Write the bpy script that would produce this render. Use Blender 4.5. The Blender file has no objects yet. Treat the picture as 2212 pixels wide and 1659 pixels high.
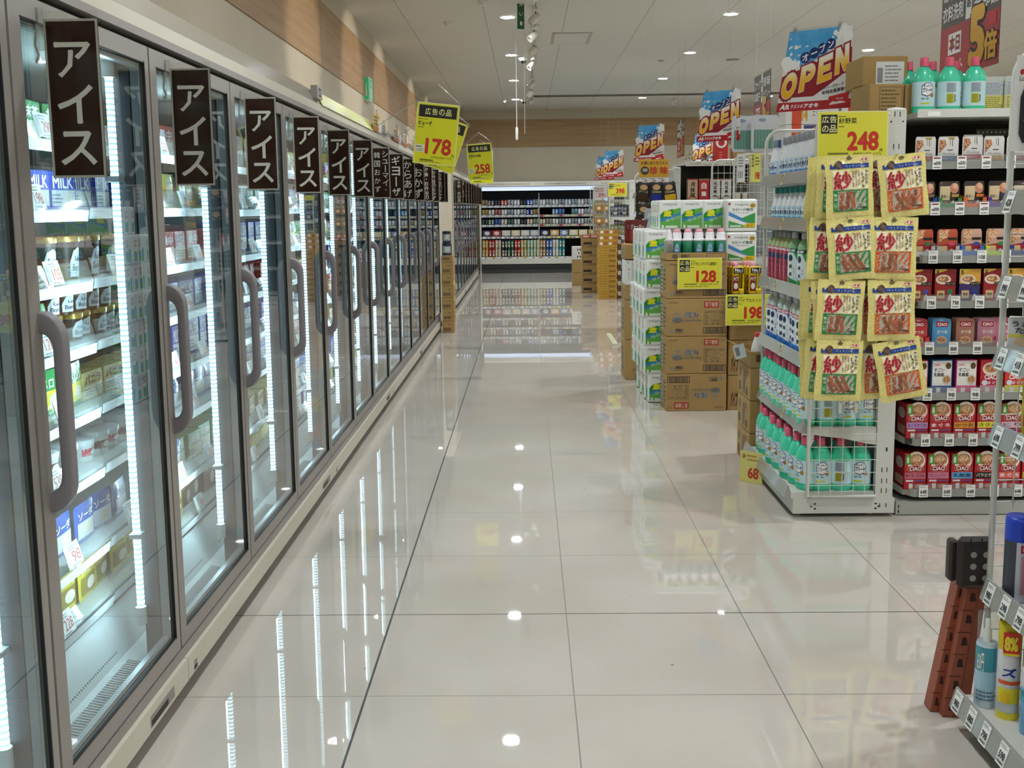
import bpy, math, random
from mathutils import Vector, Matrix
random.seed(7)
C = bpy.context.scene.collection
sc = bpy.context.scene
PI = math.pi

# ---------------------------------------------------------------- camera
def cam_basis(p, y, r):
    fw = Vector((-math.sin(y)*math.cos(p), math.cos(y)*math.cos(p), -math.sin(p)))
    rt = Vector((math.cos(y), math.sin(y), 0)); up = rt.cross(fw)
    return math.cos(r)*rt+math.sin(r)*up, -math.sin(r)*rt+math.cos(r)*up, fw
CR, CU, CF = cam_basis(.1315, .0153, -.0118)
cam = bpy.data.cameras.new('camera'); co = bpy.data.objects.new('camera', cam); C.objects.link(co)
co.matrix_world = Matrix(((CR.x, CU.x, -CF.x, 0), (CR.y, CU.y, -CF.y, 0), (CR.z, CU.z, -CF.z, 1.3898), (0, 0, 0, 1)))
cam.sensor_width = 36; cam.lens = 2225.17*36/2212; cam.shift_y = -(829.5-743.5)/2212; cam.clip_start = .05
sc.camera = co

# ---------------------------------------------------------------- world, exposure
w = bpy.data.worlds.new('world'); sc.world = w; w.use_nodes = True
w.node_tree.nodes['Background'].inputs[0].default_value = (.9, .93, 1, 1)
w.node_tree.nodes['Background'].inputs[1].default_value = .05
sc.view_settings.view_transform = 'Standard'; sc.view_settings.look = 'None'
sc.view_settings.exposure = 0.0; sc.view_settings.gamma = 1
sc.cycles.max_bounces = 8; sc.cycles.diffuse_bounces = 3; sc.cycles.glossy_bounces = 4
sc.cycles.transparent_max_bounces = 24; sc.cycles.sample_clamp_indirect = 6
sc.cycles.adaptive_threshold = .025; sc.cycles.caustics_reflective = False; sc.cycles.caustics_refractive = False
LAMP = 310.0      # radiance of a ceiling lamp's diffuser
BEAM = 95.0       # power of its downward beam
TUBE = 5.0        # radiance of a freezer light tube seen from the aisle
STRIP = 5.5      # power of its diodes, which face the shelves

# ---------------------------------------------------------------- materials
def lin(h):
    h = h.lstrip('#'); out = []
    for i in (0, 2, 4):
        c = int(h[i:i+2], 16)/255
        out.append(c/12.92 if c <= .04045 else ((c+.055)/1.055)**2.4)
    return (*out, 1)
_M = {}
def M(h, rough=.5, metal=0, emit=0, coat=0, spec=.5):
    k = (h, rough, metal, emit, coat, spec)
    if k in _M: return _M[k]
    m = bpy.data.materials.new('paint_'+h.strip('#')); m.use_nodes = True
    b = m.node_tree.nodes['Principled BSDF']
    b.inputs['Base Color'].default_value = lin(h); b.inputs['Roughness'].default_value = rough
    b.inputs['Metallic'].default_value = metal; b.inputs['Coat Weight'].default_value = coat
    b.inputs['Coat Roughness'].default_value = .08
    b.inputs['Specular IOR Level'].default_value = spec
    if emit:
        b.inputs['Emission Color'].default_value = lin(h); b.inputs['Emission Strength'].default_value = emit
    _M[k] = m; return m
class NT:
    def __init__(s, name):
        s.m = bpy.data.materials.new(name); s.m.use_nodes = True; s.t = s.m.node_tree
        s.b = s.t.nodes['Principled BSDF']; s.o = s.t.nodes['Material Output']
    def n(s, kind, **kw):
        nd = s.t.nodes.new(kind)
        for k, v in kw.items():
            if k.startswith('i_'):
                key = k[2:]; key = int(key) if key.isdigit() else key.replace('_', ' ')
                nd.inputs[key].default_value = v
            else: setattr(nd, k, v)
        return nd
    def l(s, a, b): s.t.links.new(a, b)
def noisy(name, c1, c2, scale=5, rough=.6, stretch=(1, 1, 1), bump=0, detail=4, lo=.35, hi=.65, coat=0, metal=0):
    t = NT(name); tc = t.n('ShaderNodeTexCoord'); mp = t.n('ShaderNodeMapping'); mp.inputs['Scale'].default_value = stretch
    t.l(tc.outputs['Object'], mp.inputs[0])
    nz = t.n('ShaderNodeTexNoise', i_Scale=scale, i_Detail=detail); t.l(mp.outputs[0], nz.inputs['Vector'])
    r = t.n('ShaderNodeValToRGB'); r.color_ramp.elements[0].position = lo; r.color_ramp.elements[1].position = hi
    r.color_ramp.elements[0].color = lin(c1); r.color_ramp.elements[1].color = lin(c2)
    t.l(nz.outputs[0], r.inputs[0]); t.l(r.outputs[0], t.b.inputs['Base Color']); t.b.inputs['Roughness'].default_value = rough
    t.b.inputs['Coat Weight'].default_value = coat; t.b.inputs['Metallic'].default_value = metal
    if bump:
        bp = t.n('ShaderNodeBump', i_Strength=bump, i_Distance=.01); t.l(nz.outputs[0], bp.inputs['Height']); t.l(bp.outputs[0], t.b.inputs['Normal'])
    return t.m
def clear(name, tint='#ffffff', ior=1.5, rough=.02, opaque=0, diff='#ffffff', layers=1):
    """thin clear sheet: passes light straight on, mirrors by Fresnel"""
    t = NT(name); t.t.nodes.remove(t.b)
    fr = t.n('ShaderNodeFresnel', i_IOR=ior); geo = t.n('ShaderNodeNewGeometry')
    inv = t.n('ShaderNodeMath', operation='SUBTRACT'); inv.inputs[0].default_value = 1; t.l(geo.outputs['Backfacing'], inv.inputs[1])
    mul = t.n('ShaderNodeMath', operation='MULTIPLY'); t.l(fr.outputs[0], mul.inputs[0]); t.l(inv.outputs[0], mul.inputs[1])
    if layers > 1:  # several panes one behind the other mirror more: N R / (1 + (N-1) R)
        a = t.n('ShaderNodeMath', operation='MULTIPLY'); a.inputs[1].default_value = layers; t.l(mul.outputs[0], a.inputs[0])
        b = t.n('ShaderNodeMath', operation='MULTIPLY_ADD'); b.inputs[1].default_value = layers-1; b.inputs[2].default_value = 1; t.l(mul.outputs[0], b.inputs[0])
        mul = t.n('ShaderNodeMath', operation='DIVIDE'); t.l(a.outputs[0], mul.inputs[0]); t.l(b.outputs[0], mul.inputs[1])
    tr = t.n('ShaderNodeBsdfTransparent', i_Color=lin(tint)); gl = t.n('ShaderNodeBsdfGlossy', i_Roughness=rough)
    base = tr.outputs[0]
    if opaque:
        df = t.n('ShaderNodeBsdfDiffuse', i_Color=lin(diff)); mx0 = t.n('ShaderNodeMixShader', i_0=opaque)
        t.l(tr.outputs[0], mx0.inputs[1]); t.l(df.outputs[0], mx0.inputs[2]); base = mx0.outputs[0]
    mx = t.n('ShaderNodeMixShader'); t.l(mul.outputs[0], mx.inputs[0]); t.l(base, mx.inputs[1]); t.l(gl.outputs[0], mx.inputs[2])
    t.l(mx.outputs[0], t.o.inputs[0]); return t.m
GLASS = clear('door_glass', '#f4fafa', 1.5, .012, layers=3)
CLEARP = clear('clear_plastic', '#f4f6f4', 1.45, .06, .10, '#dfe6e4')
FILM = clear('clear_film', '#fbfbf8', 1.35, .08)
SIGNFILM = clear('brown_sign_film', '#7a5a50', 1.35, .12, .82, '#38231b')
CARD = noisy('cardboard', '#a68650', '#b08f5a', 3, .8, bump=.05)
CARDD = noisy('cardboard_side', '#9a7b48', '#a68750', 3, .8, bump=.05)
STEEL = noisy('painted_steel', '#cfd0c8', '#d6d7cf', 2, .38)
STEELG = noisy('grey_steel', '#a9a8a2', '#b0afa9', 2, .35)
WIRE = M('#dcdcd4', .35)
BLACK = M('#0a0a0a', .6); INK = M('#151515', .5); WHITE = M('#f4f4f0', .45); RED = M('#c81e14', .45)
YEL = M('#e0da44', .4, spec=.3); YEL2 = M('#e8e4a0', .4)

# ---------------------------------------------------------------- mesh builder
_T = {}
def glyphs(s, bold=0):
    k = (s, bold)
    if k in _T: return _T[k]
    c = bpy.data.curves.new('txt', 'FONT'); c.body = s; c.size = 1; c.resolution_u = 4 if s.isascii() else 2; c.offset = bold; c.fill_mode = 'FRONT'
    o = bpy.data.objects.new('txt', c); me = bpy.data.meshes.new_from_object(o)
    v = [(p.co.x, p.co.y) for p in me.vertices]; f = [tuple(p.vertices) for p in me.polygons]
    bpy.data.objects.remove(o); bpy.data.curves.remove(c); bpy.data.meshes.remove(me)
    if not v: v = [(0, 0), (.5, 0), (.5, 1)]; f = []
    x0 = min(p[0] for p in v); x1 = max(p[0] for p in v); y0 = min(p[1] for p in v); y1 = max(p[1] for p in v)
    _T[k] = (v, f, x0, x1, y0, y1); return _T[k]
class MB:
    def __init__(s): s.v = []; s.f = []; s.mi = []; s.sm = []; s.ms = []
    def mat(s, m):
        if m not in s.ms: s.ms.append(m)
        return s.ms.index(m)
    def face(s, pts, m, smooth=False):
        b = len(s.v); s.v += [tuple(p) for p in pts]; s.f.append(tuple(range(b, b+len(pts)))); s.mi.append(s.mat(m)); s.sm.append(smooth)
    def raw(s, vs, fs, m, smooth=False):
        b = len(s.v); s.v += [tuple(p) for p in vs]; i = s.mat(m)
        for f in fs: s.f.append(tuple(b+q for q in f)); s.mi.append(i); s.sm.append(smooth)
        return s
    def box(s, x0, x1, y0, y1, z0, z1, m, tm=None):
        v = [(x0, y0, z0), (x1, y0, z0), (x1, y1, z0), (x0, y1, z0), (x0, y0, z1), (x1, y0, z1), (x1, y1, z1), (x0, y1, z1)]
        s.raw(v, [(0, 3, 2, 1), (0, 1, 5, 4), (1, 2, 6, 5), (2, 3, 7, 6), (3, 0, 4, 7)], m); s.raw(v, [(4, 5, 6, 7)], tm or m); return s
    def bbox(s, x0, x1, y0, y1, z0, z1, m, b=.004):
        """box with chamfered edges"""
        b = min(b, (x1-x0)/2.1, (y1-y0)/2.1, (z1-z0)/2.1)
        X = (x0, x0+b, x1-b, x1); Y = (y0, y0+b, y1-b, y1); Z = (z0, z0+b, z1-b, z1)
        V = {}; vs = []
        def a(i, j, k):
            if (i, j, k) not in V: V[(i, j, k)] = len(vs); vs.append((X[i], Y[j], Z[k]))
            return V[(i, j, k)]
        fs = []
        for e in (0, 3):
            q = [a(e, 1, 1), a(e, 2, 1), a(e, 2, 2), a(e, 1, 2)]; fs.append(q if e else q[::-1])
            q = [a(1, e, 1), a(2, e, 1), a(2, e, 2), a(1, e, 2)]; fs.append(q[::-1] if e else q)
            q = [a(1, 1, e), a(2, 1, e), a(2, 2, e), a(1, 2, e)]; fs.append(q if e else q[::-1])
        for e in (0, 3):
            for g in (0, 3):
                fs.append([a(e, 1, 1 if g == 0 else 2), a(e, 2, 1 if g == 0 else 2), a(1 if e == 0 else 2, 2, g), a(1 if e == 0 else 2, 1, g)])
                fs.append([a(1, e, 1 if g == 0 else 2), a(2, e, 1 if g == 0 else 2), a(2, 1 if e == 0 else 2, g), a(1, 1 if e == 0 else 2, g)])
                fs.append([a(e, 1 if g == 0 else 2, 1), a(e, 1 if g == 0 else 2, 2), a(1 if e == 0 else 2, g, 2), a(1 if e == 0 else 2, g, 1)])
                for h in (0, 3):
                    i = 1 if e == 0 else 2; j = 1 if g == 0 else 2; k = 1 if h == 0 else 2
                    fs.append([a(e, j, k), a(i, g, k), a(i, j, h)])
        return s.raw(vs, fs, m)
    def lathe(s, prof, m, n=20, sx=1, sy=1, cx=0, cy=0, z0=0, caps=True, smooth=True):
        vs = []; fs = []
        for r, z in prof:
            for k in range(n):
                a = 2*PI*k/n; vs.append((cx+r*sx*math.sin(a), cy-r*sy*math.cos(a), z0+z))
        for i in range(len(prof)-1):
            for k in range(n):
                k2 = (k+1) % n; fs.append((i*n+k, i*n+k2, (i+1)*n+k2, (i+1)*n+k))
        s.raw(vs, fs, m, smooth)
        if caps:
            if prof[0][0] > 1e-5: s.raw(vs[:n], [tuple(range(n))[::-1]], m)
            if prof[-1][0] > 1e-5: s.raw(vs[-n:], [tuple(range(n))], m)
        return s
    def tube(s, pts, r, m, n=6, closed=False):
        pts = [Vector(p) for p in pts]; N = len(pts); vs = []; up = Vector((0, 0, 1)); pn = None
        for i, p in enumerate(pts):
            if closed: d = pts[(i+1) % N]-pts[i-1]
            else: d = pts[min(i+1, N-1)]-pts[max(i-1, 0)]
            d.normalize()
            a = (pn-d*pn.dot(d)) if pn is not None else (up.cross(d) if abs(d.z) < .9 else Vector((1, 0, 0)).cross(d))
            if a.length < 1e-6: a = Vector((1, 0, 0)).cross(d)
            a.normalize(); pn = a; b = d.cross(a)
            for k in range(n):
                t = 2*PI*k/n; vs.append(p+(a*math.cos(t)+b*math.sin(t))*r)
        fs = []
        for i in range(N if closed else N-1):
            j = (i+1) % N
            for k in range(n): fs.append((i*n+k, i*n+(k+1) % n, j*n+(k+1) % n, j*n+k))
        s.raw(vs, fs, m, True)
        if not closed: s.raw(vs[:n], [tuple(range(n))[::-1]], m); s.raw(vs[-n:], [tuple(range(n))], m)
        return s
    def build(s, name, parent=None, loc=None, rotz=0):
        me = bpy.data.meshes.new(name); me.from_pydata(s.v, [], s.f)
        for m in s.ms: me.materials.append(m)
        me.polygons.foreach_set('material_index', s.mi); me.polygons.foreach_set('use_smooth', s.sm); me.update()
        o = bpy.data.objects.new(name, me); C.objects.link(o)
        if parent: o.parent = parent
        if loc: o.location = loc
        if rotz: o.rotation_euler.z = rotz
        return o
def clipx(pts, x, sg):
    out = []
    for i in range(len(pts)):
        a, b = pts[i-1], pts[i]; ia = (a[0]-x)*sg >= 0; ib = (b[0]-x)*sg >= 0
        if ia != ib: t = (x-a[0])/(b[0]-a[0]); out.append((x, a[1]+(b[1]-a[1])*t))
        if ib: out.append(b)
    return out
class Pan:
    """flat (or wrapped) graphics laid on a surface"""
    def __init__(s, mb, o=(0, 0, 0), u=(1, 0, 0), v=(0, 0, 1), eps=.0004, fn=None, seg=.02):
        s.mb = mb; s.o = Vector(o); s.u = Vector(u); s.w = Vector(v); s.nn = s.u.cross(s.w).normalized(); s.eps = eps; s.fn = fn; s.seg = seg
    def P(s, x, y, l):
        return s.fn(x, y, l*s.eps) if s.fn else s.o+s.u*x+s.w*y+s.nn*(l*s.eps)
    def rect(s, x0, y0, x1, y1, m, l=1):
        if s.fn:
            n = max(1, int(abs(x1-x0)/s.seg+.99)); q = max(1, int(abs(y1-y0)/s.seg+.99)) if s.fn and getattr(s, 'two', False) else 1
            for j in range(q):
                for i in range(n):
                    a = x0+(x1-x0)*i/n; b = x0+(x1-x0)*(i+1)/n; c = y0+(y1-y0)*j/q; d = y0+(y1-y0)*(j+1)/q
                    s.mb.face([s.P(a, c, l), s.P(b, c, l), s.P(b, d, l), s.P(a, d, l)], m)
        else: s.mb.face([s.P(x0, y0, l), s.P(x1, y0, l), s.P(x1, y1, l), s.P(x0, y1, l)], m)
    def frame(s, x0, y0, x1, y1, t, m, l=1):
        s.rect(x0, y0, x1, y0+t, m, l); s.rect(x0, y1-t, x1, y1, m, l); s.rect(x0, y0+t, x0+t, y1-t, m, l); s.rect(x1-t, y0+t, x1, y1-t, m, l)
    def poly(s, pts, m, l=1):
        if s.fn and getattr(s, 'two', False):
            a = min(p[0] for p in pts); b = max(p[0] for p in pts); c = min(p[1] for p in pts); d = max(p[1] for p in pts)
            n = int((b-a)/s.seg+.999); q_ = int((d-c)/s.seg+.999)
            if n > 1 or q_ > 1:
                for k in range(max(n, 1)):
                    col = clipx(clipx(pts, a+(b-a)*k/max(n, 1), 1), a+(b-a)*(k+1)/max(n, 1), -1); col = [(y, x) for x, y in col]
                    for j in range(max(q_, 1)):
                        q = clipx(clipx(col, c+(d-c)*j/max(q_, 1), 1), c+(d-c)*(j+1)/max(q_, 1), -1) if len(col) > 2 else []
                        if len(q) > 2: s.mb.face([s.P(x, y, l) for y, x in q], m)
                return
        elif s.fn:
            a = min(p[0] for p in pts); b = max(p[0] for p in pts); n = int((b-a)/s.seg+.999)
            if n > 1:
                for k in range(n):
                    q = clipx(clipx(pts, a+(b-a)*k/n, 1), a+(b-a)*(k+1)/n, -1)
                    if len(q) > 2: s.mb.face([s.P(x, y, l) for x, y in q], m)
                return
        s.mb.face([s.P(x, y, l) for x, y in pts], m)
    def disc(s, cx, cy, rx, ry, m, l=1, n=18): s.poly([(cx+rx*math.cos(2*PI*k/n), cy+ry*math.sin(2*PI*k/n)) for k in range(n)], m, l)
    def text(s, t, x0, y0, x1, y1, m, l=3, bold=0, keep=False, rot=0, shear=0):
        v, f, a0, a1, b0, b1 = glyphs(t, 0); n0 = max(len(v), 1)
        if bold >= .015:  # thicken strokes by laying shifted copies over each other
            k = bold*.8; sh = [(k, 0), (-k, 0), (0, k), (0, -k)]+([(k*.7, k*.7), (-k*.7, k*.7), (k*.7, -k*.7), (-k*.7, -k*.7)] if bold >= .03 and len(t) < 5 else [])
            v0, f0 = v, f; v = list(v0); f = list(f0)
            for dx, dy in sh:
                b_ = len(v); v += [(x+dx, y+dy) for x, y in v0]; f += [tuple(i+b_ for i in q) for q in f0]
            a0 -= k; a1 += k; b0 -= k; b1 += k
        sx = (x1-x0)/max(a1-a0, 1e-3); sy = (y1-y0)/max(b1-b0, 1e-3); cx = (x0+x1)/2; cy = (y0+y1)/2
        if keep: sx = sy = min(sx, sy)
        ca, sa = math.cos(rot), math.sin(rot); vs = []
        for x, y in v:
            X = (x-(a0+a1)/2)*sx; Y = (y-(b0+b1)/2)*sy; X += Y*shear
            vs.append((cx+X*ca-Y*sa, cy+X*sa+Y*ca))
        if s.fn and (not getattr(s, 'two', False) or max(x1-x0, y1-y0) > .05):
            for q in f: s.poly([vs[i] for i in q], m, l+.09*(q[0]//n0))
        else: s.mb.raw([s.P(x, y, l+.09*(i//n0)) for i, (x, y) in enumerate(vs)], f, m)
    def vtext(s, t, x0, y0, x1, y1, m, l=3, bold=0, gap=.12):
        n = len(t); h = (y1-y0)/n
        for i, ch in enumerate(t):
            top = y1-i*h; g = h*gap/2
            if ch == 'ー': s.rect((x0+x1)/2-(x1-x0)*.07, top-h+g, (x0+x1)/2+(x1-x0)*.07, top-g, m, l)
            elif ch == '・': s.disc((x0+x1)/2, top-h/2, (x1-x0)*.09, (x1-x0)*.09, m, l, 10)
            else: s.text(ch, x0, top-h+g, x1, top-g, m, l, bold, keep=True)
def grow(pts, e):
    n = len(pts); out = []
    for i in range(n):
        a, b, c = Vector(pts[i-1]), Vector(pts[i]), Vector(pts[(i+1) % n]); d1 = (b-a).normalized(); d2 = (c-b).normalized()
        n1 = Vector((d1.y, -d1.x)); n2 = Vector((d2.y, -d2.x)); k = (n1+n2); k = k/max(.3, k.dot(n1)); out.append(tuple(b+k*e))
    return out
def strokes(ch):
    """heavy capitals as convex pieces, unit box, counter-clockwise"""
    R = lambda a, b, c, d: [(a, b), (c, b), (c, d), (a, d)]
    def ring(cx, cy, rx, ry, w, a0, a1, n):
        o = []
        for i in range(n):
            t, u = a0+(a1-a0)*i/n, a0+(a1-a0)*(i+1)/n; P_ = lambda r1, r2, q: (cx+r1*math.cos(q), cy+r2*math.sin(q))
            o.append([P_(rx-w, ry-w*1.1, t), P_(rx, ry, t), P_(rx, ry, u), P_(rx-w, ry-w*1.1, u)])
        return o
    if ch == 'O': return ring(.5, .5, .5, .5, .24, 0, 2*PI, 18)
    if ch == 'E': return [R(0, 0, .30, 1), R(0, .78, 1, 1), R(0, .39, .86, .61), R(0, 0, 1, .22)]
    if ch == 'P': return [R(0, 0, .30, 1), R(.2, .79, .58, 1), R(.2, .34, .58, .54)]+ring(.55, .67, .45, .33, .24, -PI/2, PI/2, 10)
    if ch == 'N': return [R(0, 0, .28, 1), R(.72, 0, 1, 1), [(.02, 1), (.70, 0), (.98, 0), (.30, 1)]]
def barcode(p, x0, y0, x1, y1, m, l=1):
    x = x0; r = random.Random(3)
    while x < x1: w_ = (x1-x0)*r.choice((.012, .02, .03)); p.rect(x, y0, min(x+w_, x1), y1, m, l); x += w_+(x1-x0)*r.choice((.012, .018, .028))
def lines(p, x0, y0, x1, y1, n, m, l=2, fill=.45, seed=1):
    """rows of small print too small to read"""
    r = random.Random(seed); h = (y1-y0)/n
    for i in range(n):
        y = y1-(i+1)*h+h*.25; x = x0; e = x0+(x1-x0)*r.uniform(.7, 1)
        while x < e:
            w_ = (x1-x0)*r.uniform(.05, .16); p.rect(x, y, min(x+w_, e), y+h*fill, m, l); x += w_+(x1-x0)*.03
# ---------------------------------------------------------------- things
def empty(name, loc, rotz=0):
    o = bpy.data.objects.new(name, None); C.objects.link(o); o.location = loc; o.rotation_euler.z = rotz; o.empty_display_size = .05; return o
def tag(o, label, cat, group=None):
    o['label'] = label; o['category'] = cat
    if group: o['group'] = group
    return o
def thing(name, label, cat, loc=(0, 0, 0), rotz=0, group=None): return tag(empty(name, loc, rotz), label, cat, group)
def struct(name, mb):
    o = mb.build(name); o['kind'] = 'structure'; return o
def dup(root, loc, rotz=None, label=None, group=None, rot=None, scale=None):
    r = root.copy(); C.objects.link(r); r.location = loc
    if rotz is not None: r.rotation_euler = (0, 0, rotz)
    if rot is not None: r.rotation_euler = rot
    if scale: r.scale = scale
    if label: r['label'] = label
    if group: r['group'] = group
    for ch in KIDS(root):
        c = ch.copy(); C.objects.link(c); c.parent = r
        for g in KIDS(ch):
            d = g.copy(); C.objects.link(d); d.parent = c
    return r
_kids = {}
def KIDS(o):
    if o.name not in _kids: _kids[o.name] = list(o.children)
    return _kids[o.name]
_used = {}
class Kind:
    """a product: first use places the original, later uses copies"""
    def __init__(s, root): s.root = root; s.used = False
    def put(s, loc, rotz=0, label=None, group=None, rot=None, scale=None):
        if not s.used:
            s.used = True; r = s.root; r.location = loc; r.rotation_euler = rot if rot else (0, 0, rotz)
            if scale: r.scale = scale
            if label: r['label'] = label
            if group: r['group'] = group
            return r
        return dup(s.root, loc, rotz, label, group, rot, scale)
def cname(h):
    import colorsys
    r, g, b = [int(h[i:i+2], 16)/255 for i in (1, 3, 5)]; H, S, V = colorsys.rgb_to_hsv(r, g, b); H *= 360
    if V < .28: return 'black'
    if S < .14: return 'silver white' if V > .75 else 'grey'
    n = 'red' if H < 14 or H > 340 else 'brown' if H < 42 and V < .62 else 'golden' if H < 60 else 'olive' if H < 75 else 'green' if H < 165 else 'teal' if H < 195 else 'blue' if H < 250 else 'purple'
    return ('pale ' if S < .32 and V > .6 else 'dark ' if V < .45 else '')+n
ORD = ['zeroth', 'first', 'second', 'third', 'fourth', 'fifth', 'sixth', 'seventh', 'eighth', 'ninth', 'tenth', 'eleventh', 'twelfth', 'thirteenth', 'fourteenth', 'fifteenth', 'sixteenth', 'seventeenth', 'eighteenth', 'nineteenth', 'twentieth', 'twenty-first', 'twenty-second', 'twenty-third', 'twenty-fourth', 'twenty-fifth']
# ================================================================ the room
XL, XRW, YB, YF, ZC = -1.885, 9.0, 23.0, -4.0, 3.515
def floor_mat():
    t = NT('polished_tile'); tc = t.n('ShaderNodeTexCoord'); sp = t.n('ShaderNodeSeparateXYZ'); t.l(tc.outputs['Object'], sp.inputs[0])
    masks = []
    for ax, off, wd in (('X', -.4762, .0034), ('Y', 2.8028, .0034)):
        a = t.n('ShaderNodeMath', operation='SUBTRACT'); a.inputs[1].default_value = off-60; t.l(sp.outputs[ax], a.inputs[0])
        m = t.n('ShaderNodeMath', operation='MODULO'); m.inputs[1].default_value = .6; t.l(a.outputs[0], m.inputs[0])
        c = t.n('ShaderNodeMath', operation='SUBTRACT'); c.inputs[1].default_value = .3; t.l(m.outputs[0], c.inputs[0])
        d = t.n('ShaderNodeMath', operation='ABSOLUTE'); t.l(c.outputs[0], d.inputs[0])
        g = t.n('ShaderNodeMath', operation='GREATER_THAN'); g.inputs[1].default_value = .3-wd/2; t.l(d.outputs[0], g.inputs[0]); masks.append(g)
    # joints: the modulo wraps at the line, so the line sits where |frac-.3| is largest
    mx = t.n('ShaderNodeMath', operation='MAXIMUM'); t.l(masks[0].outputs[0], mx.inputs[0]); t.l(masks[1].outputs[0], mx.inputs[1])
    nz = t.n('ShaderNodeTexNoise', i_Scale=1.6, i_Detail=6); t.l(tc.outputs['Object'], nz.inputs['Vector'])
    r = t.n('ShaderNodeValToRGB'); r.color_ramp.elements[0].color = lin('#bfb7ab'); r.color_ramp.elements[1].color = lin('#c8c0b5')
    r.color_ramp.elements[0].position = .35; r.color_ramp.elements[1].position = .65; t.l(nz.outputs[0], r.inputs[0])
    # sparse scuffs
    vz = t.n('ShaderNodeTexVoronoi', i_Scale=3.1); vz.inputs['Randomness'].default_value = 1; t.l(tc.outputs['Object'], vz.inputs['Vector'])
    lt = t.n('ShaderNodeMath', operation='LESS_THAN'); lt.inputs[1].default_value = .018; t.l(vz.outputs['Distance'], lt.inputs[0])
    c1 = t.n('ShaderNodeMix', data_type='RGBA'); t.l(lt.outputs[0], c1.inputs[0]); t.l(r.outputs[0], c1.inputs[6]); c1.inputs[7].default_value = lin('#8f8a80')
    mm = t.n('ShaderNodeMix', data_type='RGBA'); t.l(mx.outputs[0], mm.inputs[0]); t.l(c1.outputs[2], mm.inputs[6]); mm.inputs[7].default_value = lin('#6f6a61')
    dk = []
    for ax, off in (('X', -.4762), ('Y', 3.4028)):  # two wider movement joints
        a = t.n('ShaderNodeMath', operation='SUBTRACT'); a.inputs[1].default_value = off; t.l(sp.outputs[ax], a.inputs[0]); b = t.n('ShaderNodeMath', operation='ABSOLUTE'); t.l(a.outputs[0], b.inputs[0]); g = t.n('ShaderNodeMath', operation='LESS_THAN'); g.inputs[1].default_value = .0032 if ax == 'X' else .0026; t.l(b.outputs[0], g.inputs[0]); dk.append(g)
    dm = t.n('ShaderNodeMath', operation='MAXIMUM'); t.l(dk[0].outputs[0], dm.inputs[0]); t.l(dk[1].outputs[0], dm.inputs[1])
    m3 = t.n('ShaderNodeMix', data_type='RGBA'); t.l(dm.outputs[0], m3.inputs[0]); t.l(mm.outputs[2], m3.inputs[6]); m3.inputs[7].default_value = lin('#24211c')
    t.l(m3.outputs[2], t.b.inputs['Base Color'])
    ro = t.n('ShaderNodeMath', operation='MULTIPLY_ADD'); t.l(mx.outputs[0], ro.inputs[0]); ro.inputs[1].default_value = .5; ro.inputs[2].default_value = .015
    t.l(ro.outputs[0], t.b.inputs['Roughness']); t.b.inputs['IOR'].default_value = 1.85
    bn = t.n('ShaderNodeTexNoise', i_Scale=1.3, i_Detail=1); t.l(tc.outputs['Object'], bn.inputs['Vector'])
    bm = t.n('ShaderNodeBump', i_Strength=.012, i_Distance=.01); t.l(bn.outputs[0], bm.inputs['Height']); t.l(bm.outputs[0], t.b.inputs['Normal'])
    return t.m
mb = MB(); mb.box(XL-.3, XRW+.2, YF-.2, YB+.2, -.08, 0, floor_mat()); struct('floor', mb)
def ceil_mat():
    t = NT('ceiling_board'); tc = t.n('ShaderNodeTexCoord'); sp = t.n('ShaderNodeSeparateXYZ'); t.l(tc.outputs['Object'], sp.inputs[0])
    a = t.n('ShaderNodeMath', operation='ADD'); a.inputs[1].default_value = 91.34-.9*0+.0; t.l(sp.outputs['X'], a.inputs[0])
    m = t.n('ShaderNodeMath', operation='MODULO'); m.inputs[1].default_value = .9; t.l(a.outputs[0], m.inputs[0])
    c = t.n('ShaderNodeMath', operation='SUBTRACT'); c.inputs[1].default_value = .45; t.l(m.outputs[0], c.inputs[0])
    d = t.n('ShaderNodeMath', operation='ABSOLUTE'); t.l(c.outputs[0], d.inputs[0])
    g = t.n('ShaderNodeMath', operation='GREATER_THAN'); g.inputs[1].default_value = .4465; t.l(d.outputs[0], g.inputs[0])
    mm = t.n('ShaderNodeMix', data_type='RGBA'); t.l(g.outputs[0], mm.inputs[0]); mm.inputs[6].default_value = lin('#cfccc4'); mm.inputs[7].default_value = lin('#8d8a82')
    t.l(mm.outputs[2], t.b.inputs['Base Color']); t.b.inputs['Roughness'].default_value = .75; return t.m
mb = MB(); mb.box(XL-.3, XRW+.2, YF-.2, YB+.2, ZC, ZC+.1, ceil_mat()); struct('ceiling', mb)
CREAM = noisy('cream_wall', '#c9bfaa', '#cdc3af', 2, .75)
WOOD = noisy('light_wood', '#a08059', '#ae8d64', 3, .55, (.35, .35, 6), detail=6)
WOODX = noisy('light_wood_end_wall', '#9f8059', '#ae8e66', 3, .55, (.35, .35, 6), detail=6)
mb = MB(); mb.box(XL-.15, XL, YF, YB, 0, ZC, CREAM); struct('wall_left', mb)
mb = MB(); mb.box(XL, XL+.012, YF, YB, 2.71, 3.305, WOOD)
for k in range(0, 15): mb.box(XL+.012, XL+.0125, -3+k*1.82, -2.996+k*1.82, 2.71, 3.305, M('#8c6c48', .7))
struct('trim_1', mb)
mb = MB(); mb.box(XL-.15, XRW+.15, YB, YB+.15, 0, ZC, CREAM); mb.box(XL, -.66, YB-.06, YB, 0, ZC, CREAM); struct('wall_back', mb)
mb = MB(); mb.box(XL+.012, XRW, YB-.012, YB, 2.71, 3.305, WOODX); mb.box(XL+.012, -.66, YB-.072, YB-.06, 2.71, 3.305, WOODX); struct('trim_2', mb)
mb = MB(); mb.box(XRW, XRW+.15, YF, YB, 0, ZC, CREAM); struct('wall_right', mb)
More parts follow.
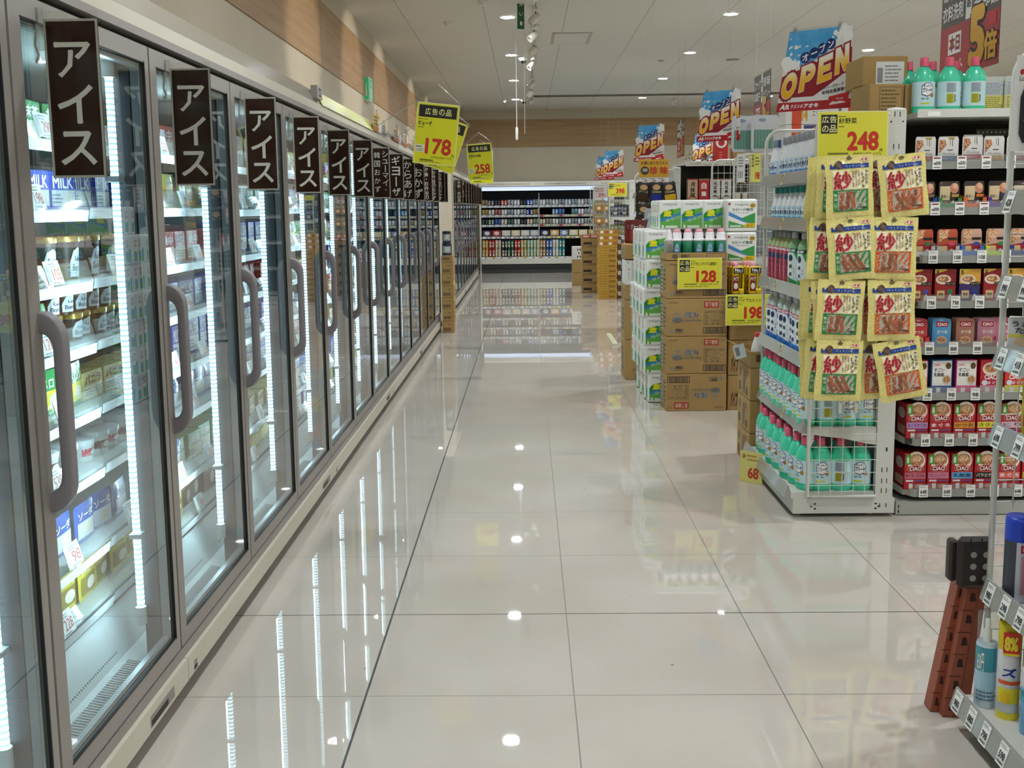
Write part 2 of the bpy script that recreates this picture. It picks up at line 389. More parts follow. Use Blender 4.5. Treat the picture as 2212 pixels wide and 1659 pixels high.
mb = MB(); mb.box(XL-.15, XRW+.15, YF-.15, YF, 0, ZC, CREAM); struct('wall_front', mb)
mb = MB(); mb.box(XL, -1.02, 11.96, 14.24, 0, 1.96, CREAM); struct('wall_pier', mb)

# ---- ceiling lamps
t = thing('ceiling_downlight', 'round lit downlight', 'ceiling light', group='round downlights in the ceiling')
mb = MB(); mb.lathe([(.088, 0), (.092, -.004), (.078, -.006), (.074, .0)], M('#e8e6e0', .4), 24, caps=False); mb.build('trim_ring', t)
mb = MB(); mb.lathe([(.0745, -.003), (.0745, .004)], M('#f3f9ff', .5, emit=LAMP), 20); mb.build('lens', t)
K = Kind(t)
xs = [-.19, 2.31, 4.79, 7.3]; ys = [-2.8, .15, 3.1, 6.05, 9.0, 11.95, 14.85, 17.75, 20.8]
lab = {(0, 5): 'nearest visible round downlight of the left row, beside the green hanging sign', (0, 6): 'round downlight of the left row, next to the nearer black dome camera',
       (0, 7): 'round downlight of the left row, between the two dome cameras', (0, 8): 'farthest round downlight of the left row, above the white hanging rod',
       (1, 5): 'round downlight nearest the largest open banner, in the middle row', (1, 6): 'round downlight of the middle row, second nearest in view',
       (1, 7): 'round downlight of the middle row, third nearest in view', (1, 8): 'farthest round downlight of the middle row, near the curtain rail',
       (2, 6): 'round downlight between the largest open banner and the stacked cartons', (2, 8): 'round downlight of the right row, behind the brown hanging banner'}
for i, x in enumerate(xs):
    for j, y in enumerate(ys):
        L = bpy.data.lights.new('downlight_beam', 'SPOT'); L.energy = BEAM; L.spot_size = math.radians(104); L.spot_blend = .7; L.shadow_soft_size = .06; L.color = (.95, .99, 1)
        lo = bpy.data.objects.new('downlight_beam', L); C.objects.link(lo); lo.location = (x, y, ZC-.07)
        K.put((x, y, ZC-.001), label=lab.get((i, j), 'round ceiling downlight out of view, %s row from left, %s from front' % (ORD[i+1], ORD[j+1])))
# ---- lighting track with spot heads
t = thing('lighting_track', 'long white lighting track running along the ceiling above the aisle', 'track', (.12, 0, ZC))
mb = MB(); mb.box(-.018, .018, 7, 20.6, -.02, 0, M('#d8d5cc', .4)); mb.box(-.006, .006, 7, 20.6, -.021, -.02, M('#55524c', .5)); mb.build('rail', t)
sp = thing('track_spotlight', 'white track spotlight', 'spotlight', group='spotlights along the lighting track')
mb = MB(); mb.box(-.02, .02, -.09, .09, -.05, -.021, M('#e3dfd2', .4)); mb.build('adapter', sp)
mb = MB(); mb.tube([(0, .03, -.05), (0, .03, -.10)], .008, M('#2a2926', .4)); mb.build('stem', sp)
mb = MB(); mb.lathe([(.0, .07), (.03, .07), (.042, .03), (.045, -.06), (.038, -.062), (.034, -.03), (0, -.03)], M('#e3dfd2', .4), 16, caps=False)
hd = mb.build('lamp_head', sp); hd.location = (-.015, .03, -.125); hd.rotation_euler = (0, math.radians(50), .2)
K = Kind(sp); yy = [7.6, 8.9, 10.2, 11.35, 12.5, 13.6, 15.0, 17.3, 18.6, 20.0]
for i, y in enumerate(yy):
    K.put((.12, y, ZC), rotz=(0 if i % 2 else .35), label='white spotlight on the ceiling track, %s from the near end' % ORD[i+1])
    if i in (1, 3, 5, 7, 9):
        L = bpy.data.lights.new('track_beam', 'SPOT'); L.energy = 62; L.spot_size = math.radians(46); L.spot_blend = .6; L.shadow_soft_size = .03; L.color = (1, .9, .76)
        lo = bpy.data.objects.new('track_beam', L); C.objects.link(lo); lo.location = (.03, y+.03, ZC-.22)
        d = Vector((XL, y+.1, 2.85))-Vector(lo.location); lo.rotation_euler = d.to_track_quat('-Z', 'Y').to_euler()
K.put((2.87, 20.15, ZC-.03), rotz=1.2, label='white spotlight hanging on the long grey rail near the back wall')
# ---- dome cameras, smoke detectors, vents, curtain rail
t = thing('dome_camera', 'white dome security camera with black eye', 'security camera', group='dome security cameras on the ceiling')
mb = MB(); mb.lathe([(.062, 0), (.064, -.02), (.055, -.05), (.04, -.055)], M('#dedbd2', .35), 20, caps=False); mb.build('housing', t)
mb = MB(); mb.lathe([(.04, -.053), (.038, -.072), (.026, -.09), (0, -.096)], M('#0c0c0c', .12), 18, caps=False); mb.build('dome', t)
mb = MB(); mb.lathe([(.022, -.0), (.024, -.03), (.0, -.035)], M('#e8e5dc', .35), 12, cx=-.05, caps=False); mb.build('bracket', t)
K = Kind(t); K.put((-.02, 15.05, ZC), label='nearer dome security camera on the ceiling, beside the second downlight'); K.put((-.02, 20.75, ZC), label='farther dome security camera on the ceiling, at the far end of the track')
K = Kind(thing('smoke_detector', 'white round smoke detector', 'smoke detector', group='smoke detectors on the ceiling'))
mb = MB(); mb.lathe([(.055, 0), (.055, -.012), (.042, -.03), (.038, -.048), (.0, -.05)], M('#dcd9cf', .45), 18, caps=False); mb.build('body', K.root)
K.put((-.88, 12.2, ZC), label='white smoke detector on the ceiling near the left wall'); K.put((-.43, 11.0, ZC), label='white smoke detector at the top edge of the photo left of the nearest downlight'); K.put((-.43, 20.9, ZC), label='white smoke detector left of the farthest left downlight')
t = thing('ceiling_vent', 'rectangular slim framed vent panel in the ceiling', 'vent', (.585, 13.48, ZC))
mb = MB(); p = Pan(mb, (0, 0, -.001), (1, 0, 0), (0, -1, 0)); mb.box(-.25, .25, -.45, .45, -.006, 0, M('#a7a49a', .5)); mb.box(-.21, .21, -.41, .41, -.009, -.006, M('#cdcac2', .6)); mb.build('frame', t)
mb = MB(); mb.box(.11, 8.9, -.02, .02, -.035, 0, M('#77746c', .5)); o = mb.build('curtain_rail', loc=(.05, 20.15, ZC)); tag(o, 'long grey rail crossing the ceiling near the back wall', 'rail')
K = Kind(tag(MB().lathe([(.10, 0), (.10, -.006), (.05, -.012), (0, -.012)], M('#8f8a80', .6), 20, caps=False).build('air_outlet'), 'round grey air outlet', 'vent', 'round air outlets in the ceiling'))
K.put((3.05, 15.6, ZC), label='large round grey air outlet in the ceiling behind the second open banner'); K.put((2.0, 15.6, ZC), label='small round air outlet in the ceiling left of the larger one', scale=(.5, .5, 1))
t = thing('hanging_rod', 'white rod hanging from the ceiling with a thick lower end', 'rod', (-.108, 13, 0))
mb = MB(); mb.tube([(0, 0, 2.38), (0, 0, ZC)], .006, WHITE); mb.build('stem', t); mb = MB(); mb.lathe([(.012, 0), (.018, .01), (.018, .14), (.008, .16)], WHITE, 10, z0=2.225); mb.build('grip', t)
t = thing('pull_cord', 'thin pale cord hanging from the ceiling beside the white rod', 'cord', (-.008, 13, 0)); mb = MB(); mb.tube([(0, 0, 2.3), (0, 0, ZC)], .0035, M('#d8d2bc', .5)); mb.build('cord', t)
# exit sign on the left wall, green hanging sign
GRN = M('#2c9c63', .4, emit=.5)
t = thing('exit_sign', 'small green and white emergency exit sign high on the left wall', 'exit sign', (XL, 12.45, 2.66))
mb = MB(); mb.box(.0, .06, -.15, .15, 0, .27, M('#dfe6dd', .4)); mb.build('housing', t)
mb = MB(); p = Pan(mb, (.0605, -.15, 0), (0, 1, 0), (0, 0, 1)); p.rect(.01, .01, .29, .26, GRN); p.rect(.12, .03, .2, .15, WHITE, 2); p.disc(.2, .2, .025, .025, WHITE, 2)
p = Pan(mb, (0, -.1505, 0), (1, 0, 0), (0, 0, 1)); p.rect(.005, .01, .055, .26, GRN); p.poly([(.02, .05), (.04, .05), (.035, .2), (.025, .2)], WHITE, 2); mb.build('panel', t)
t = thing('guide_sign', 'narrow dark green hanging sign with white vertical lettering, cut by the top edge', 'sign', (-.072, 11.2, 3.26), rotz=.35)
mb = MB(); mb.box(-.001, .07, -.012, .012, -.0, .55, M('#1f5a38', .4)); p = Pan(mb, (0, -.0122, 0)); p.disc(.035, .055, .014, .022, WHITE, 2); p.vtext('お手洗い', .015, .1, .055, .5, WHITE, 2, .02); mb.build('board', t)
# ================================================================ glass door freezers
FW = noisy('freezer_cream_enamel', '#c9c4b2', '#cec9b8', 2, .4)
FG = noisy('freezer_grey_frame', '#96918b', '#9d9892', 2, .42, metal=.25)
FGD = M('#4a4642', .5); FIN = M('#e6eced', .45); RUB = M('#0b0b0c', .5)
HND = M('#7b777a', .42)
def led_mat():
    t = NT('led_tube'); tc = t.n('ShaderNodeTexCoord'); sp = t.n('ShaderNodeSeparateXYZ'); t.l(tc.outputs['Object'], sp.inputs[0])
    m = t.n('ShaderNodeMath', operation='MODULO'); m.inputs[1].default_value = .0145; t.l(sp.outputs['Z'], m.inputs[0])
    g = t.n('ShaderNodeMath', operation='GREATER_THAN'); g.inputs[1].default_value = .006; t.l(m.outputs[0], g.inputs[0])
    e = t.n('ShaderNodeMath', operation='MULTIPLY_ADD'); t.l(g.outputs[0], e.inputs[0]); e.inputs[1].default_value = TUBE*1.5; e.inputs[2].default_value = TUBE*.25
    t.b.inputs['Base Color'].default_value = lin('#dff6ff'); t.b.inputs['Emission Color'].default_value = lin('#c4ecff'); t.l(e.outputs[0], t.b.inputs['Emission Strength']); return t.m
LED = led_mat()
def spacer_mat():
    t = NT('perforated_spacer'); tc = t.n('ShaderNodeTexCoord')
    v = t.n('ShaderNodeTexVoronoi', i_Scale=140.0); v.inputs['Randomness'].default_value = 0; t.l(tc.outputs['Object'], v.inputs['Vector'])
    g = t.n('ShaderNodeMath', operation='GREATER_THAN'); g.inputs[1].default_value = .32; t.l(v.outputs['Distance'], g.inputs[0])
    mm = t.n('ShaderNodeMix', data_type='RGBA'); t.l(g.outputs[0], mm.inputs[0]); mm.inputs[6].default_value = lin('#6d7a82'); mm.inputs[7].default_value = lin('#c9d4da')
    t.l(mm.outputs[2], t.b.inputs['Base Color']); t.b.inputs['Metallic'].default_value = .5; t.b.inputs['Roughness'].default_value = .35; return t.m
SPC = spacer_mat()
DP = .7575; LU = DP*3
SHZ = [.315, .475, .69, .86, 1.04, 1.21, 1.40, 1.575]
def side_profile(x0, x1, z0, z1, m, y0=0, y1=LU):
    return MB().box(x0, x1, y0, y1, z0, z1, m)
def make_door(parent, y):
    d = empty('door', (0, y, 0)); d.parent = parent
    mb = MB(); Y0, Y1, Z0, Z1 = .004, DP-.006, .151, 1.824
    mb.box(-.034, 0, Y0, Y0+.048, Z0, Z1, FG); mb.box(-.034, 0, Y1-.03, Y1, Z0, Z1, FG)
    mb.box(-.034, 0, Y0+.048, Y1-.03, Z1-.045, Z1, FG); mb.box(-.034, 0, Y0+.048, Y1-.03, Z0, Z0+.048, FG)
    mb.box(-.006, .0015, Y1-.034, Y1-.030, Z0+.044, Z1-.041, RUB); mb.box(-.006, .0015, Y0+.046, Y1-.034, Z0+.046, Z0+.050, RUB); mb.box(-.006, .001, Y0+.046, Y1-.034, Z1-.047, Z1-.044, RUB)
    mb.build('door_frame', d)
    mb = MB(); a, b, c, e = Y0+.048, Y1-.034, Z0+.05, Z1-.047
    mb.box(-.011, -.006, a, b, c, e, GLASS); mb.build('glass', d)
    mb = MB(); mb.box(-.030, -.012, b-.012, b, c, e, SPC); mb.box(-.030, -.012, a, a+.006, c, e, SPC); mb.box(-.030, -.014, a, b, c, c+.012, SPC); mb.box(-.030, -.014, a, b, e-.012, e, SPC)
    mb.box(-.031, -.012, b-.017, b-.014, c, e, M('#7e8a90', .4)); mb.build('glass_spacer', d)
    mb = MB(); pr = []; H0, H1 = .768, 1.190; n = 7
    for k in range(n): t = k/(n-1)*PI/2; pr.append((.048*math.sin(t)*1.0, H1-.062*(1-math.cos(t))))
    for k in range(n): t = PI/2-k/(n-1)*PI/2; pr.append((.048*math.sin(t), H0+.062*(1-math.cos(t))))
    inn = []
    for k in range(n): t = k/(n-1)*PI/2; inn.append((.026*math.sin(t), H1-.044-.036*(1-math.cos(t))))
    for k in range(n): t = PI/2-k/(n-1)*PI/2; inn.append((.026*math.sin(t), H0+.044+.036*(1-math.cos(t))))
    y0, y1 = Y0+.05-.018, Y0+.05+.016; N = len(pr)
    vs = [(x, y0, z) for x, z in pr]+[(x, y0, z) for x, z in inn]+[(x, y1, z) for x, z in pr]+[(x, y1, z) for x, z in inn]; fs = []
    for i in range(N-1):
        fs += [(i, N+i, N+i+1, i+1), (2*N+i, 2*N+i+1, 3*N+i+1, 3*N+i), (i, i+1, 2*N+i+1, 2*N+i), (N+i, 3*N+i, 3*N+i+1, N+i+1)]
    mb.raw(vs, fs, HND, True); h = mb.build('handle', d)
    ed = h.modifiers.new('b', 'BEVEL'); ed.width = .004; ed.segments = 2; ed.limit_method = 'ANGLE'; ed.angle_limit = .9
    return d
def freezer_tag_mesh(price, seed):
    mb = MB(); mb.box(0, .0012, -.042, .042, 0, .062, M('#e9efee', .4)); p = Pan(mb, (.0014, -.042, 0), (0, 1.2, 0), (0, 0, 1.2), eps=.0002)
    p.rect(.004, .006, .018, .044, M('#b8c4cc'), 1) if seed % 2 else None
    lines(p, .02, .036, .06, .048, 2, M('#8a94a0'), 2, seed=seed); p.text(price, .028, .010, .066, .034, M('#d0453a', .5), 2, .01); lines(p, .02, .001, .06, .007, 1, M('#8a94a0'), 2, seed=seed)
    return mb
def make_unit(name, label, y0, first=False):
    u = thing(name, label, 'freezer', (-1.0, y0, 0), group=None)
    mb = MB(); mb.box(-.86, -.84, 0, LU, .12, 1.80, FIN); mb.box(-.86, -.05, 0, LU, 1.78, 1.80, FIN); mb.box(-.86, -.05, 0, LU, .10, .14, FIN)
    mb.box(-.86, -.03, 0, LU, 1.80, 1.84, FGD); mb.box(-.86, -.01, 0, LU, 1.845, 1.89, FW); mb.build('cabinet_body', u)
    mb = MB(); mb.box(-.03, .016, .002, LU-.002, .054, .120, FW); pass
    p = Pan(mb, (.0163, 0, 0), (0, 1, 0), (0, 0, 1), eps=.0003)
    p.rect(LU-.30, .064, LU-.12, .096, M('#8f8c86')); p.rect(LU-.295, .067, LU-.17, .084, INK, 2); p.rect(.05, .060, .078, .074, INK); p.rect(.05, .079, .078, .086, M('#77746c')); mb.build('base_panel', u)
    mb = MB(); mb.box(-.5, -.09, .05, LU-.05, .0, .054, M('#2a2723', .7))
    for y in (.3, LU-.3): mb.lathe([(.018, 0), (.018, .054)], M('#26231f', .6), 10, cx=-.07, cy=y)
    mb.build('plinth', u)
    mb = MB(); mb.box(-.06, .004, 0, LU, .120, .146, FG); mb.build('lower_rail', u)
    mb = MB(); mb.box(-.06, .002, 0, LU, 1.843, 1.864, FG); mb.box(-.05, .001, 0, LU, 1.864, 1.900, FW); mb.build('upper_rail', u)
    mb = MB(); vs = [(.0, 0, 1.900), (.0, LU, 1.900), (-.03, LU, 1.965), (-.03, 0, 1.965), (-.004, 0, 1.900), (-.004, LU, 1.900), (-.034, LU, 1.965), (-.034, 0, 1.965)]
    mb.raw(vs, [(0, 1, 2, 3), (5, 4, 7, 6), (3, 2, 6, 7), (0, 3, 7, 4), (1, 5, 6, 2)], BAND); mb.build('header_strip', u)
    for k in range(4):
        y = k*DP
        ya, yb = (y-.045 if k else 0), (y+.045 if k < 3 else LU)
        mb = MB(); mb.box(-.082, -.04, ya, yb, .14, 1.80, M('#33363a', .5)); mb.build('mullion', u)
        if k < 3 or first == 'last': pass
        mb = MB()
        yy = y-.062 if k else None
        if yy is not None:
            mb.lathe([(.010, 0), (.010, 1.44)], LED, 10, cx=-.085, cy=yy, z0=.30); mb.lathe([(.015, 0), (.015, .05)], M('#dfe9ee', .4), 10, cx=-.085, cy=yy, z0=.25); mb.lathe([(.015, 0), (.015, .04)], M('#dfe9ee', .4), 10, cx=-.085, cy=yy, z0=1.74)
            mb.box(-.10, -.068, yy-.018, yy+.018, 1.47, 1.485, M('#cfdde4', .4)); mb.box(-.10, -.068, yy-.018, yy+.018, .50, .512, M('#cfdde4', .4))
            mb.build('light_tube', u)
    # air grille at the bottom
    mb = MB(); mb.raw([(-.06, 0, .15), (-.06, LU, .15), (-.135, LU, .165), (-.135, 0, .165), (-.20, LU, .27), (-.20, 0, .27)], [(0, 1, 2, 3), (3, 2, 4, 5)], M('#c9d3d4', .4))
    for k in range(3):
        for i in range(46):
            y = k*DP+.09+i*.0125; e = .0006
            mb.raw([(-.144-e, y, .180+e), (-.144-e, y+.006, .180+e), (-.19-e, y+.006, .253+e), (-.19-e, y, .253+e)], [(0, 1, 2, 3)], M('#4b5558', .6))
            mb.raw([(-.075, y, .1535+e), (-.075, y+.006, .1535+e), (-.115, y+.006, .1615+e), (-.115, y, .1615+e)], [(0, 1, 2, 3)], M('#4b5558', .6))
    mb.build('air_grille', u)
    for si, z in enumerate(SHZ):
        mb = MB(); mb.box(-.80, -.20, 0, LU, z-.012, z, M('#d5e0e2', .4))
        sh = mb.build('shelf', u)
        mb = MB()
        for a, b in ((0, .40), (.40, 1.14), (1.14, 1.9), (1.9, LU)):
            dz = 0 if int(a*10) % 2 == 0 else -.006
            mb.raw([(-.20, a+.004, z-.02+dz), (-.20, b-.004, z-.02+dz), (-.188, b-.004, z-.026+dz), (-.188, a+.004, z-.026+dz), (-.183, b-.004, z+.002+dz), (-.183, a+.004, z+.002+dz), (-.196, b-.004, z+.05+dz), (-.196, a+.004, z+.05+dz), (-.20, b-.004, z+.05+dz), (-.20, a+.004, z+.05+dz)],
                   [(0, 1, 2, 3), (3, 2, 4, 5)], M('#e3eef0', .35)); mb.raw([(-.183, b-.004, z+.002+dz), (-.183, a+.004, z+.002+dz), (-.198, b-.004, z+.058+dz), (-.198, a+.004, z+.058+dz)], [(1, 0, 2, 3)], CLEARP)
        mb.build('price_rail', sh)
        ys = (.17, .31, .62, .93, 1.35, 1.68, 2.05) if si % 2 else (.24, .52, .80, 1.28, 1.56, 1.98)
        pr = ['98', '108', '138', '228', '128', '378', '588', '298', '148', '538', '198']
        for q, y in enumerate(ys):
            key = (si*3+q*5) % len(pr)
            if key not in _ft: _ft[key] = freezer_tag_mesh(pr[key], key).build('price_tag'); C.objects.unlink(_ft[key])
            g = _ft[key].copy(); C.objects.link(g); g.parent = sh; g.location = (-.184, y, z+.001); g.rotation_euler = (0, -.26, 0)
    for k in range(3): make_door(u, k*DP)
    return u
_ft = {}
BAND = noisy('header_band', '#a39c8e', '#aaa396', 1, .12, coat=.5)
U0 = make_unit('display_freezer', 'nearest three-door freezer unit, cut by the left edge of the photo', 2.8-LU)
units = []
tx = ['three-door freezer unit with the second to fourth ice cream signs on its doors', 'three-door freezer unit under the yellow-green header strip', 'three-door freezer unit whose doors carry the gyoza and karaage signs', 'farthest three-door freezer unit of the near row, beside the small carton stack']
def dup3(root, loc, label, group=None):
    r = dup(root, loc, label=label, group=group); return r
for k in range(4): units.append(dup3(U0, (-1.0, 2.8+k*LU, 0), tx[k]))
for k in range(3): units.append(dup3(U0, (-1.0, 14.28+k*LU, 0), ['nearest', 'middle', 'farthest'][k]+' unit of the far freezer row beyond the cream pier'))
mb = MB(); mb.box(-.86, 0, 0, .03, 0, 1.95, FW); e0 = mb.build('end_panel', units[3]); e0.location = (0, LU, 0)
for u_, yl in ((units[4], -.032), (units[6], LU+.002), (U0, -.032)):
    e1 = e0.copy(); C.objects.link(e1); e1.parent = u_; e1.location = (0, yl, 0)
for y0_ in (2.8-LU, 2.8, 2.8+LU, 2.8+2*LU, 2.8+3*LU, 14.28, 14.28+LU, 14.28+2*LU):
    for k in (1, 2, 3):
        L = bpy.data.lights.new('freezer_light', 'AREA'); L.shape = 'RECTANGLE'; L.size = .012; L.size_y = 1.42; L.energy = STRIP; L.color = (.66, .90, 1)
        lo = bpy.data.objects.new('freezer_light', L); C.objects.link(lo); lo.location = (-1.098, y0_+k*DP-.062, 1.02)
        lo.rotation_euler = Vector((-1, -.75, 0)).to_track_quat('-Z', 'Y').to_euler()
# ---- brown hanging category signs on every door
def door_sign(text, cols=None):
    mb = MB(); mb.box(0, .112, -.0015, .0015, 0, .322, SIGNFILM)
    p = Pan(mb, (0, -.0017, 0), eps=.0003); G = M('#c9c9c6', .5)
    p.frame(0, 0, .112, .322, .005, M('#b9b8b4', .5), 1)
    W = .112
    if cols:
        for c, tt in enumerate(cols):
            x = W/2+.004 if c == 0 else .008
            p.vtext(tt, x+.004, .03, x+W/2-.014, .30, M('#e4e4e0', .5), 2, .012, .06)
    elif len(text) <= 3: p.vtext(text, .019, .016, W-.017, .285, M('#dededa', .5), 2, .022, .06)
    else: p.vtext(text, .026, .012, W-.026, .31, M('#e4e4e0', .5), 2, .016, .08)
    return mb
def door_sign_thing(text, cols, label):
    t = thing('category_sign', label, 'sign', (0, 0, 0))
    door_sign(text, cols).build('sign_board', t)
    mb = MB(); mb.box(-.004, .114, -.0035, -.0025, -.004, .338, FILM); mb.box(-.012, .004, -.006, .006, .26, .345, CLEARP); mb.build('clear_sleeve', t)
    mb = MB(); mb.box(-.022, -.012, -.004, .004, .24, .335, CLEARP); mb.tube([(-.02, 0, .335), (-.016, 0, .30), (-.02, 0, .27), (-.014, 0, .25), (-.02, 0, .235)], .003, M('#9a9692', .4), 5); mb.build('clip', t)
    return t
ice = Kind(door_sign_thing('アイス', None, ''))
SX, SZ = -.988, 1.463
nm = ['largest and nearest', 'second nearest', 'third nearest', 'fourth nearest', 'fifth nearest', 'sixth nearest, beside the two-column sign']
for k in range(-1, 6):
    ice.put((SX, 2.17+k*DP, SZ), label='brown ice cream sign on a freezer door, '+(nm[k] if k >= 0 else 'just out of view on the left'), group='brown ice cream signs on the freezer doors')
far = [('', ['シューマイ・', '韓国おかず'], 'brown two-column sign for shumai and Korean dishes on a freezer door'), ('ギョーザ', None, 'brown gyoza sign on a freezer door, left of the karaage sign'), ('からあげ', None, 'brown karaage sign on a freezer door, right of the gyoza sign'),
       ('おかず', None, 'brown side dish sign just right of the karaage sign, half hidden'), ('夕食・お弁当の', None, 'brown dinner and lunchbox sign below the yellow 178 sign'), ('お弁当のおかず', None, 'brown lunchbox dish sign below the yellow 178 sign, nearer one'),
       ('お弁当のおかず', None, 'brown lunchbox dish sign below the yellow 178 sign, farther one'), ('夕食のおかず・米飯', None, 'farthest brown sign of the near freezer row, beside the cream pier')]
for i, (a, b, l) in enumerate(far):
    if i == 7: continue
    o = door_sign_thing(a, b, l); o.location = (SX, 2.17+(i+6)*DP, SZ)
o = door_sign_thing(*far[7][:2], far[7][2]); o.location = (SX, 2.17+13*DP-.36, SZ)
o = door_sign_thing('米飯・丼の具', None, 'nearest brown sign of the far freezer row, for rice and bowl toppings'); o.location = (SX, 14.45, SZ)
o = door_sign_thing('ラーメン・', None, 'second brown sign of the far freezer row, for ramen'); o.location = (SX, 14.45+DP, SZ)
K = Kind(door_sign_thing('うどん・パスタ', None, ''))
for k in range(2, 9): K.put((SX, 14.45+k*DP, SZ), label='small brown sign in the far freezer row, %s from its near end' % ORD[k+1], group='small brown signs of the far freezer row')
# ---- far row: narrow ceiling-high band on top, near row: header cards
YG = M('#c9cc62', .3, coat=.4)
t = thing('header_panel', 'yellow-green strip panel slotted along the top of the freezer row', 'panel', (-1.0, 5.15, 1.9))
mb = MB(); mb.raw([(.006, 0, .0), (.006, 1.75, 0), (-.028, 1.75, .072), (-.028, 0, .072), (.003, 0, .0), (.003, 1.75, 0), (-.031, 1.75, .072), (-.031, 0, .072)], [(0, 1, 2, 3), (5, 4, 7, 6), (3, 2, 6, 7), (0, 3, 7, 4), (1, 5, 6, 2)], YG)
p = Pan(mb, (.0065, 0, 0), (0, 1, 0), (-.034, 0, .072), eps=.0005)
for q in range(3): p.poly([(.1+q*.5, .1), (.34+q*.5, .1), (.4+q*.5, .34), (.3+q*.5, .48), (.16+q*.5, .4)], M('#9aa06a', .3), 1)
mb.build('panel', t)
t = thing('card_clip', 'grey clip with a square window at the near end of the yellow-green strip', 'clip', (-1.0, 5.0, 1.92))
mb = MB(); mb.box(-.02, .012, 0, .12, .0, .06, M('#a5a29a', .4)); p = Pan(mb, (.0125, 0, 0), (0, 1, 0), (0, 0, 1)); p.frame(.035, .01, .085, .05, .008, INK, 1); mb.build('body', t)
def pop_card(w, h, c1, c2, seed):
    mb = MB(); mb.box(0, .002, 0, w, 0, h, M(c1, .45)); p = Pan(mb, (.0022, 0, 0), (0, 1, 0), (0, 0, 1), eps=.0003); r = random.Random(seed)
    p.rect(0, 0, w, h*.28, M(c2, .5), 1); lines(p, w*.06, h*.32, w*.9, h*.9, 3, M('#5a3a20'), 2, seed=seed); p.disc(w*.7, h*.6, w*.18, h*.2, M('#d8c8b0'), 3); return mb
cd = [(6.85, .30, .115, '#d8b23a', '#a8681c', 'yellow and brown promotion card on the freezer header, nearest of the cards'), (7.25, .22, .075, '#d9d6cc', '#5a5a58', 'small white and grey card on the freezer header beside the yellow card'),
      (7.9, .34, .10, '#c8b89c', '#9a4a22', 'brown and white promotion card on the freezer header, second of its kind'), (8.5, .34, .10, '#cdbfae', '#a25a2a', 'brown promotion card on the freezer header, third from the yellow card'),
      (9.15, .34, .10, '#c2b6a8', '#7a3a2a', 'brown promotion card on the freezer header near the 178 sign'), (9.8, .34, .10, '#ddd4c6', '#8a4a2a', 'pale promotion card on the freezer header behind the 178 sign')]
for y, w_, h, a, b, l in cd:
    o = thing('promotion_card', l, 'card', (-.995, y, 1.905)); pop_card(w_, h, a, b, int(y*10)).build('card', o)
    mb = MB(); mb.box(-.004, .006, w_*.4, w_*.6, h*.3, h+.03, CLEARP); mb.build('clear_holder', o)
# ================================================================ shelving
RAILG = noisy('price_rail_grey', '#a09d98', '#a7a49f', 2, .25, coat=.3)
SH_E = [.115, .41, .70, 1.00, 1.30, 1.51]
def yellow_tag(w=.035, h=.055):
    mb = MB(); mb.box(-w/2, w/2, -.0006, .0006, 0, h, YEL2); p = Pan(mb, (-w/2, -.0008, 0), eps=.0002)
    p.rect(.003, h-.022, .016, h-.003, INK, 1); lines(p, .018, h-.012, w-.003, h-.003, 2, INK, 2); p.text('128', .006, .014, w-.004, .030, RED, 2, .02); lines(p, .004, .002, w-.004, .010, 2, INK, 2, seed=3); return mb
def white_tag(price, w=.040, h=.055, small=None):
    mb = MB(); mb.box(-w/2, w/2, -.0007, .0007, 0, h, WHITE); p = Pan(mb, (-w/2, -.0009, 0), eps=.0002)
    lines(p, .004, h-.012, w-.004, h-.003, 2, M('#8a8a88'), 1)
    if small: p.rect(.006, h-.010, w-.006, h-.005, M('#8a2a26'), 2); p.text('3個', .004, h*.34, w*.36, h*.52, INK, 2, .02); p.text(price, w*.36, h*.34, w-.004, h*.60, INK, 2, .03)
    else: p.text(price, .006, h*.30, w-.006, h*.62, INK, 2, .03)
    barcode(p, .005, h*.10, w-.005, h*.19, INK, 1); return mb
_tagc = {}
def tag_copy(kind, *a, **k):
    key = (kind.__name__, a, tuple(k.items()))
    if key not in _tagc: _tagc[key] = kind(*a, **k).build('price_tag'); C.objects.unlink(_tagc[key])
    g = _tagc[key].copy(); C.objects.link(g); return g
def slots(p, xs_, zs, w=.0035, h=.022, m=None):
    for x in xs_:
        for z in zs: p.rect(x-w/2, z, x+w/2, z+h, m or INK, 1)
def side_frame_mesh(x0, x1, z0, z1, grid=True, fine=False):
    mb = MB(); R = .07; pts = [(x1, 0, z0), (x0, 0, z0), (x0, 0, z1-R)]
    for k in range(1, 7): t = k/6*PI/2; pts.append((x0+R-R*math.cos(t), 0, z1-R+R*math.sin(t)))
    pts += [(x1, 0, z1)]
    mb.tube(pts, .0085, WIRE, 8)
    if grid:
        n = int((x1-x0)/.06); x = [x0+(x1-x0)*k/(n+1) for k in range(1, n+1)]
        for q in x: mb.tube([(q, 0, z0), (q, 0, z1)], .0018, WIRE, 5)
        z = z0+.05
        while z < z1-.05: mb.tube([(x0, 0, z), (x1, 0, z)], .0018, WIRE, 5); z += .058
    return mb
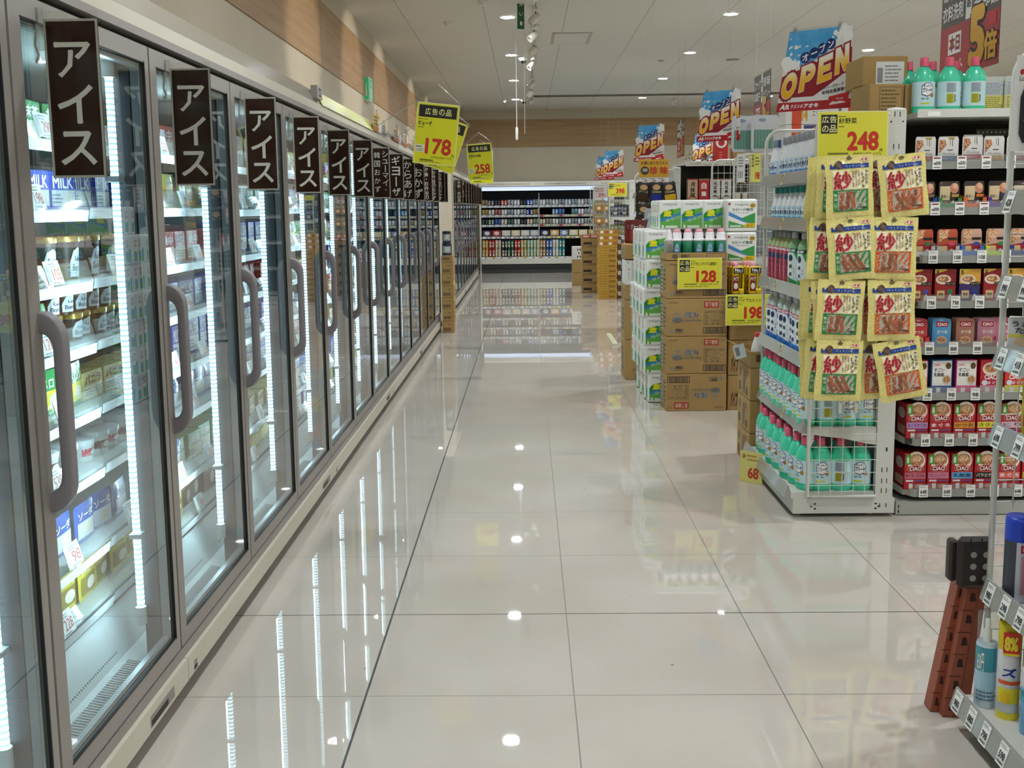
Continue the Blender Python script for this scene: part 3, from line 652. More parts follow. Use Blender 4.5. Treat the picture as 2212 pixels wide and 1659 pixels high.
def end_rack(label, x, y, shelves=SH_E, yl=.9, tags=()):
    r = thing('end_rack', label, 'shelf rack', (x, y, 0))
    mb = MB(); mb.box(.04, .49, 0, yl, .018, .088, STEEL); p = Pan(mb, (.04, -.0005, 0), eps=.0004)
    for cx in (.085, .355): p.disc(cx+.012, .062, .0055, .004, INK); p.disc(cx+.012, .040, .0055, .004, INK); p.disc(cx-.004+(.028 if cx > .2 else 0), .050, .0035, .004, INK)
    slots(p, (.385, .413), (.045,), .004, .018)
    mb.build('base', r)
    mb = MB()
    for a in (.08, .40):
        for b in (.06, yl-.06): mb.lathe([(.012, 0), (.012, .018)], STEEL, 10, cx=a, cy=b)
    mb.build('feet', r)
    for k, yy in enumerate((0, yl-.03)):
        mb = MB(); mb.box(.403, .480, yy, yy+.03, .088, 1.785, STEEL); mb.lathe([(.042, 0), (.038, .006), (.0, .011)], WHITE, 20, sy=.4, cx=.4415, cy=yy+.015, z0=1.785)
        if k == 0:
            p = Pan(mb, (0, -.0005, 0), eps=.0003); slots(p, (.43, .452), (.11, .155, .205)); slots(p, (.43, .452), (1.62, 1.755)); p.rect(.444, .30, .451, .318, INK)
            p.disc(.416, 1.735, .0035, .0035, INK); p.disc(.466, 1.735, .0035, .0035, INK)
        mb.build('post', r)
    mb = MB(); mb.box(.445, .475, .03, yl-.03, .088, 1.76, STEELG); mb.build('back_panel', r)
    for i, z in enumerate(shelves):
        xf = .0 if i == 0 else .065
        mb = MB(); mb.box(xf+.03, .445, .012, yl-.012, z-.03, z, STEEL)
        for yy in (.004, yl-.01):
            if i: mb.raw([(xf+.05, yy, z-.03), (.44, yy, z-.03), (.44, yy, z-.085), (.36, yy, z-.075), (.25, yy, z-.05), (.16, yy, z-.04)]+[(xf+.05, yy+.006, z-.03), (.44, yy+.006, z-.03), (.44, yy+.006, z-.085), (.36, yy+.006, z-.075), (.25, yy+.006, z-.05), (.16, yy+.006, z-.04)],
                             [(0, 5, 4, 3, 2, 1), (6, 7, 8, 9, 10, 11), (5, 11, 10, 4), (4, 10, 9, 3), (3, 9, 8, 2)], STEEL)
            mb.box(xf+.03, .40, yy, yy+.008, z-.03, z+.0, STEEL)
        s = mb.build('shelf', r)
        mb = MB(); a, b = .008, yl-.008
        mb.raw([(xf+.03, a, z-.028), (xf+.03, b, z-.028), (xf, b, z-.026), (xf, a, z-.026), (xf+.016, b, z+.030), (xf+.016, a, z+.030), (xf+.020, b, z+.030), (xf+.020, a, z+.030), (xf+.03, b, z), (xf+.03, a, z)],
               [(0, 3, 2, 1), (3, 5, 4, 2), (5, 7, 6, 4), (7, 9, 8, 6), (0, 9, 7, 5, 3), (1, 2, 4, 6, 8)], RAILG)
        mb.raw([(xf-.0012, a, z-.022), (xf-.0012, b, z-.022), (xf+.0135, b, z+.028), (xf+.0135, a, z+.028)], [(0, 3, 2, 1)], CLEARP)
        mb.build('price_rail', s)
        for tg in tags:
            if tg[0] != i: continue
            g = tag_copy(yellow_tag) if len(tg) == 2 else tag_copy(white_tag, tg[2]); g.parent = s
            g.location = (xf-.0015, tg[1], z-.026)
            # lean the tag back along the sloping rail
            g.rotation_euler = (Matrix.Rotation(.28, 3, 'Y') @ Matrix.Rotation(-PI/2, 3, 'Z')).to_euler()
    for k, yy in enumerate((-.012, yl+.012)):
        o = side_frame_mesh(.098, .402, .10, 1.765).build('side_frame', r); o.location = (0, yy, 0)
    return r
TG = [(0, .62), (1, .35), (2, .42), (3, .55), (3, .70), (4, .45), (5, .45)]
RB = end_rack('white end rack of bleach and detergent bottles, facing the aisle', 1.14, 4.49, tags=TG)
def gondola(label, x0, x1, y, zs, depth=.45, zt=1.785, tagset=None, dz=.012, top_over=True):
    """double sided run facing the camera"""
    r = thing('gondola_shelf', label, 'shelf rack', (x0, y, 0)); L = x1-x0
    mb = MB(); mb.box(.0, L, .0, .9, .004, .062, M('#a9aaa2', .45)); p = Pan(mb, (0, -.0005, 0)); slots(p, (.012,), (.012, .035), .005, .014); mb.build('base', r)
    mb = MB(); mb.box(0, L, .43, .47, .06, zt-.03, M('#3a382f', .75)); mb.build('back_panel', r)
    for i, z in enumerate(zs):
        mb = MB(); t = .022
        mb.box(.035, L, .02, .43, z-t, z, M('#2e2c26', .6) if i else M('#8d8a80', .5)); mb.raw([(.0, .43, z-t), (.035, .02, z-t), (.035, .02, z+.008), (.0, .43, z+.03)], [(0, 1, 2, 3)], STEEL)
        s = mb.build('shelf', r)
        mb = MB(); mb.box(.075, L, .004, .02, z-.028, z+.004, RAILG); mb.box(.075, L, .002, .0035, z-.024, z+.032, CLEARP)
        mb.raw([(.05, .06, z-.028), (.078, .0, z-.028), (.078, .0, z+.006), (.05, .06, z+.02)], [(0, 1, 2, 3)], STEEL)
        mb.build('price_rail', s)
        if tagset:
            price, small, xs_ = tagset[i]
            for q in xs_:
                g = tag_copy(white_tag, price, small=small); g.parent = s; g.location = (q-x0, .0005, z-.029)
    if top_over:
        mb = MB(); mb.box(.02, L, -.02, .92, zt-.035, zt-.012, STEEL); mb.box(.02, L, -.024, -.02, zt-.035, zt, STEEL); mb.box(.06, .115, -.026, -.024, zt-.031, zt-.010, WHITE); mb.build('top_shelf', r)
    return r
GX = [1.765, 1.87, 1.975, 2.08, 2.185, 2.29, 2.395]
GZ = [.112, .345, .552, .757, .96, 1.158, 1.366, 1.562]
GT = [('648', None, GX), ('648', None, GX), ('98', None, GX), ('88', None, GX), ('798', None, GX), ('108', None, GX), ('300', '3', GX), ('300', '3', GX)]
G1 = gondola('grey shelf run of cat food pouches and boxes facing the camera', 1.645, 4.6, 4.51, GZ, tagset=GT)
# next rows behind
RC = end_rack('white end rack behind the toilet cleaner cartons and paper towels', 1.46, 7.85, shelves=SH_E[:-1])
RD = end_rack('white end rack with the black snack bags and yellow snack sign', 1.14, 10.95, tags=[])
RE = end_rack('white wire end rack behind the ochre carton stack, with the 398 sign', 1.18, 16.0, shelves=[.115, .5, .95, 1.235, 1.50], tags=[])
RF = end_rack('farthest white end rack, with round snack packs on its side', 1.14, 19.2, shelves=[.115, .5, .86, 1.14, 1.38], tags=[])
G2 = gondola('grey shelf run behind the cat food shelves, mostly hidden', 1.965, 4.6, 7.9, [.112, .5, .9, 1.3], depth=.45)
G3 = gondola('shelf run with sake cartons in front of a dark back', 1.635, 4.6, 10.93, [.112, .45, .8, 1.10, 1.415], depth=.45, zt=1.85)
G4 = gondola('distant shelf run behind the sake cartons', 1.69, 4.6, 16.05, [.112, .5, .9, 1.3], depth=.45)
G5 = gondola('farthest shelf run near the drink fridge', 1.65, 4.6, 19.25, [.112, .5, .9, 1.3], depth=.45)
mb = MB(); p = Pan(mb, (.03, -.0245, 1.817), eps=.0006); mb.box(.03, .62, -.030, -.024, 1.800, 1.846, M('#d9d4c6', .4)); p = Pan(mb, (.03, -.0305, 1.80), eps=.0006)
p.text('これは便利', .03, .010, .16, .038, M('#5a4a3a'), 1, .01, keep=True); p.text('これは', .36, .010, .50, .038, M('#5a4a3a'), 1, .01, keep=True); p.rect(.18, .012, .34, .017, M('#8a6a4a'), 1); mb.build('header_strip', G3)
# ================================================================ bottles and packs
def wrapfn(R, sx, sy): return lambda x, y, l: ((R*sx+l)*math.sin(x/R), -(R*sy+l)*math.cos(x/R), y)
def bleach():
    t = thing('bleach_bottle', '', 'bottle'); G = M('#3fcfa4', .32, coat=.3); R = .049; sx, sy = 1, .72
    mb = MB(); mb.lathe([(.042, 0), (.048, .006), (R, .014), (.0475, .022), (R, .030), (R, .138), (.0475, .150), (.042, .168), (.033, .186), (.022, .199), (.017, .203), (.017, .208)], G, 22, sx, sy)
    mb.build('bottle_body', t)
    mb = MB(); mb.lathe([(R+.0006, .032), (R+.0006, .136)], M('#c7e6ea', .35), 22, sx, sy, caps=False)
    for side in (0, 1):
        off = side*PI*R; f = wrapfn(R+.0008, sx, sy); p = Pan(mb, eps=.0003, fn=lambda x, y, l, f=f, off=off: f(x+off, y, l), seg=.012)
        if side == 0:
            p.poly([(-.026, .080), (-.026, .118), (-.010, .132), (.012, .132), (.026, .118), (.026, .088), (.0, .072)], M('#1c4a80', .4), 1)
            p.poly([(-.023, .083), (-.023, .116), (-.008, .129), (.010, .129), (.023, .116), (.023, .090), (.0, .076)], WHITE, 2)
            p.text('キッチン', -.018, .112, .018, .123, M('#15356b', .4), 3, .04); p.text('ブリーチ', -.021, .090, .021, .110, M('#15356b', .4), 3, .06)
            p.disc(.022, .080, .009, .010, M('#b0762c', .5), 4, 10); p.text('除菌・漂白', -.026, .060, .006, .068, M('#4a6a8a'), 2, .02); p.rect(-.028, .040, .012, .048, M('#c9d43a', .4), 1)
        else:
            p.rect(-.020, .090, .020, .130, M('#aab8be', .4), 1); lines(p, -.019, .091, .019, .129, 8, M('#6a7a84'), 2, .4); p.rect(-.018, .044, .012, .084, M('#b9b820', .4), 1); lines(p, -.016, .046, .010, .082, 6, M('#6a6a20'), 2, .4, 4); barcode(p, .014, .05, .020, .08, INK, 1)
    mb.build('label', t)
    mb = MB(); mb.lathe([(.0185, .203), (.0178, .222), (.0172, .238), (.0158, .241), (0, .241)], M('#e8607c', .35), 16, caps=False); mb.build('cap', t)
    return Kind(t)
def squeeze(body, band, labelc, navy, low, name, kata, capc='#c9cccb', neck='#b8c4bc'):
    t = thing(name, '', 'bottle'); R = .036; sx, sy = 1, .72
    mb = MB(); mb.lathe([(.032, 0), (R, .005), (R, .150)], M(body, .25, coat=.4), 18, sx, sy); mb.lathe([(R, .150), (R, .185), (.033, .205), (.024, .222), (.015, .232), (.013, .238)], M(neck, .12, coat=.6), 18, sx, sy, caps=False)
    mb.build('bottle_body', t)
    mb = MB(); f = wrapfn(R+.0006, sx, sy); p = Pan(mb, eps=.0003, fn=f, seg=.012)
    mb.lathe([(R+.0006, .168), (R+.0006, .186)], M(band, .35), 18, sx, sy, caps=False); mb.lathe([(R+.0003, .006), (R+.0003, .168)], M(low, .3), 18, sx, sy, caps=False)
    if labelc:
        mb.lathe([(R+.0005, .012), (R+.0005, .168)], M(labelc, .3), 18, sx, sy, caps=False)
        for o_ in (0, PI*R):
            q = Pan(mb, eps=.0003, fn=lambda x, y, l, o_=o_: f(x+o_, y, l), seg=.012)
            q.poly([(-.036, .012), (.036, .012), (.036, .030), (-.036, .062)], M(low, .3), 2); q.poly([(.012, .168), (.036, .168), (.036, .125)], M(low, .3), 2)
    for sgn in (0, 1):
        o_ = sgn*PI*R; q = Pan(mb, eps=.0003, fn=lambda x, y, l: f(x+o_, y, l), seg=.012)
        q.disc(-.004, .142, .013, .016, M(navy, .4), 2, 12); q.vtext(kata, -.012, .048, .006, .122, M(navy, .4), 3, .03, .1); q.text('除菌', -.022, .171, .022, .183, WHITE, 4, .04)
        q.vtext('本体', .012, .07, .020, .10, M('#8a9ab0'), 3, .02)
    mb.build('label', t)
    mb = MB(); mb.lathe([(.0145, .234), (.0145, .252), (.0125, .262), (0, .264)], M(capc, .35), 14, caps=False); mb.build('cap', t)
    return Kind(t)
def haiter(capc, trigger):
    t = thing('cleaner_bottle', '', 'bottle'); R = .037; sx, sy = 1, .72; W = M('#e9ecee', .3, coat=.2)
    H = .085
    mb = MB(); mb.lathe([(.034, 0), (R, .005), (R, H), (.034, H+.008), (.026, H+.035), (.018, H+.058), (.015, H+.066)], W, 18, sx, sy); mb.build('bottle_body', t)
    mb = MB(); f = wrapfn(R+.0006, sx, sy); mb.lathe([(R+.0006, .008), (R+.0006, H-.002)], M('#bfe3f2' if not trigger else '#cfe4f6', .35), 18, sx, sy, caps=False)
    for sgn in (0, 1):
        o_ = sgn*PI*R; p = Pan(mb, eps=.0003, fn=lambda x, y, l: f(x+o_, y, l), seg=.012)
        p.rect(-.030, .050, .030, .078, M('#e6f2fa', .35), 1); p.text('キッチン', -.014, .068, .018, .077, M('#14305c'), 3, .03); p.text('ハイター', -.028, .044, .028, .067, M('#122c5a', .4), 3, .08)
        p.rect(-.026, .012, .026, .034, M('#3a86d8' if trigger else '#62b4d4', .35), 1); p.text('除菌漂白', -.020, .018, .020, .029, WHITE, 2, .03)
    mb.build('label', t)
    mb = MB(); z = H+.060
    if False:
        mb.lathe([(.016, z), (.016, z+.018)], M('#8b8f94', .4), 12, caps=True); mb.box(-.012, .014, -.028, .020, z+.018, z+.036, M('#8b8f94', .4)); mb.box(-.006, .006, -.034, -.028, z-.012, z+.030, M('#8b8f94', .4))
    else: mb.lathe([(.019, z), (.019, z+.026), (.016, z+.030), (0, z+.030)], M('#8b8f94' if trigger else capc, .35), 14)
    mb.build('cap', t)
    mb = MB(); mb.box(.012, .030, -.004, .002, z-.004, z+.030, M('#2450a8', .4)); mb.build('hang_tag', t)
    return Kind(t)
LEFT = -PI/2
KB = bleach()
def dims(mat_, *a): pass
# --- bleach on the two lower shelves and on the top of the run
for si, (zz, nm_) in enumerate(((.115, 'bottom'), (.41, 'second'))):
    x0 = 1.225 if si == 0 else 1.245
    for j in range(9):
        y = 4.56+j*.094; 
        if y > 5.33: break
        jit = [.0, .01, -.005, .012, 0, -.008, .01, 0, .006][j]
        KB.put((x0+jit*(1 if si == 0 else .4)+(.022 if (si == 0 and j == 0) else 0), y, zz), LEFT+.3+.12*random.uniform(-1, 1)+(.15 if j == 0 else 0), label='green bleach bottle, %s from near end of the aisle row, %s shelf' % (ORD[j+1], nm_), group='green bleach bottles on the two lowest shelves of the end rack')
    for q in range(1, 4):
        x = 1.225+q*.088+(.02 if si else 0)
        KB.put((x, 4.545, zz), (PI if q % 2 == 0 and si == 0 else 0)+.3*random.uniform(-1, 1) if si == 0 else (PI if q == 1 else .1), label='green bleach bottle behind the side wires, %s from the front, %s shelf' % (ORD[q+1], nm_), group='green bleach bottles on the two lowest shelves of the end rack')
        KB.put((x+.012, 4.64, zz), LEFT, label='green bleach bottle, second row behind side wires, %s from front, %s shelf' % (ORD[q+1], nm_), group='green bleach bottles on the two lowest shelves of the end rack')
tops = [(1.735, 4.62, .15, 'front left'), (1.845, 4.62, PI, 'front middle'), (1.955, 4.62, PI-.1, 'front right'), (1.715, 4.75, .4, 'back left'), (1.82, 4.75, .2, 'back middle'), (1.925, 4.75, .1, 'back right')]
for x, y, r_, n_ in tops: KB.put((x, y, 1.774), r_, label='green bleach bottle on top of the cat food shelves, %s' % n_, group='green bleach bottles on top of the cat food shelves', scale=(1.02, 1.02, 1.0))
KQ = squeeze('#2f78c8', '#c8245a', '#e9eff4', '#172a52', '#2a72c4', 'detergent_bottle', '除菌')
for j in range(10): KQ.put((1.262+(.012 if j % 3 == 1 else 0), 4.545+j*.083, .70), LEFT+.55+random.uniform(-.25, .25), label='blue and white detergent bottle on the third shelf, %s from the near end' % ORD[j+1], group='blue and white detergent bottles on the third shelf')
KG = squeeze('#3a9a4c', '#174a44', '#e8f0ee', '#14304a', '#3f9c50', 'detergent_bottle', '緑茶', neck='#8fbf8c'); KR = squeeze('#c03040', '#c8245a', None, '#172a52', '#b83244', 'detergent_bottle', 'りんご', neck='#a4b47a', capc='#9a9c98')
for j in range(5):
    KG.put((1.262+(.03 if j % 2 else 0), 4.545+j*.083, 1.0), LEFT+.55+random.uniform(-.2, .2), label='green and white detergent bottle on the fourth shelf, %s from the near end' % ORD[j+1], group='green detergent bottles on the fourth shelf')
    KR.put((1.262, 4.965+j*.082, 1.0), LEFT+.55+random.uniform(-.2, .2), label='red detergent bottle on the fourth shelf, %s of the red ones from the near end' % ORD[j+1], group='red detergent bottles on the fourth shelf')
KT = haiter('#1f8a80', False); KS = haiter('#8b8f94', True)
for j in range(8):
    KT.put((1.262, 4.56+j*.094, 1.30), LEFT+.6+random.uniform(-.1, .1), label='kitchen cleaner bottle with teal cap on the fifth shelf, %s from the near end' % ORD[j+1], group='teal capped cleaner bottles on the fifth shelf')
    KS.put((1.262, 4.56+j*.086+(.12 if j == 7 else 0), 1.51), LEFT+.6+random.uniform(-.15, .15), label='white spray bottle with grey head on the top shelf, %s from the near end' % ORD[j+1], group='white spray bottles on the top shelf of the end rack', scale=(1, 1, 1.15))
# --- treat bags on the side wires
def treat_bag(c, kind):
    t = thing('treat_bag', '', 'snack bag'); W_, H_ = .19, .25
    BAG = TREAT
    def surf(x, y, side):
        u = x/(W_/2); v = y/H_; th = .012*max(0, 1-abs(u)**3)*max(0, math.sin(PI*min(1, max(0, v*1.08))))**.5
        wr = .0022*math.sin(31*x/W_+7*v*3)*math.cos(23*v+5*u)+.0016*math.sin(60*u*v+9*v)
        return -(th+wr*(1-abs(u)**6)) if side == 0 else th*.6
    mb = MB(); nx, ny = 14, 18
    for side in (0, 1):
        vs = []
        for j in range(ny+1):
            for i in range(nx+1):
                x = -W_/2+W_*i/nx; y = H_*j/ny; xe = x*(1+.02*math.sin(9*j/ny)); vs.append((xe, surf(x, y, side), y-H_))
        fs = [(j*(nx+1)+i, j*(nx+1)+i+1, (j+1)*(nx+1)+i+1, (j+1)*(nx+1)+i) for j in range(ny) for i in range(nx)]
        if side: fs = [f[::-1] for f in fs]
        mb.raw(vs, fs, BAG, True)
    mb.build('pouch', t)
    mb = MB(); p = Pan(mb, eps=.0006, fn=lambda x, y, l: (x, surf(x, y+H_, 0)-.0009-l, y), seg=.014); p.two = True
    p.rect(-.078, -.052, .078, -.034, M('#1f3f86', .3), 1); p.text('snack dog', -.02, -.048, .05, -.039, WHITE, 2, .01); p.disc(-.044, -.037, .015, .017, M('#5a4030', .5), 3, 12); p.rect(.045, -.026, .078, -.014, M('#e8b0a0', .4), 2); p.text('国産', .050, -.025, .073, -.015, M('#a02820'), 3, .02)
    p.rect(-.068, -.136, .076, -.058, M('#ece3bd', .4), 1)
    p.text('紗', -.066, -.136, .006, -.062, M('#e6b8ac', .4), 3, .06); p.text('紗', -.066, -.136, .006, -.062, M('#b41f2c', .4), 5, .03)
    p.vtext('やわらか', .060, -.118, .074, -.060, INK, 3, .02, .05); p.vtext('鶏ささみ', .044, -.132, .058, -.070, INK, 3, .02, .05)
    for q in range(3): p.vtext('国産鶏むね肉使用'[:7], .008+q*.011, -.128+q*.004, .016+q*.011, -.062, M('#4a3a30') if q != 1 else M('#b43a30'), 3, .0, .05)
    F = M('#2d8a4a' if c == 'green' else '#d2602a', .35)
    p.rect(-.068, -.222, .072, -.138, F, 2); p.rect(-.052, -.217, .062, -.142, M('#b7ab9c', .25), 3)
    S = M('#a5623f', .45); S2 = M('#8f5234', .45)
    if kind == 0: sticks = [(-.04, -.215, -.034, -.146, .016), (-.014, -.215, -.010, -.144, .016), (.012, -.213, .004, -.144, .015), (-.044, -.214, -.02, -.20, .01)]
    elif kind == 1: sticks = [(-.04, -.214, .01, -.146, .017), (-.01, -.214, -.036, -.150, .016), (.02, -.214, -.012, -.15, .018), (.03, -.205, .045, -.146, .015), (.0, -.214, .03, -.16, .015)]
    else: sticks = [(.0, -.214, -.044, -.146, .015), (.022, -.214, -.022, -.145, .015), (.044, -.212, .006, -.146, .015), (-.02, -.214, -.046, -.17, .013)]
    for k, (a, b, c_, d, w_) in enumerate(sticks):
        dx, dy = c_-a, d-b; L_ = math.hypot(dx, dy); nx_, ny_ = -dy/L_*w_/2, dx/L_*w_/2
        p.poly([(a+nx_, b+ny_), (a-nx_, b-ny_), (c_-nx_, d-ny_), (c_+nx_, d+ny_)], S if k % 2 == 0 else S2, 4+k)
    p.text('145g', .028, -.214, .062, -.204, INK, 10, .03); p.vtext('野菜入り' if c == 'green' else 'プレーン', -.0665, -.21, -.0535, -.15, M('#d8e8c8' if c == 'green' else '#f4d8a8'), 4, .02, .1)
    mb.build('print', t)
    mb = MB(); mb.lathe([(.007, 0), (.007, .0012)], M('#6a6640', .4), 10, sx=1.5); o = mb.build('hang_hole', t); o.rotation_euler = (PI/2, 0, 0); o.location = (0, -.004, -.012)
    return Kind(t)
def treat_mat():
    t = NT('yellow_film'); tc = t.n('ShaderNodeTexCoord'); v = t.n('ShaderNodeTexVoronoi', i_Scale=150.0); t.l(tc.outputs['Object'], v.inputs['Vector'])
    r = t.n('ShaderNodeValToRGB'); r.color_ramp.elements[0].color = lin('#eee3a0'); r.color_ramp.elements[1].color = lin('#ddd07a'); r.color_ramp.elements[0].position = .2; r.color_ramp.elements[1].position = .5
    t.l(v.outputs['Distance'], r.inputs[0]); t.l(r.outputs[0], t.b.inputs['Base Color']); t.b.inputs['Roughness'].default_value = .25; t.b.inputs['Coat Weight'].default_value = .5; t.b.inputs['Coat Roughness'].default_value = .1; return t.m
TREAT = treat_mat()
KA = [treat_bag('green', 0), treat_bag('green', 2)]; KO = [treat_bag('orange', 1), treat_bag('orange', 0)]
rows = [1.583, 1.335, 1.085, .838]; rn = ['top', 'second', 'third', 'bottom']
for i, z in enumerate(rows):
    for c in range(2):
        KK = (KA, KO)[c]; x = (1.288, 1.477)[c]+(-.012 if i > 1 and c == 0 else 0)
        for d in range(4):
            y = 4.19+d*.042; front = d == 0
            tilt = {(0, 0): -.06, (0, 1): -.13, (1, 0): -.09, (1, 1): .02, (2, 0): .05, (2, 1): -.02, (3, 0): .03, (3, 1): -.2}[(i, c)] if front else random.uniform(-.08, .08)
            dx = {(0, 1): .018, (1, 0): .012, (3, 1): .024}.get((i, c), 0) if front else -.028+.012*random.uniform(-1, 1)
            KK[(i+(0 if front else d)) % 2].put((x+dx, y, z-.002*d), rot=(.0+random.uniform(-.02, .02), tilt*.9, random.uniform(-.06, .06)), label='yellow dog treat bag with %s panel, %s row, %s on its hook' % (('green', 'orange')[c], rn[i], ('frontmost', 'second', 'third', 'rearmost')[d]), group='yellow dog treat bags on the rack side')
        mb = MB(); mb.tube([(0, 4.478-4.19+.0, 0), (0, .09, 0), (0, -.022, .008)], .0028, M('#d8d8d4', .3, 1), 6); mb.box(-.014, .014, .286, .29, -.03, .02, WHITE)
        o = mb.build('hook'); o.location = (x, 4.19, z-.008); tag(o, 'steel peg hook holding the %s row of bags with %s panels' % (rn[i], ('green', 'orange')[c]), 'hook')
K = Kind(thing('hook_stub', 'short white empty hook', 'hook'))
mb = MB(); mb.tube([(0, .03, 0), (0, -.04, .0), (0, -.05, .012)], .004, WHITE, 6); mb.build('peg', K.root); mb = MB(); mb.box(-.007, .007, -.002, .008, -.05, .01, WHITE); mb.build('plate', K.root)
K.put((1.368, 4.462, .53), label='empty white hook clipped on the lower side wires, left one'); K.put((1.438, 4.462, .53), label='empty white hook clipped on the lower side wires, right one')
# ================================================================ cat food boxes and pouches
def boxk(name, w, h, d, col, paint=None, side=None, bev=.0015, rough=.4):
    t = thing(name, '', 'box'); mb = MB(); mb.bbox(-w/2, w/2, 0, d, 0, h, M(col, rough), bev)
    if paint: paint(Pan(mb, (-w/2, 0, 0), eps=.0003), w, h)
    if side: side(Pan(mb, (-w/2, d, 0), (0, -1, 0), eps=.0003), d, h)
    mb.build('box', t); return t
def onebox(name, cat, w, h, d, col, paint=None, side=None, bev=.0015, rough=.4):
    mb = MB(); mb.bbox(-w/2, w/2, 0, d, 0, h, M(col, rough), bev)
    if paint: paint(Pan(mb, (-w/2, 0, 0), eps=.0003), w, h)
    if side: side(Pan(mb, (-w/2, d, 0), (0, -1, 0), eps=.0003), d, h)
    return Kind(tag(mb.build(name), '', cat))
FOOD = noisy('food_picture', '#8f4f30', '#dda676', 140, .4, lo=.42, hi=.58); FOOD2 = noisy('food_picture_pale', '#b87a50', '#f0d0a8', 160, .4, lo=.42, hi=.58)
def ciao_paint(band, bandtxt, txt, dark=False):
    def f(p, w, h):
        p.disc(w*.52, h*.80, w*.42, h*.26, M('#f0e6d8', .4), 1, 20); p.rect(0, h*.92, w, h, M('#c22630', .4), 2) if False else None
        p.disc(w*.54, h*.82, w*.34, h*.17, FOOD, 2, 16); p.disc(w*.56, h*.86, w*.22, h*.10, FOOD2, 3, 12)
        p.rect(0, h*.70-.002, w, h*.70, M('#b01c26', .4), 2) if dark else None
        p.poly([(w*.04, h*.70), (w*.28, h*.70), (w*.28, h*.98), (w*.10, h*.98), (w*.04, h*.92)], M('#4f9a2c', .4), 4); p.text('8', w*.09, h*.74, w*.20, h*.91, WHITE, 5, .04)
        p.disc(w*.5, h*.58, w*.38, h*.10, M('#e8a090', .4), 5, 20); p.disc(w*.5, h*.58, w*.36, h*.088, M('#9a1420', .4), 6, 20); p.text('CIAO', w*.22, h*.53, w*.78, h*.64, WHITE, 7, .03, shear=.1)
        p.rect(w*.03, h*.30, w*.97, h*.47, M(band, .4), 5); p.text(txt, w*.08, h*.34, w*.92, h*.44, M(bandtxt, .4), 6, .02)
        p.rect(w*.08, h*.22, w*.42, h*.27, M('#e8e0e0', .4), 5); p.rect(w*.5, h*.23, w*.9, h*.26, M('#5a60b0', .4), 5)
        p.poly([(w*.22, .004), (w*.40, .004), (w*.40, h*.14), (w*.37, h*.19), (w*.31, h*.15), (w*.25, h*.19), (w*.22, h*.14)], M('#f2eee8', .4), 6); p.disc(w*.7, h*.09, w*.2, h*.07, M('#d09878', .5), 5)
    return f
def ciao_side(p, w, h):
    p.rect(w*.1, h*.1, w*.9, h*.35, M('#d8a890', .4), 1); p.disc(w*.5, h*.7, w*.35, h*.16, M('#e8d8c8', .4), 1)
def row(kinds, names, z, y, xs_, grp, shelf, rz=0, dy=0):
    for k, x in enumerate(xs_):
        kd = kinds[k % len(kinds)]; kd.put((x, y+dy+.004*random.random(), z), rz+random.uniform(-.03, .03), label='%s, %s shelf, %s from left' % (names[k % len(names)], shelf, ORD[k+1]), group=grp)
PX = [1.735+.105*k for k in range(6)]; YS = 4.535
C1 = [onebox('cat_food_box', 'box', .098, .165, .12, '#b81e2a', ciao_paint(b, bt, tx), ciao_side) for b, bt, tx in (('#c86a80', '#3a1420', 'まぐろ・ささみ'), ('#d07a98', '#7a1a30', 'グレインフリー'), ('#5aa8d8', '#102a50', '乳酸菌'), ('#1c1614', '#f0e8d8', 'バラエティ'), ('#e06a5a', '#fff', 'まぐろ'), ('#d8b83a', '#3a2010', 'ささみ'))] if False else None
def hexfix(c): return '#ffffff' if c == '#fff' else c
C1 = [onebox('cat_food_box', 'box', .098, .165, .12, '#b81e2a', ciao_paint(b, hexfix(bt), tx), ciao_side) for b, bt, tx in (('#c86a80', '#3a1420', 'まぐろ・ささみ'), ('#d07a98', '#7a1a30', 'グレインフリー'), ('#5aa8d8', '#102a50', '乳酸菌'), ('#1c1614', '#f0e8d8', 'バラエティ'), ('#e06a5a', '#fff', 'まぐろ'), ('#d8b83a', '#3a2010', 'ささみ'))]
row(C1, ['red cat food box with pink band', 'red cat food box with rose band', 'red cat food box with blue band', 'red cat food box with black band', 'red cat food box with coral band', 'red cat food box with yellow band'], GZ[0], YS, PX, 'red cat food boxes on the bottom shelf', 'bottom')
C2 = [onebox('cat_food_box', 'box', .098, .158, .12, '#b81e2a', ciao_paint(b, hexfix(bt), tx), ciao_side) for b, bt, tx in (('#b890c8', '#5a1a4a', 'まぐろかつお'), ('#b81e2a', '#fff', 'まぐろ'), ('#d8942a', '#4a1a10', 'かつお'), ('#e2d83a', '#2a2a10', 'ささみ'), ('#d8b8c8', '#5a1a30', 'とり'), ('#b81e2a', '#fff', 'まぐろ'))]
row(C2, ['red cat food box with lilac band', 'red cat food box with plain red band', 'red cat food box with orange band', 'red cat food box with yellow band', 'red cat food box with pale band', 'red cat food box with plain red band'], GZ[1], YS, PX, 'red cat food boxes on the second shelf', 'second lowest')
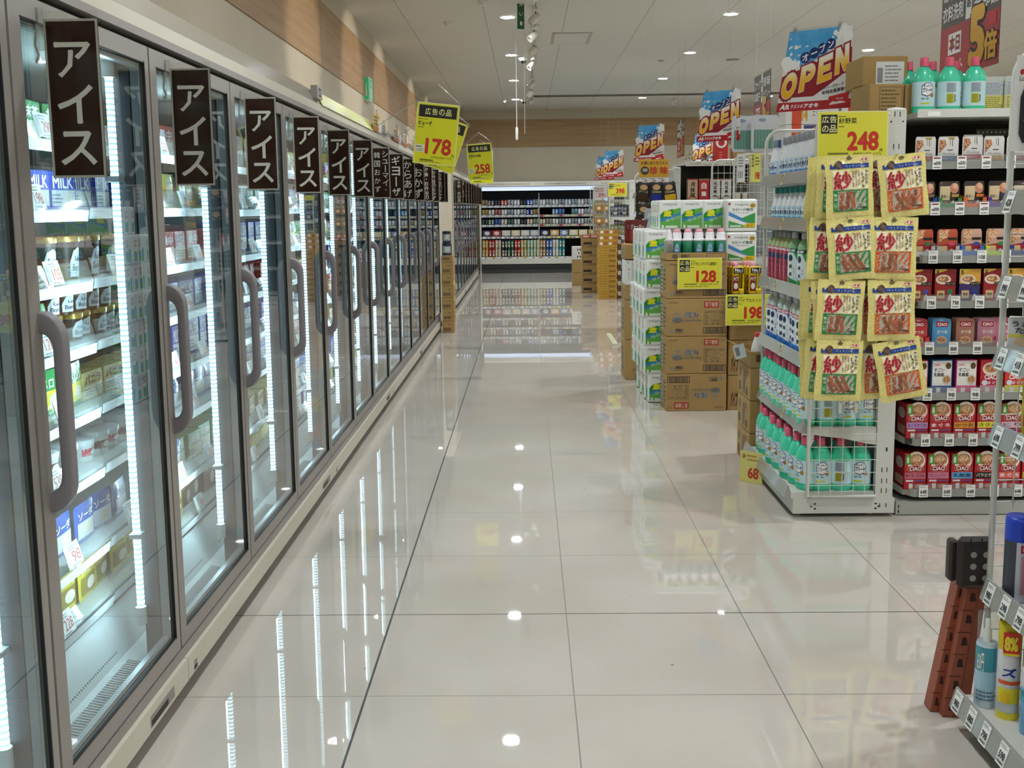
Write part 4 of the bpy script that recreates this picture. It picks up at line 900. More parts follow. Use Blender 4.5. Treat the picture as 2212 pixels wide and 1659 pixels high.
def sugoi(c1, c2, kind):
    def f(p, w, h):
        if kind:
            p.disc(w*.5, h*.72, w*.40, h*.20, M('#eadccc', .4), 1, 18); p.disc(w*.5, h*.74, w*.32, h*.13, FOOD, 2, 16); p.text('CIAO', w*.2, h*.40, w*.8, h*.54, WHITE, 3, .04); p.disc(w*.22, h*.30, w*.14, h*.08, M('#dfe8f4', .4), 3); p.text('まぐろ', w*.36, h*.25, w*.92, h*.34, WHITE, 3, .02)
            p.rect(0, 0, w, h*.22, M(c2, .4), 1)
        else:
            p.rect(.004, h*.22, w-.004, h-.004, M('#efece6', .4), 1); p.rect(0, 0, w, h*.22, M(c2, .4), 2); p.text('CIAO', w*.1, h*.82, w*.4, h*.89, M('#c02030'), 3, .02)
            p.text('すごい', w*.12, h*.64, w*.62, h*.76, INK, 3, .02); p.text('乳酸菌', w*.12, h*.50, w*.6, h*.61, INK, 3, .02); p.disc(w*.8, h*.82, w*.13, h*.10, M('#5a4a20', .4), 3, 12); p.disc(w*.74, h*.40, w*.22, h*.15, M('#d8c8b0', .4), 3, 14); p.disc(w*.74, h*.41, w*.16, h*.10, FOOD, 4, 12)
        p.poly([(w*.25, .003), (w*.45, .003), (w*.45, h*.12), (w*.41, h*.18), (w*.35, h*.13), (w*.29, h*.18), (w*.25, h*.12)], M('#f4f2ee', .4), 5)
    return f
C3 = [onebox('cat_food_box', 'box', .092, .148, .06, a, sugoi(a, b, k), None) for a, b, k in (('#c22838', '#a01828', 0), ('#2e7ab8', '#2a4a98', 0), ('#d84a8a', '#e0408a', 0), ('#c01e34', '#d890a8', 1), ('#d83a38', '#e8d83a', 1), ('#c01e34', '#d8b0c8', 1))]
row(C3, ['white and red lactic acid cat food box', 'white and blue lactic acid cat food box', 'white and pink lactic acid cat food box', 'red cat food box with a bowl and pink foot', 'red cat food box with a bowl and yellow foot', 'red cat food box with a bowl and lilac foot'], GZ[2], YS, [1.728+.108*k for k in range(6)], 'cat food boxes on the third shelf', 'third lowest')
def pouchk(w, h, col, paint, tray=None, name='cat_food_pouch'):
    """an upright sachet with rounded corners, slightly bulged"""
    t = thing(name, '', 'pouch')
    mb = MB(); nx, ny = 8, 9
    def sf(x, y, s_):
        u = 2*x/w; v = 2*y/h-1; b = .006*max(0, (1-u**4)*(1-v**4)); return -b if s_ == 0 else b
    for s_ in (0, 1):
        vs = []
        for j in range(ny+1):
            v = j/ny
            for i in range(nx+1):
                u = -1+2*i/nx; r = .06*w; yy = h*v; inset = 0
                e = min(yy, h-yy)
                if e < r: inset = r-math.sqrt(max(0, r*r-(r-e)**2))
                x = u*(w/2-inset); vs.append((x, sf(x, yy, s_), yy))
        fs = [(j*(nx+1)+i, j*(nx+1)+i+1, (j+1)*(nx+1)+i+1, (j+1)*(nx+1)+i) for j in range(ny) for i in range(nx)]
        if s_: fs = [q[::-1] for q in fs]
        mb.raw(vs, fs, M(col, .3, coat=.4), True)
    o = mb.build('pouch', t)
    mb = MB(); p = Pan(mb, eps=.0003, fn=lambda x, y, l: (x, sf(x, y, 0)-.0005-l, y), seg=.012); p.two = True; paint(p, w, h); mb.build('print', t)
    if tray:
        mb = MB(); T = M(tray, .5); b = .008
        mb.box(-w/2-.004, w/2+.004, -.016, .05, 0, .003, T); mb.box(-w/2-.004, w/2+.004, -.017, -.015, 0, .022, T)
        for sx_ in (-w/2-.005, w/2+.003): mb.raw([(sx_, -.017, 0), (sx_, .05, 0), (sx_, .05, .07), (sx_, -.017, .045), (sx_+.0015, -.017, 0), (sx_+.0015, .05, 0), (sx_+.0015, .05, .07), (sx_+.0015, -.017, .045)], [(0, 3, 2, 1), (4, 5, 6, 7), (3, 7, 6, 2), (0, 4, 7, 3)], T)
        mb.box(-w/2-.004, -w/2+.012, -.0175, -.0155, 0, .045, T); mb.box(w/2-.012, w/2+.004, -.0175, -.0155, 0, .045, T); mb.build('tray', t)
    return Kind(t)
def p_ciao(c):
    def f(p, w, h):
        X = -w/2
        p.rect(X+w*.18, h*.72, X+w*.82, h*.90, M('#a01826', .4), 1); p.text('CIAO', X+w*.24, h*.75, X+w*.76, h*.86, WHITE, 2, .03); p.text('かつお', X+w*.24, h*.48, X+w*.80, h*.60, M('#f4ecd8', .4), 2, .03); p.disc(X+w*.5, h*.24, w*.30, h*.15, FOOD2, 1, 12); p.disc(X+w*.5, h*.26, w*.20, h*.10, FOOD, 2, 10)
    return f
C4 = [pouchk(.082, .125, c, p_ciao(c), tr) for c, tr in (('#c42a34', '#d83a48'), ('#4a9ad0', None), ('#a8715c', None), ('#b8788c', None), ('#d07088', '#d85a80'), ('#a8715c', None))]
for d in (2, 1, 0):
    row(C4, ['%s cat food pouch' % c + ('' if d == 0 else ' behind the front one' if d == 1 else ' at the back') for c in ('red', 'sky blue', 'tan brown', 'mauve', 'rose pink', 'tan brown')], GZ[3], 4.55+d*.03, [1.728, 1.832, 1.936, 2.03, 2.11, 2.21], 'cat food pouches on the fourth shelf', 'fourth lowest')
def bimi(c, kind):
    def f(p, w, h):
        p.rect(0, h*.55, w, h, M('#8a1a20' if kind == 1 else '#d8a23a', .4), 1); p.poly([(0, h), (0, h*.86), (w*.55, h*.96), (w*.55, h)], M('#e8c84a', .4), 2); p.text('8', w*.06, h*.84, w*.18, h*.97, INK, 3, .03)
        p.disc(w*.40, h*.68, w*.36, h*.15, M('#e8dccb', .4), 3, 16); p.disc(w*.40, h*.69, w*.28, h*.10, FOOD, 4, 12); p.disc(w*.34, h*.70, w*.12, h*.05, FOOD2, 5, 8)
        p.rect(w*.5, h*.50, w*.96, h*.60, INK, 5); p.text('フレーク', w*.54, h*.52, w*.92, h*.58, M('#e8d088'), 6, .02)
        p.rect(w*.12, h*.10, w*.48, h*.34, M('#d8b880', .4), 3); p.text('美食', w*.2, h*.17, w*.42, h*.27, INK, 4, .02); p.disc(w*.72, h*.30, w*.14, h*.09, M(c, .4), 3, 10)
        p.poly([(w*.62, 0), (w*.86, 0), (w*.84, h*.16), (w*.74, h*.24), (w*.64, h*.14)], M('#ece8e2', .4), 4)
    return f
C5 = [onebox('cat_food_box', 'box', .092, .142, .09, a, bimi(b, k)) for a, b, k in (('#9a1a20', '#4a50a0', 1), ('#9a1a20', '#2a7a4a', 1), ('#3a2a68', '#2a3a90', 0), ('#9a1a20', '#3a3aa0', 1), ('#c8701e', '#8a2a30', 0), ('#9a1a20', '#2a7a4a', 1))]
row(C5, ['dark red flake cat food box with violet seal', 'dark red flake cat food box with green seal', 'purple and amber cat food box', 'dark red flake cat food box with blue seal', 'orange cat food box', 'dark red flake cat food box'], GZ[4], YS, [1.728+.106*k for k in range(6)], 'cat food boxes on the fifth shelf', 'fifth lowest')
def p_gour(c):
    def f(p, w, h):
        X = -w/2; p.poly([(X+w*.06, h*.97), (X+w*.06, h*.42), (X+w*.62, h*.97)], FOOD, 1); p.disc(X+w*.3, h*.78, w*.22, h*.14, FOOD2, 2, 10); p.poly([(X+w*.06, h*.06), (X+w*.94, h*.06), (X+w*.94, h*.5), (X+w*.5, h*.46), (X+w*.06, h*.40)], M('#a01c28', .35), 1)
        p.rect(X+w*.16, h*.12, X+w*.48, h*.38, M('#d8b880', .4), 3); p.disc(X+w*.72, h*.46, w*.16, h*.07, M(c, .4), 3, 10); p.poly([(X+w*.6, h*.03), (X+w*.84, h*.03), (X+w*.8, h*.22), (X+w*.7, h*.28), (X+w*.62, h*.2)], M('#ece8e2', .4), 4); p.rect(X+w*.5, h*.60, X+w*.96, h*.69, INK, 3)
    return f
C6 = [pouchk(.088, .118, '#b84a2c' if i < 2 else '#c8a08a', p_gour(c), tr) for i, (c, tr) in enumerate((('#2a7a4a', '#c8c8c4'), ('#d04a70', '#b8b8b4'), ('#2a4aa0', '#3a6ac0'), ('#2a8a4a', '#c8d84a'), ('#2a3a90', '#2a3a90'), ('#2a7a4a', '#c8c8c4')))]
row(C6, ['orange-red stew pouch in a grey tray', 'orange-red stew pouch in a pale tray', 'pale stew pouch in a blue tray', 'pale stew pouch in a lime tray', 'stew pouch in a navy tray', 'stew pouch in a grey tray'], GZ[5], 4.548, [1.732+.106*k for k in range(6)], 'cat food pouches on the sixth shelf', 'sixth lowest')
def p_dark(c):
    def f(p, w, h):
        X = -w/2; p.poly([(X+w*.05, h*.30), (X+w*.5, h*.30), (X+w*.55, h*.82), (X+w*.05, h*.82)], M('#d8c29a', .4), 1); p.disc(X+w*.72, h*.74, w*.22, h*.20, M('#c8886a', .5), 2, 10); p.disc(X+w*.76, h*.82, w*.13, h*.11, M('#e0b090', .5), 3, 9); p.rect(X+w*.6, h*.42, X+w*.95, h*.52, M(c, .4), 4); p.text('鰹節入', X+w*.1, h*.38, X+w*.46, h*.50, INK, 2, .01); p.rect(X+w*.08, h*.08, X+w*.42, h*.26, M('#a01e34', .4), 1); p.poly([(X+w*.56, .003), (X+w*.8, .003), (X+w*.78, h*.2), (X+w*.68, h*.3), (X+w*.58, h*.2)], M('#e6e2dc', .4), 2)
    return f
C7 = [pouchk(.090, .116, '#2a1a16', p_dark(c), tr) for c, tr in (('#8a6a4a', '#1c3ea0'), ('#b89a4a', '#3a8a44'), ('#d87a2a', '#e86a1c'), ('#3a2a7a', '#5a2a98'), ('#3a2a7a', '#2a3ab0'), ('#8a6a4a', '#3a8a44'))]
row(C7, ['black and cream pouch in a %s tray' % c for c in ('blue', 'green', 'orange', 'purple', 'royal blue', 'leaf green')], GZ[6], 4.548, [1.732+.106*k for k in range(6)], 'black cat food pouches on the seventh shelf', 'seventh lowest')
def p_white(c, gold):
    def f(p, w, h):
        X = -w/2
        p.poly([(X+w*.06, h*.36), (X+w*.38, h*.68), (X+w*.32, h*.86), (X+w*.06, h*.86)], FOOD, 1); p.rect(X+w*.48, h*.88, X+w*.78, h*.96, M('#a8943a', .3, .4), 1) if gold else None
        p.text('MonPetit', X+w*.22, h*.28, X+w*.82, h*.38, M('#9a9894'), 1, 0); p.rect(X+w*.42, h*.46, X+w*.70, h*.49, INK, 1); p.rect(X+w*.04, h*.07, X+w*.92, h*.25, M(c, .35), 2); p.text('厳選まぐろ', X+w*.24, h*.12, X+w*.7, h*.20, M('#e8e0e0'), 3, .01)
        p.rect(X+w*.56, h*.66, X+w*.58, h*.9, M('#5a5a5a'), 1); p.rect(X+w*.66, h*.62, X+w*.69, h*.92, M('#4a4a4a'), 1)
    return f
C8 = [pouchk(.088, .112, '#dcdad6', p_white(c, g)) for c, g in (('#a81c34', 1), ('#28508e', 1), ('#b01c38', 0), ('#b88a2a', 0), ('#9a5a68', 0), ('#a81c34', 0))]
for k, x in enumerate([1.728, 1.826, 1.93, 2.022, 2.12, 2.22]):
    C8[k].put((x, 4.55, GZ[7]+(.006 if k == 2 else 0)), 0, label='white cat food pouch with %s ribbon on the top shelf, %s from the left' % (('red', 'blue', 'crimson', 'ochre', 'dusty rose', 'dark red')[k], ORD[k+1]), group='white cat food pouches on the top shelf')
# perforated divider row behind the white pouches
t = thing('pegboard_strip', 'grey perforated strip behind the white pouches', 'strip', (1.99, 4.66, 1.68)); mb = MB(); mb.box(0, .5, 0, .006, 0, .03, M('#4a4840', .5)); p = Pan(mb, (0, -.0005, 0))
for k in range(26): p.disc(.01+k*.019, .016, .0045, .0045, M('#b8b6ae'), 1, 8)
mb.build('strip', t)
# refill pouches on top, right of the bleach
def p_refill(p, w, h):
    X = -w/2; p.rect(X+w*.06, h*.50, X+w*.94, h*.86, M('#b4bcc0', .4), 1); lines(p, X+w*.1, h*.52, X+w*.9, h*.84, 6, M('#7a8288'), 2, .4); p.rect(X+w*.04, h*.12, X+w*.96, h*.48, M('#d2cc6a', .4), 1); lines(p, X+w*.1, h*.14, X+w*.9, h*.46, 6, M('#6a6a38'), 2, .4, 3)
K = pouchk(.10, .155, '#b9bdb4', p_refill, name='refill_pouch'); 
for k, (x, y) in enumerate(((2.035, 4.60), (2.12, 4.585), (2.22, 4.6))): K.put((x, y, 1.774), .05*k, label='clear yellow-printed refill pouch on top of the cat food shelves, %s right of the bleach' % ORD[k+1], group='refill pouches on top of the cat food shelves')
# ================================================================ cartons
TAPE = M('#b59a72', .35)
def carton(w, d, h, paint=None, side=None, name='carton', mat=None, tape=False):
    t = thing(name, '', 'carton'); m_ = mat or CARD
    mb = MB(); mb.bbox(0, w, 0, d, 0, h-.001, m_, .004)
    if paint: paint(Pan(mb, (0, 0, 0), eps=.0005), w, h)
    if side: side(Pan(mb, (0, d, 0), (0, -1, 0), eps=.0005), d, h)
    mb.build('box', t)
    if tape: mb = MB(); mb.box(w/2-.025, w/2+.025, -.0008, d+.0008, h-.0006, h+.0004, TAPE); mb.box(w/2-.025, w/2+.025, -.0009, .0, h*.7, h, TAPE); mb.build('tape', t)
    return Kind(t)
LBL = M('#dfe0dc', .5); PR = M('#4f4436', .7); PR2 = M('#6a5c48', .7)
def top_paint(p, w, h): lines(p, w*.35, h*.1, w*.9, h*.85, 6, PR, 1, .35); p.frame(w*.3, h*.06, w*.95, h*.9, .002, PR, 1)
# cartons on top of the cat food run, left end
a = carton(.20, .26, .13, lambda p, w, h: (p.rect(w*.30, h*.02, w*.92, h*.80, LBL, 1), p.rect(w*.33, h*.1, w*.45, h*.6, M('#8a8e90'), 2), lines(p, w*.5, h*.12, w*.88, h*.72, 5, M('#6a6a6a'), 2, .35)))
b = carton(.155, .22, .132, top_paint); c = carton(.14, .22, .132, lambda p, w, h: (p.rect(w*.32, -.0, w*.96, h*.86, LBL, 1), p.rect(w*.45, h*.55, w*.85, h*.82, M('#8a8e90'), 2), lines(p, w*.4, h*.08, w*.9, h*.5, 5, M('#6a6a6a'), 2, .3)))
b.put((1.50, 4.62, 1.80), label='brown carton with printed table, left of a labelled carton, on the shelf top'); c.put((1.662, 4.64, 1.775), -.08, label='brown carton with a hanging white label, beside the green bleach bottles')
b.root.location.z = 1.776; b.root.rotation_euler.z = .05
a.put((1.50, 4.72, 1.91), label='brown carton with a wide white label, topmost of three on the shelf top')
# ---- toilet cleaner cartons
def cleaner_paint(flip):
    def f(p0, w, h):
        class Q:  # turns the print upside down for the lowest carton
            pass
        if flip:
            o = Vector(p0.o)+Vector((w, 0, h)); p = Pan(p0.mb, o, (-1, 0, 0), (0, 0, -1), eps=p0.eps)
        else: p = p0
        D = M('#4c4a46', .7); GY = M('#8d8676', .7)
        p.text('johnson', .02, h-.035, .08, h-.018, D, 1, .0); p.rect(.255, h-.062, .355, h-.018, M('#a8342c', .6), 1); p.text('落下厳禁', .262, h-.056, .348, h-.024, M('#d8b89a', .6), 2, .02); p.text('10 11', .372, h-.034, .40, h-.018, D, 1)
        p.disc(.075, h*.50, .036, .026, GY, 1, 16); p.poly([(.04, h*.52), (.06, h*.66), (.075, h*.72), (.09, h*.66), (.11, h*.52)], M('#9f8b68', .7), 2); p.disc(.075, h*.43, .032, .015, M('#6f6d68', .7), 3, 14); p.disc(.068, h*.60, .003, .003, D, 4, 6); p.disc(.084, h*.60, .003, .003, D, 4, 6)
        p.text('超強力', .122, h*.50, .222, h*.66, M('#3f4550', .7), 1, .11); p.text('超強力', .122, h*.50, .222, h*.66, M('#a8a69e', .7), 3, .02); p.text('トイレクリーナー', .105, h*.38, .240, h*.47, M('#3f4550', .7), 1, .10); p.text('トイレクリーナー', .105, h*.38, .240, h*.47, M('#a8a69e', .7), 3, .0)
        p.frame(.255, h*.30, .400, h*.68, .0012, D, 1)
        for k in range(1, 5): p.rect(.255, h*(.30+.076*k), .400, h*(.30+.076*k)+.001, D, 1)
        for k, tt in enumerate(('24', '400g', 'トイレクリーナー', 'バブル', '373146')): p.text(tt, .300-(.02 if len(tt) > 5 else 0), h*(.315+.076*k), .36+(.03 if len(tt) > 5 else 0), h*(.355+.076*k), D, 1, 0); p.text('品番', .262, h*(.315+.076*k), .280, h*(.355+.076*k), D, 1, 0)
        p.frame(.250, h*.07, .402, h*.24, .004, M('#4a2a26', .7), 1); barcode(p, .262, h*.09, .39, h*.22, D, 2)
        p.disc(.040, h*.14, .018, .014, GY, 1, 12); p.text('超強力', .065, h*.13, .115, h*.21, D, 1, .05); p.text('トイレクリーナー', .058, h*.08, .122, h*.12, D, 1, .05)
    return f
def cleaner_side(p, w, h):
    p.rect(w*.08, h*.1, w*.5, h*.9, M('#b9b5aa', .6), 1); lines(p, w*.12, h*.14, w*.46, h*.86, 7, PR, 2, .35, 5); lines(p, w*.6, h*.2, w*.92, h*.8, 5, PR, 1, .4, 6)
KC = carton(.41, .30, .255, cleaner_paint(False), cleaner_side); KCf = carton(.41, .30, .258, cleaner_paint(True), cleaner_side)
KCf.put((.94, 6.93, 0), label='toilet cleaner carton with upside-down print, lowest of its stack')
for k, n_ in enumerate(('second from the floor', 'third from the floor, above the two red-marked lower ones', 'behind the yellow 128 sign')): KC.put((.938-.002*k, 6.93, .259+.256*k), label='toilet cleaner carton, %s' % n_)
kt = thing('open_carton', 'low open carton holding green topped spray bottles above the 128 sign', 'carton', (.932, 6.93, 1.03))
mb = MB(); 
for bx in ((0, .41, 0, .004), (0, .41, .296, .3), (0, .004, .004, .296), (.406, .41, .004, .296)): mb.box(bx[0], bx[1], bx[2], bx[3], 0, .05, CARD)
mb.box(.004, .406, .004, .296, 0, .004, CARD); p = Pan(mb); p.disc(.06, .025, .02, .016, PR2, 1); p.text('超強力', .1, .014, .16, .038, PR, 1, .04); p.frame(.27, .004, .40, .046, .003, PR, 1); mb.build('box', kt)
# green spray bottles with white tops
def cleaner_bottle():
    t = thing('cleaner_bottle', '', 'bottle'); R = .034
    mb = MB(); mb.lathe([(.031, 0), (R, .004), (R, .118), (.030, .122)], M('#1f7a56', .3, .2, coat=.3), 18); f = wrapfn(R+.0005, 1, 1); p = Pan(mb, eps=.0003, fn=f, seg=.01)
    p.poly([(-.018, .012), (.018, .012), (.018, .07), (.010, .095), (0, .104), (-.010, .095), (-.018, .07)], M('#8fb4d0', .35), 1); p.rect(-.017, .012, .017, .05, M('#3a6aa8', .35), 2); p.text('トイレ', -.014, .066, .014, .078, M('#1a3a6a'), 3, .02); p.text('強力', -.010, .028, .010, .042, WHITE, 3, .03); lines(p, -.012, .052, .012, .064, 2, WHITE, 3)
    mb.build('can', t); mb = MB(); mb.lathe([(R-.001, .120), (.036, .124), (.033, .131), (.027, .137), (.025, .172), (.023, .176), (.018, .178)], M('#e6e2e4', .35), 18); mb.build('cap', t)
    mb = MB(); mb.lathe([(.0205, .174), (.0200, .190), (.015, .198), (0, .200)], M('#e0a0a8', .4), 14, caps=False); mb.build('cap_tip', t); return Kind(t)
KB2 = cleaner_bottle(); q = 0
for j in range(2):
    for i in range(5):
        KB2.put((1.008+i*.074+(.02 if j else 0), 6.985+j*.075, 1.036), .15*random.uniform(-1, 1)+(PI/2 if (i == 1 and j == 0) else 0), label='green toilet cleaner bottle with white cap, %s from the left, %s row' % (ORD[i+1], ('front', 'back')[j]), group='green toilet cleaner bottles in the open carton')
def greyb():
    t = thing('cleaner_bottle', 'grey backed toilet cleaner bottle, leftmost in the open carton', 'bottle', (.957, 6.97, 1.036), .3); mb = MB(); mb.lathe([(.026, 0), (.031, .004), (.033, .118), (.030, .122)], M('#9a9690', .4), 16); f = wrapfn(.0325, 1, 1); p = Pan(mb, eps=.0003, fn=f, seg=.01); lines(p, -.022, .015, .022, .105, 12, M('#6a6660'), 2, .4); mb.build('can', t)
    mb = MB(); mb.lathe([(.031, .120), (.034, .124), (.022, .136), (.018, .180), (.008, .198), (0, .2)], M('#e2dcde', .35), 16); mb.build('cap', t)
greyb()
# ---- paper towels
NEP = M('#eceee8', .45, coat=.15)
def towel(name, w, h, d, paint, roll=True):
    t = thing(name, '', 'paper towel pack'); mb = MB(); n = 12; r = min(d, w)/2.2
    prof = []
    # rounded prism with soft top
    cs = []
    for (cx, cy, a0) in ((w/2-.022, d-.022, 0), (-w/2+.022, d-.022, PI/2), (-w/2+.022, .022, PI), (w/2-.022, .022, 1.5*PI)):
        for k in range(4): a = a0+k/3*PI/2; cs.append((cx+.022*math.cos(a), cy+.022*math.sin(a)))
    N = len(cs); vs = []; lv = [(0, .92), (.008, 1), (h-.012, 1), (h-.003, .95), (h, .85)]
    for z, s_ in lv: vs += [(x*s_, (y-d/2)*s_+d/2, z) for x, y in cs]
    fs = [(i*N+k, i*N+(k+1) % N, (i+1)*N+(k+1) % N, (i+1)*N+k) for i in range(len(lv)-1) for k in range(N)]; fs.append(tuple(range((len(lv)-1)*N, len(lv)*N))); fs.append(tuple(range(N))[::-1])
    mb.raw(vs, fs, NEP, False); p = Pan(mb, (-w/2, -.0004, 0), eps=.0004); paint(p, w, h); ps = Pan(mb, (-w/2-.0004, d, 0), (0, -1, 0), eps=.0004)
    if roll: ps.rect(.03, .02, d-.03, h*.45, M('#5aa858', .45), 1); ps.text('2', .03, h*.6, d-.03, h*.85, M('#d89a5a', .5), 1, .04); ps.rect(.03, h*.3, d-.03, h*.36, M('#3f8ec0', .45), 2)
    mb.build('pack', t); return Kind(t)
def geki(p, w, h):
    G1_ = M('#1f8a3a', .45); p.poly([(.012, h*.46), (w*.25, h*.62), (w-.012, h*.74), (w-.012, .012), (.012, .012)], M('#62b04a', .45), 1); p.poly([(.012, h*.50), (w*.2, h*.62), (w*.6, h*.70), (w*.62, h*.5), (.012, h*.26)], G1_, 2); p.poly([(.012, h*.26), (w-.012, h*.50), (w-.012, h*.58), (.012, h*.36)], M('#2f86b8', .45), 3)
    p.text('激', w*.20, h*.44, w*.56, h*.66, M('#e8e62a', .4), 5, .06); p.text('nepia', w*.22, h*.80, w*.78, h*.91, M('#8a8e8a'), 1, 0); p.text('吸収力', w*.3, h*.32, w*.9, h*.42, M('#cfe6f4'), 5, .0, rot=.3); p.rect(w*.14, h*.06, w*.22, h*.16, WHITE, 5); p.rect(w*.3, h*.05, w*.8, h*.14, M('#dce8d4'), 5)
KN = towel('paper_towel_pack', .166, .205, .115, geki)
for lv_ in range(6):
    for r_ in range(6):
        if r_ > 3 and lv_ < 0: continue
        off = (-.012 if lv_ == 3 else .006 if lv_ == 4 else 0)-(.01 if r_ % 2 else 0)
        KN.put((.905+off+ (.0 if lv_ > 0 else .03), 7.24+r_*.125, .005+lv_*.203), random.uniform(-.05, .05), label='green and white paper towel pack, %s layer from the floor, %s from the near end' % (ORD[lv_+1], ORD[r_+1]), group='paper towel packs in the tall pile behind the toilet cleaner cartons')
mb = MB(); mb.box(0, .46, 0, .75, 0, .006, M('#d0ccc2', .5)); 
for k in range(3):
    for r_ in range(4 if k == 0 else 1): KN.put((1.005+k*.118*1.28, 7.26+r_*.125, 1.226), random.uniform(-.03, .03), label='green and white paper towel pack on the top layer, %s from the left, %s row' % (ORD[k+1], ORD[r_+1]), group='paper towel packs on the top layer')
def speed(p, w, h):
    p.text('nepia', w*.28, h*.78, w*.72, h*.87, M('#8a8e8a'), 1, 0); p.poly([(w*.06, h*.88), (w*.12, h*.90), (w*.15, h*.82), (w*.06, h*.82)], M('#c03038'), 1); p.disc(w*.84, h*.80, w*.09, h*.075, M('#caa43a', .5), 1, 14); p.text('400', w*.78, h*.775, w*.90, h*.825, M('#7a5a10'), 2, .02)
    p.text('スピード吸収', w*.18, h*.63, w*.86, h*.72, M('#3a5a4a'), 1, .03); p.text('キッチンタオル', w*.22, h*.55, w*.74, h*.60, M('#4a6a8a'), 1, .0); p.poly([(w*.08, h*.62), (w*.08, h*.50), (w*.55, h*.30), (w*.92, h*.22), (w*.92, h*.30), (w*.5, h*.42)], M('#4a8ac8', .45), 1)
    p.poly([(w*.5, h*.42), (w*.92, h*.58), (w*.92, h*.24), (w*.58, h*.32)], M('#3a9a4a', .45), 2); p.poly([(w*.08, h*.34), (w*.08, h*.12), (w*.92, h*.12), (w*.92, h*.22), (w*.55, h*.20)], M('#4a9a4a', .45), 1); p.poly([(w*.5, h*.13), (w*.92, h*.13), (w*.92, h*.26), (w*.66, h*.26)], M('#e0b82a', .45), 3); p.text('4ロール', w*.66, h*.15, w*.84, h*.22, M('#5a4a10'), 4, .02); p.rect(w*.12, h*.14, w*.48, h*.20, M('#c8dcc4'), 3)
    p.rect(w*.49, h*.86, w*.50, h*.99, M('#c8cac4'), 1)
KN2 = towel('paper_towel_pack', .215, .222, .21, speed, roll=False)
for k, zz in enumerate((.762, .986, 1.21)): KN2.put((1.478, 7.14 - (.0 if k < 2 else .115)*0, zz), .0, label='large white four-roll paper towel pack, %s of its column' % ('hidden lowest', 'second from the top', 'topmost')[k])
mb = MB(); o = carton(.22, .22, .755).put((1.37, 7.27, 0), label='plain tall brown carton under the large paper towel packs, mostly hidden')
# ---- plain cartons right of the cleaner stack
def plain(p, w, h): p.text('パイプ', .02, h*.1, .07, h*.55, M('#5a2e20', .7), 1, .08); p.rect(w*.55, h*.72, w*.7, h, TAPE, 1)
KP = carton(.24, .28, .196, lambda p, w, h: p.rect(w*.5, h*.6, w*.68, h, TAPE, 1)); KP2 = carton(.24, .28, .24, plain)
KP2.put((1.362, 6.95, 0), label='brown carton on the floor just right of the cleaner cartons'); KP2.put((1.362, 6.95, .242), label='brown carton second from the floor, right of the cleaner cartons'); KP.put((1.366, 6.95, .484), label='brown carton directly below the yellow 198 sign'); KP.put((1.366, 6.95, .60+.082), label='brown carton hidden behind the yellow 198 sign', scale=(1, 1, .55))
def pipe_bottle():
    t = thing('pipe_cleaner_bottle', '', 'bottle'); Yb = M('#e8c81c', .35, coat=.2); mb = MB(); w = .042
    mb.bbox(-w, .004, -.030, .022, 0, .185, Yb, .008); mb.bbox(.004, w, -.022, .016, 0, .035, Yb, .006); mb.bbox(.030, w, -.018, .014, .03, .17, Yb, .005); mb.bbox(.0, w, -.018, .014, .15, .185, Yb, .005)
    p = Pan(mb, (-w, -.0305, 0), eps=.0004); p.rect(.004, .02, .042, .125, M('#7a2a24', .4), 1); p.text('パイプ', .006, .09, .040, .118, WHITE, 2, .05); p.disc(.024, .055, .014, .022, M('#e8e4dc'), 2, 10); mb.build('bottle_body', t)
    mb = MB(); mb.bbox(-.034, .034, -.034, -.031, .14, .178, M('#1c1a18', .4), .001); p = Pan(mb, (-.034, -.0345, .14), eps=.0004); p.text('No.1', .008, .012, .06, .034, WHITE, 1, .04); p.rect(.008, .005, .06, .008, M('#c8c4bc'), 1); mb.build('neck_tag', t)
    mb = MB(); mb.lathe([(.021, .183), (.021, .205), (.017, .216), (0, .217)], M('#e8a0a4', .4), 14, cx=-.018); mb.build('cap', t); return Kind(t)
KY = pipe_bottle()
for j in range(4):
    for i in range(2): KY.put((1.425+i*.115-(.010*j), 6.985+j*.058, .795), 0, label='yellow pipe cleaner bottle with pink cap, %s column, %s from the front' % (('left', 'right')[i], ORD[j+1]), group='yellow pipe cleaner bottles above the 198 sign')
# ---- small cartons with the white bottles, behind the end rack
def small_side(p, w, h): p.disc(w*.2, h*.7, w*.07, h*.16, PR2, 1, 10); p.rect(w*.45, h*.12, w*.62, h*.8, M('#6a5a48'), 1); p.rect(w*.66, h*.66, w*.78, h*.86, M('#a8453a'), 2); p.rect(w*.7, h*.1, w*.82, h*.35, PR, 1); p.rect(w*.12, h*.12, w*.24, h*.4, PR, 1)
KS2 = carton(.22, .31, .176, lambda p, w, h: (p.rect(w*.25, h*.62, w*.6, h*.8, M('#3a342c'), 1), p.rect(w*.35, h*.2, w*.62, h*.66, LBL, 2)), small_side)
for k in range(3): KS2.put((1.178, 5.41, k*.178), label='small brown carton behind the bleach rack, %s' % ('on the floor', 'middle of the stack', 'third from the floor')[k])
kt = thing('open_carton', 'open brown carton holding white bottles with red caps, top of its stack', 'carton', (1.178, 5.41, .535))
mb = MB()
for bx in ((0, .22, 0, .003), (0, .22, .307, .31), (0, .003, .003, .307), (.217, .22, .003, .307)): mb.box(bx[0], bx[1], bx[2], bx[3], 0, .085, CARD)
mb.box(.003, .217, .003, .307, 0, .004, CARD); mb.raw([(0, 0, .085), (0, .31, .085), (-.075, .30, .115), (-.075, .01, .115)], [(0, 1, 2, 3), (3, 2, 1, 0)], CARDD); p = Pan(mb, eps=.0005); p.rect(.03, .03, .06, .07, PR, 1); p.rect(.1, .045, .16, .05, PR, 1); mb.build('box', kt)
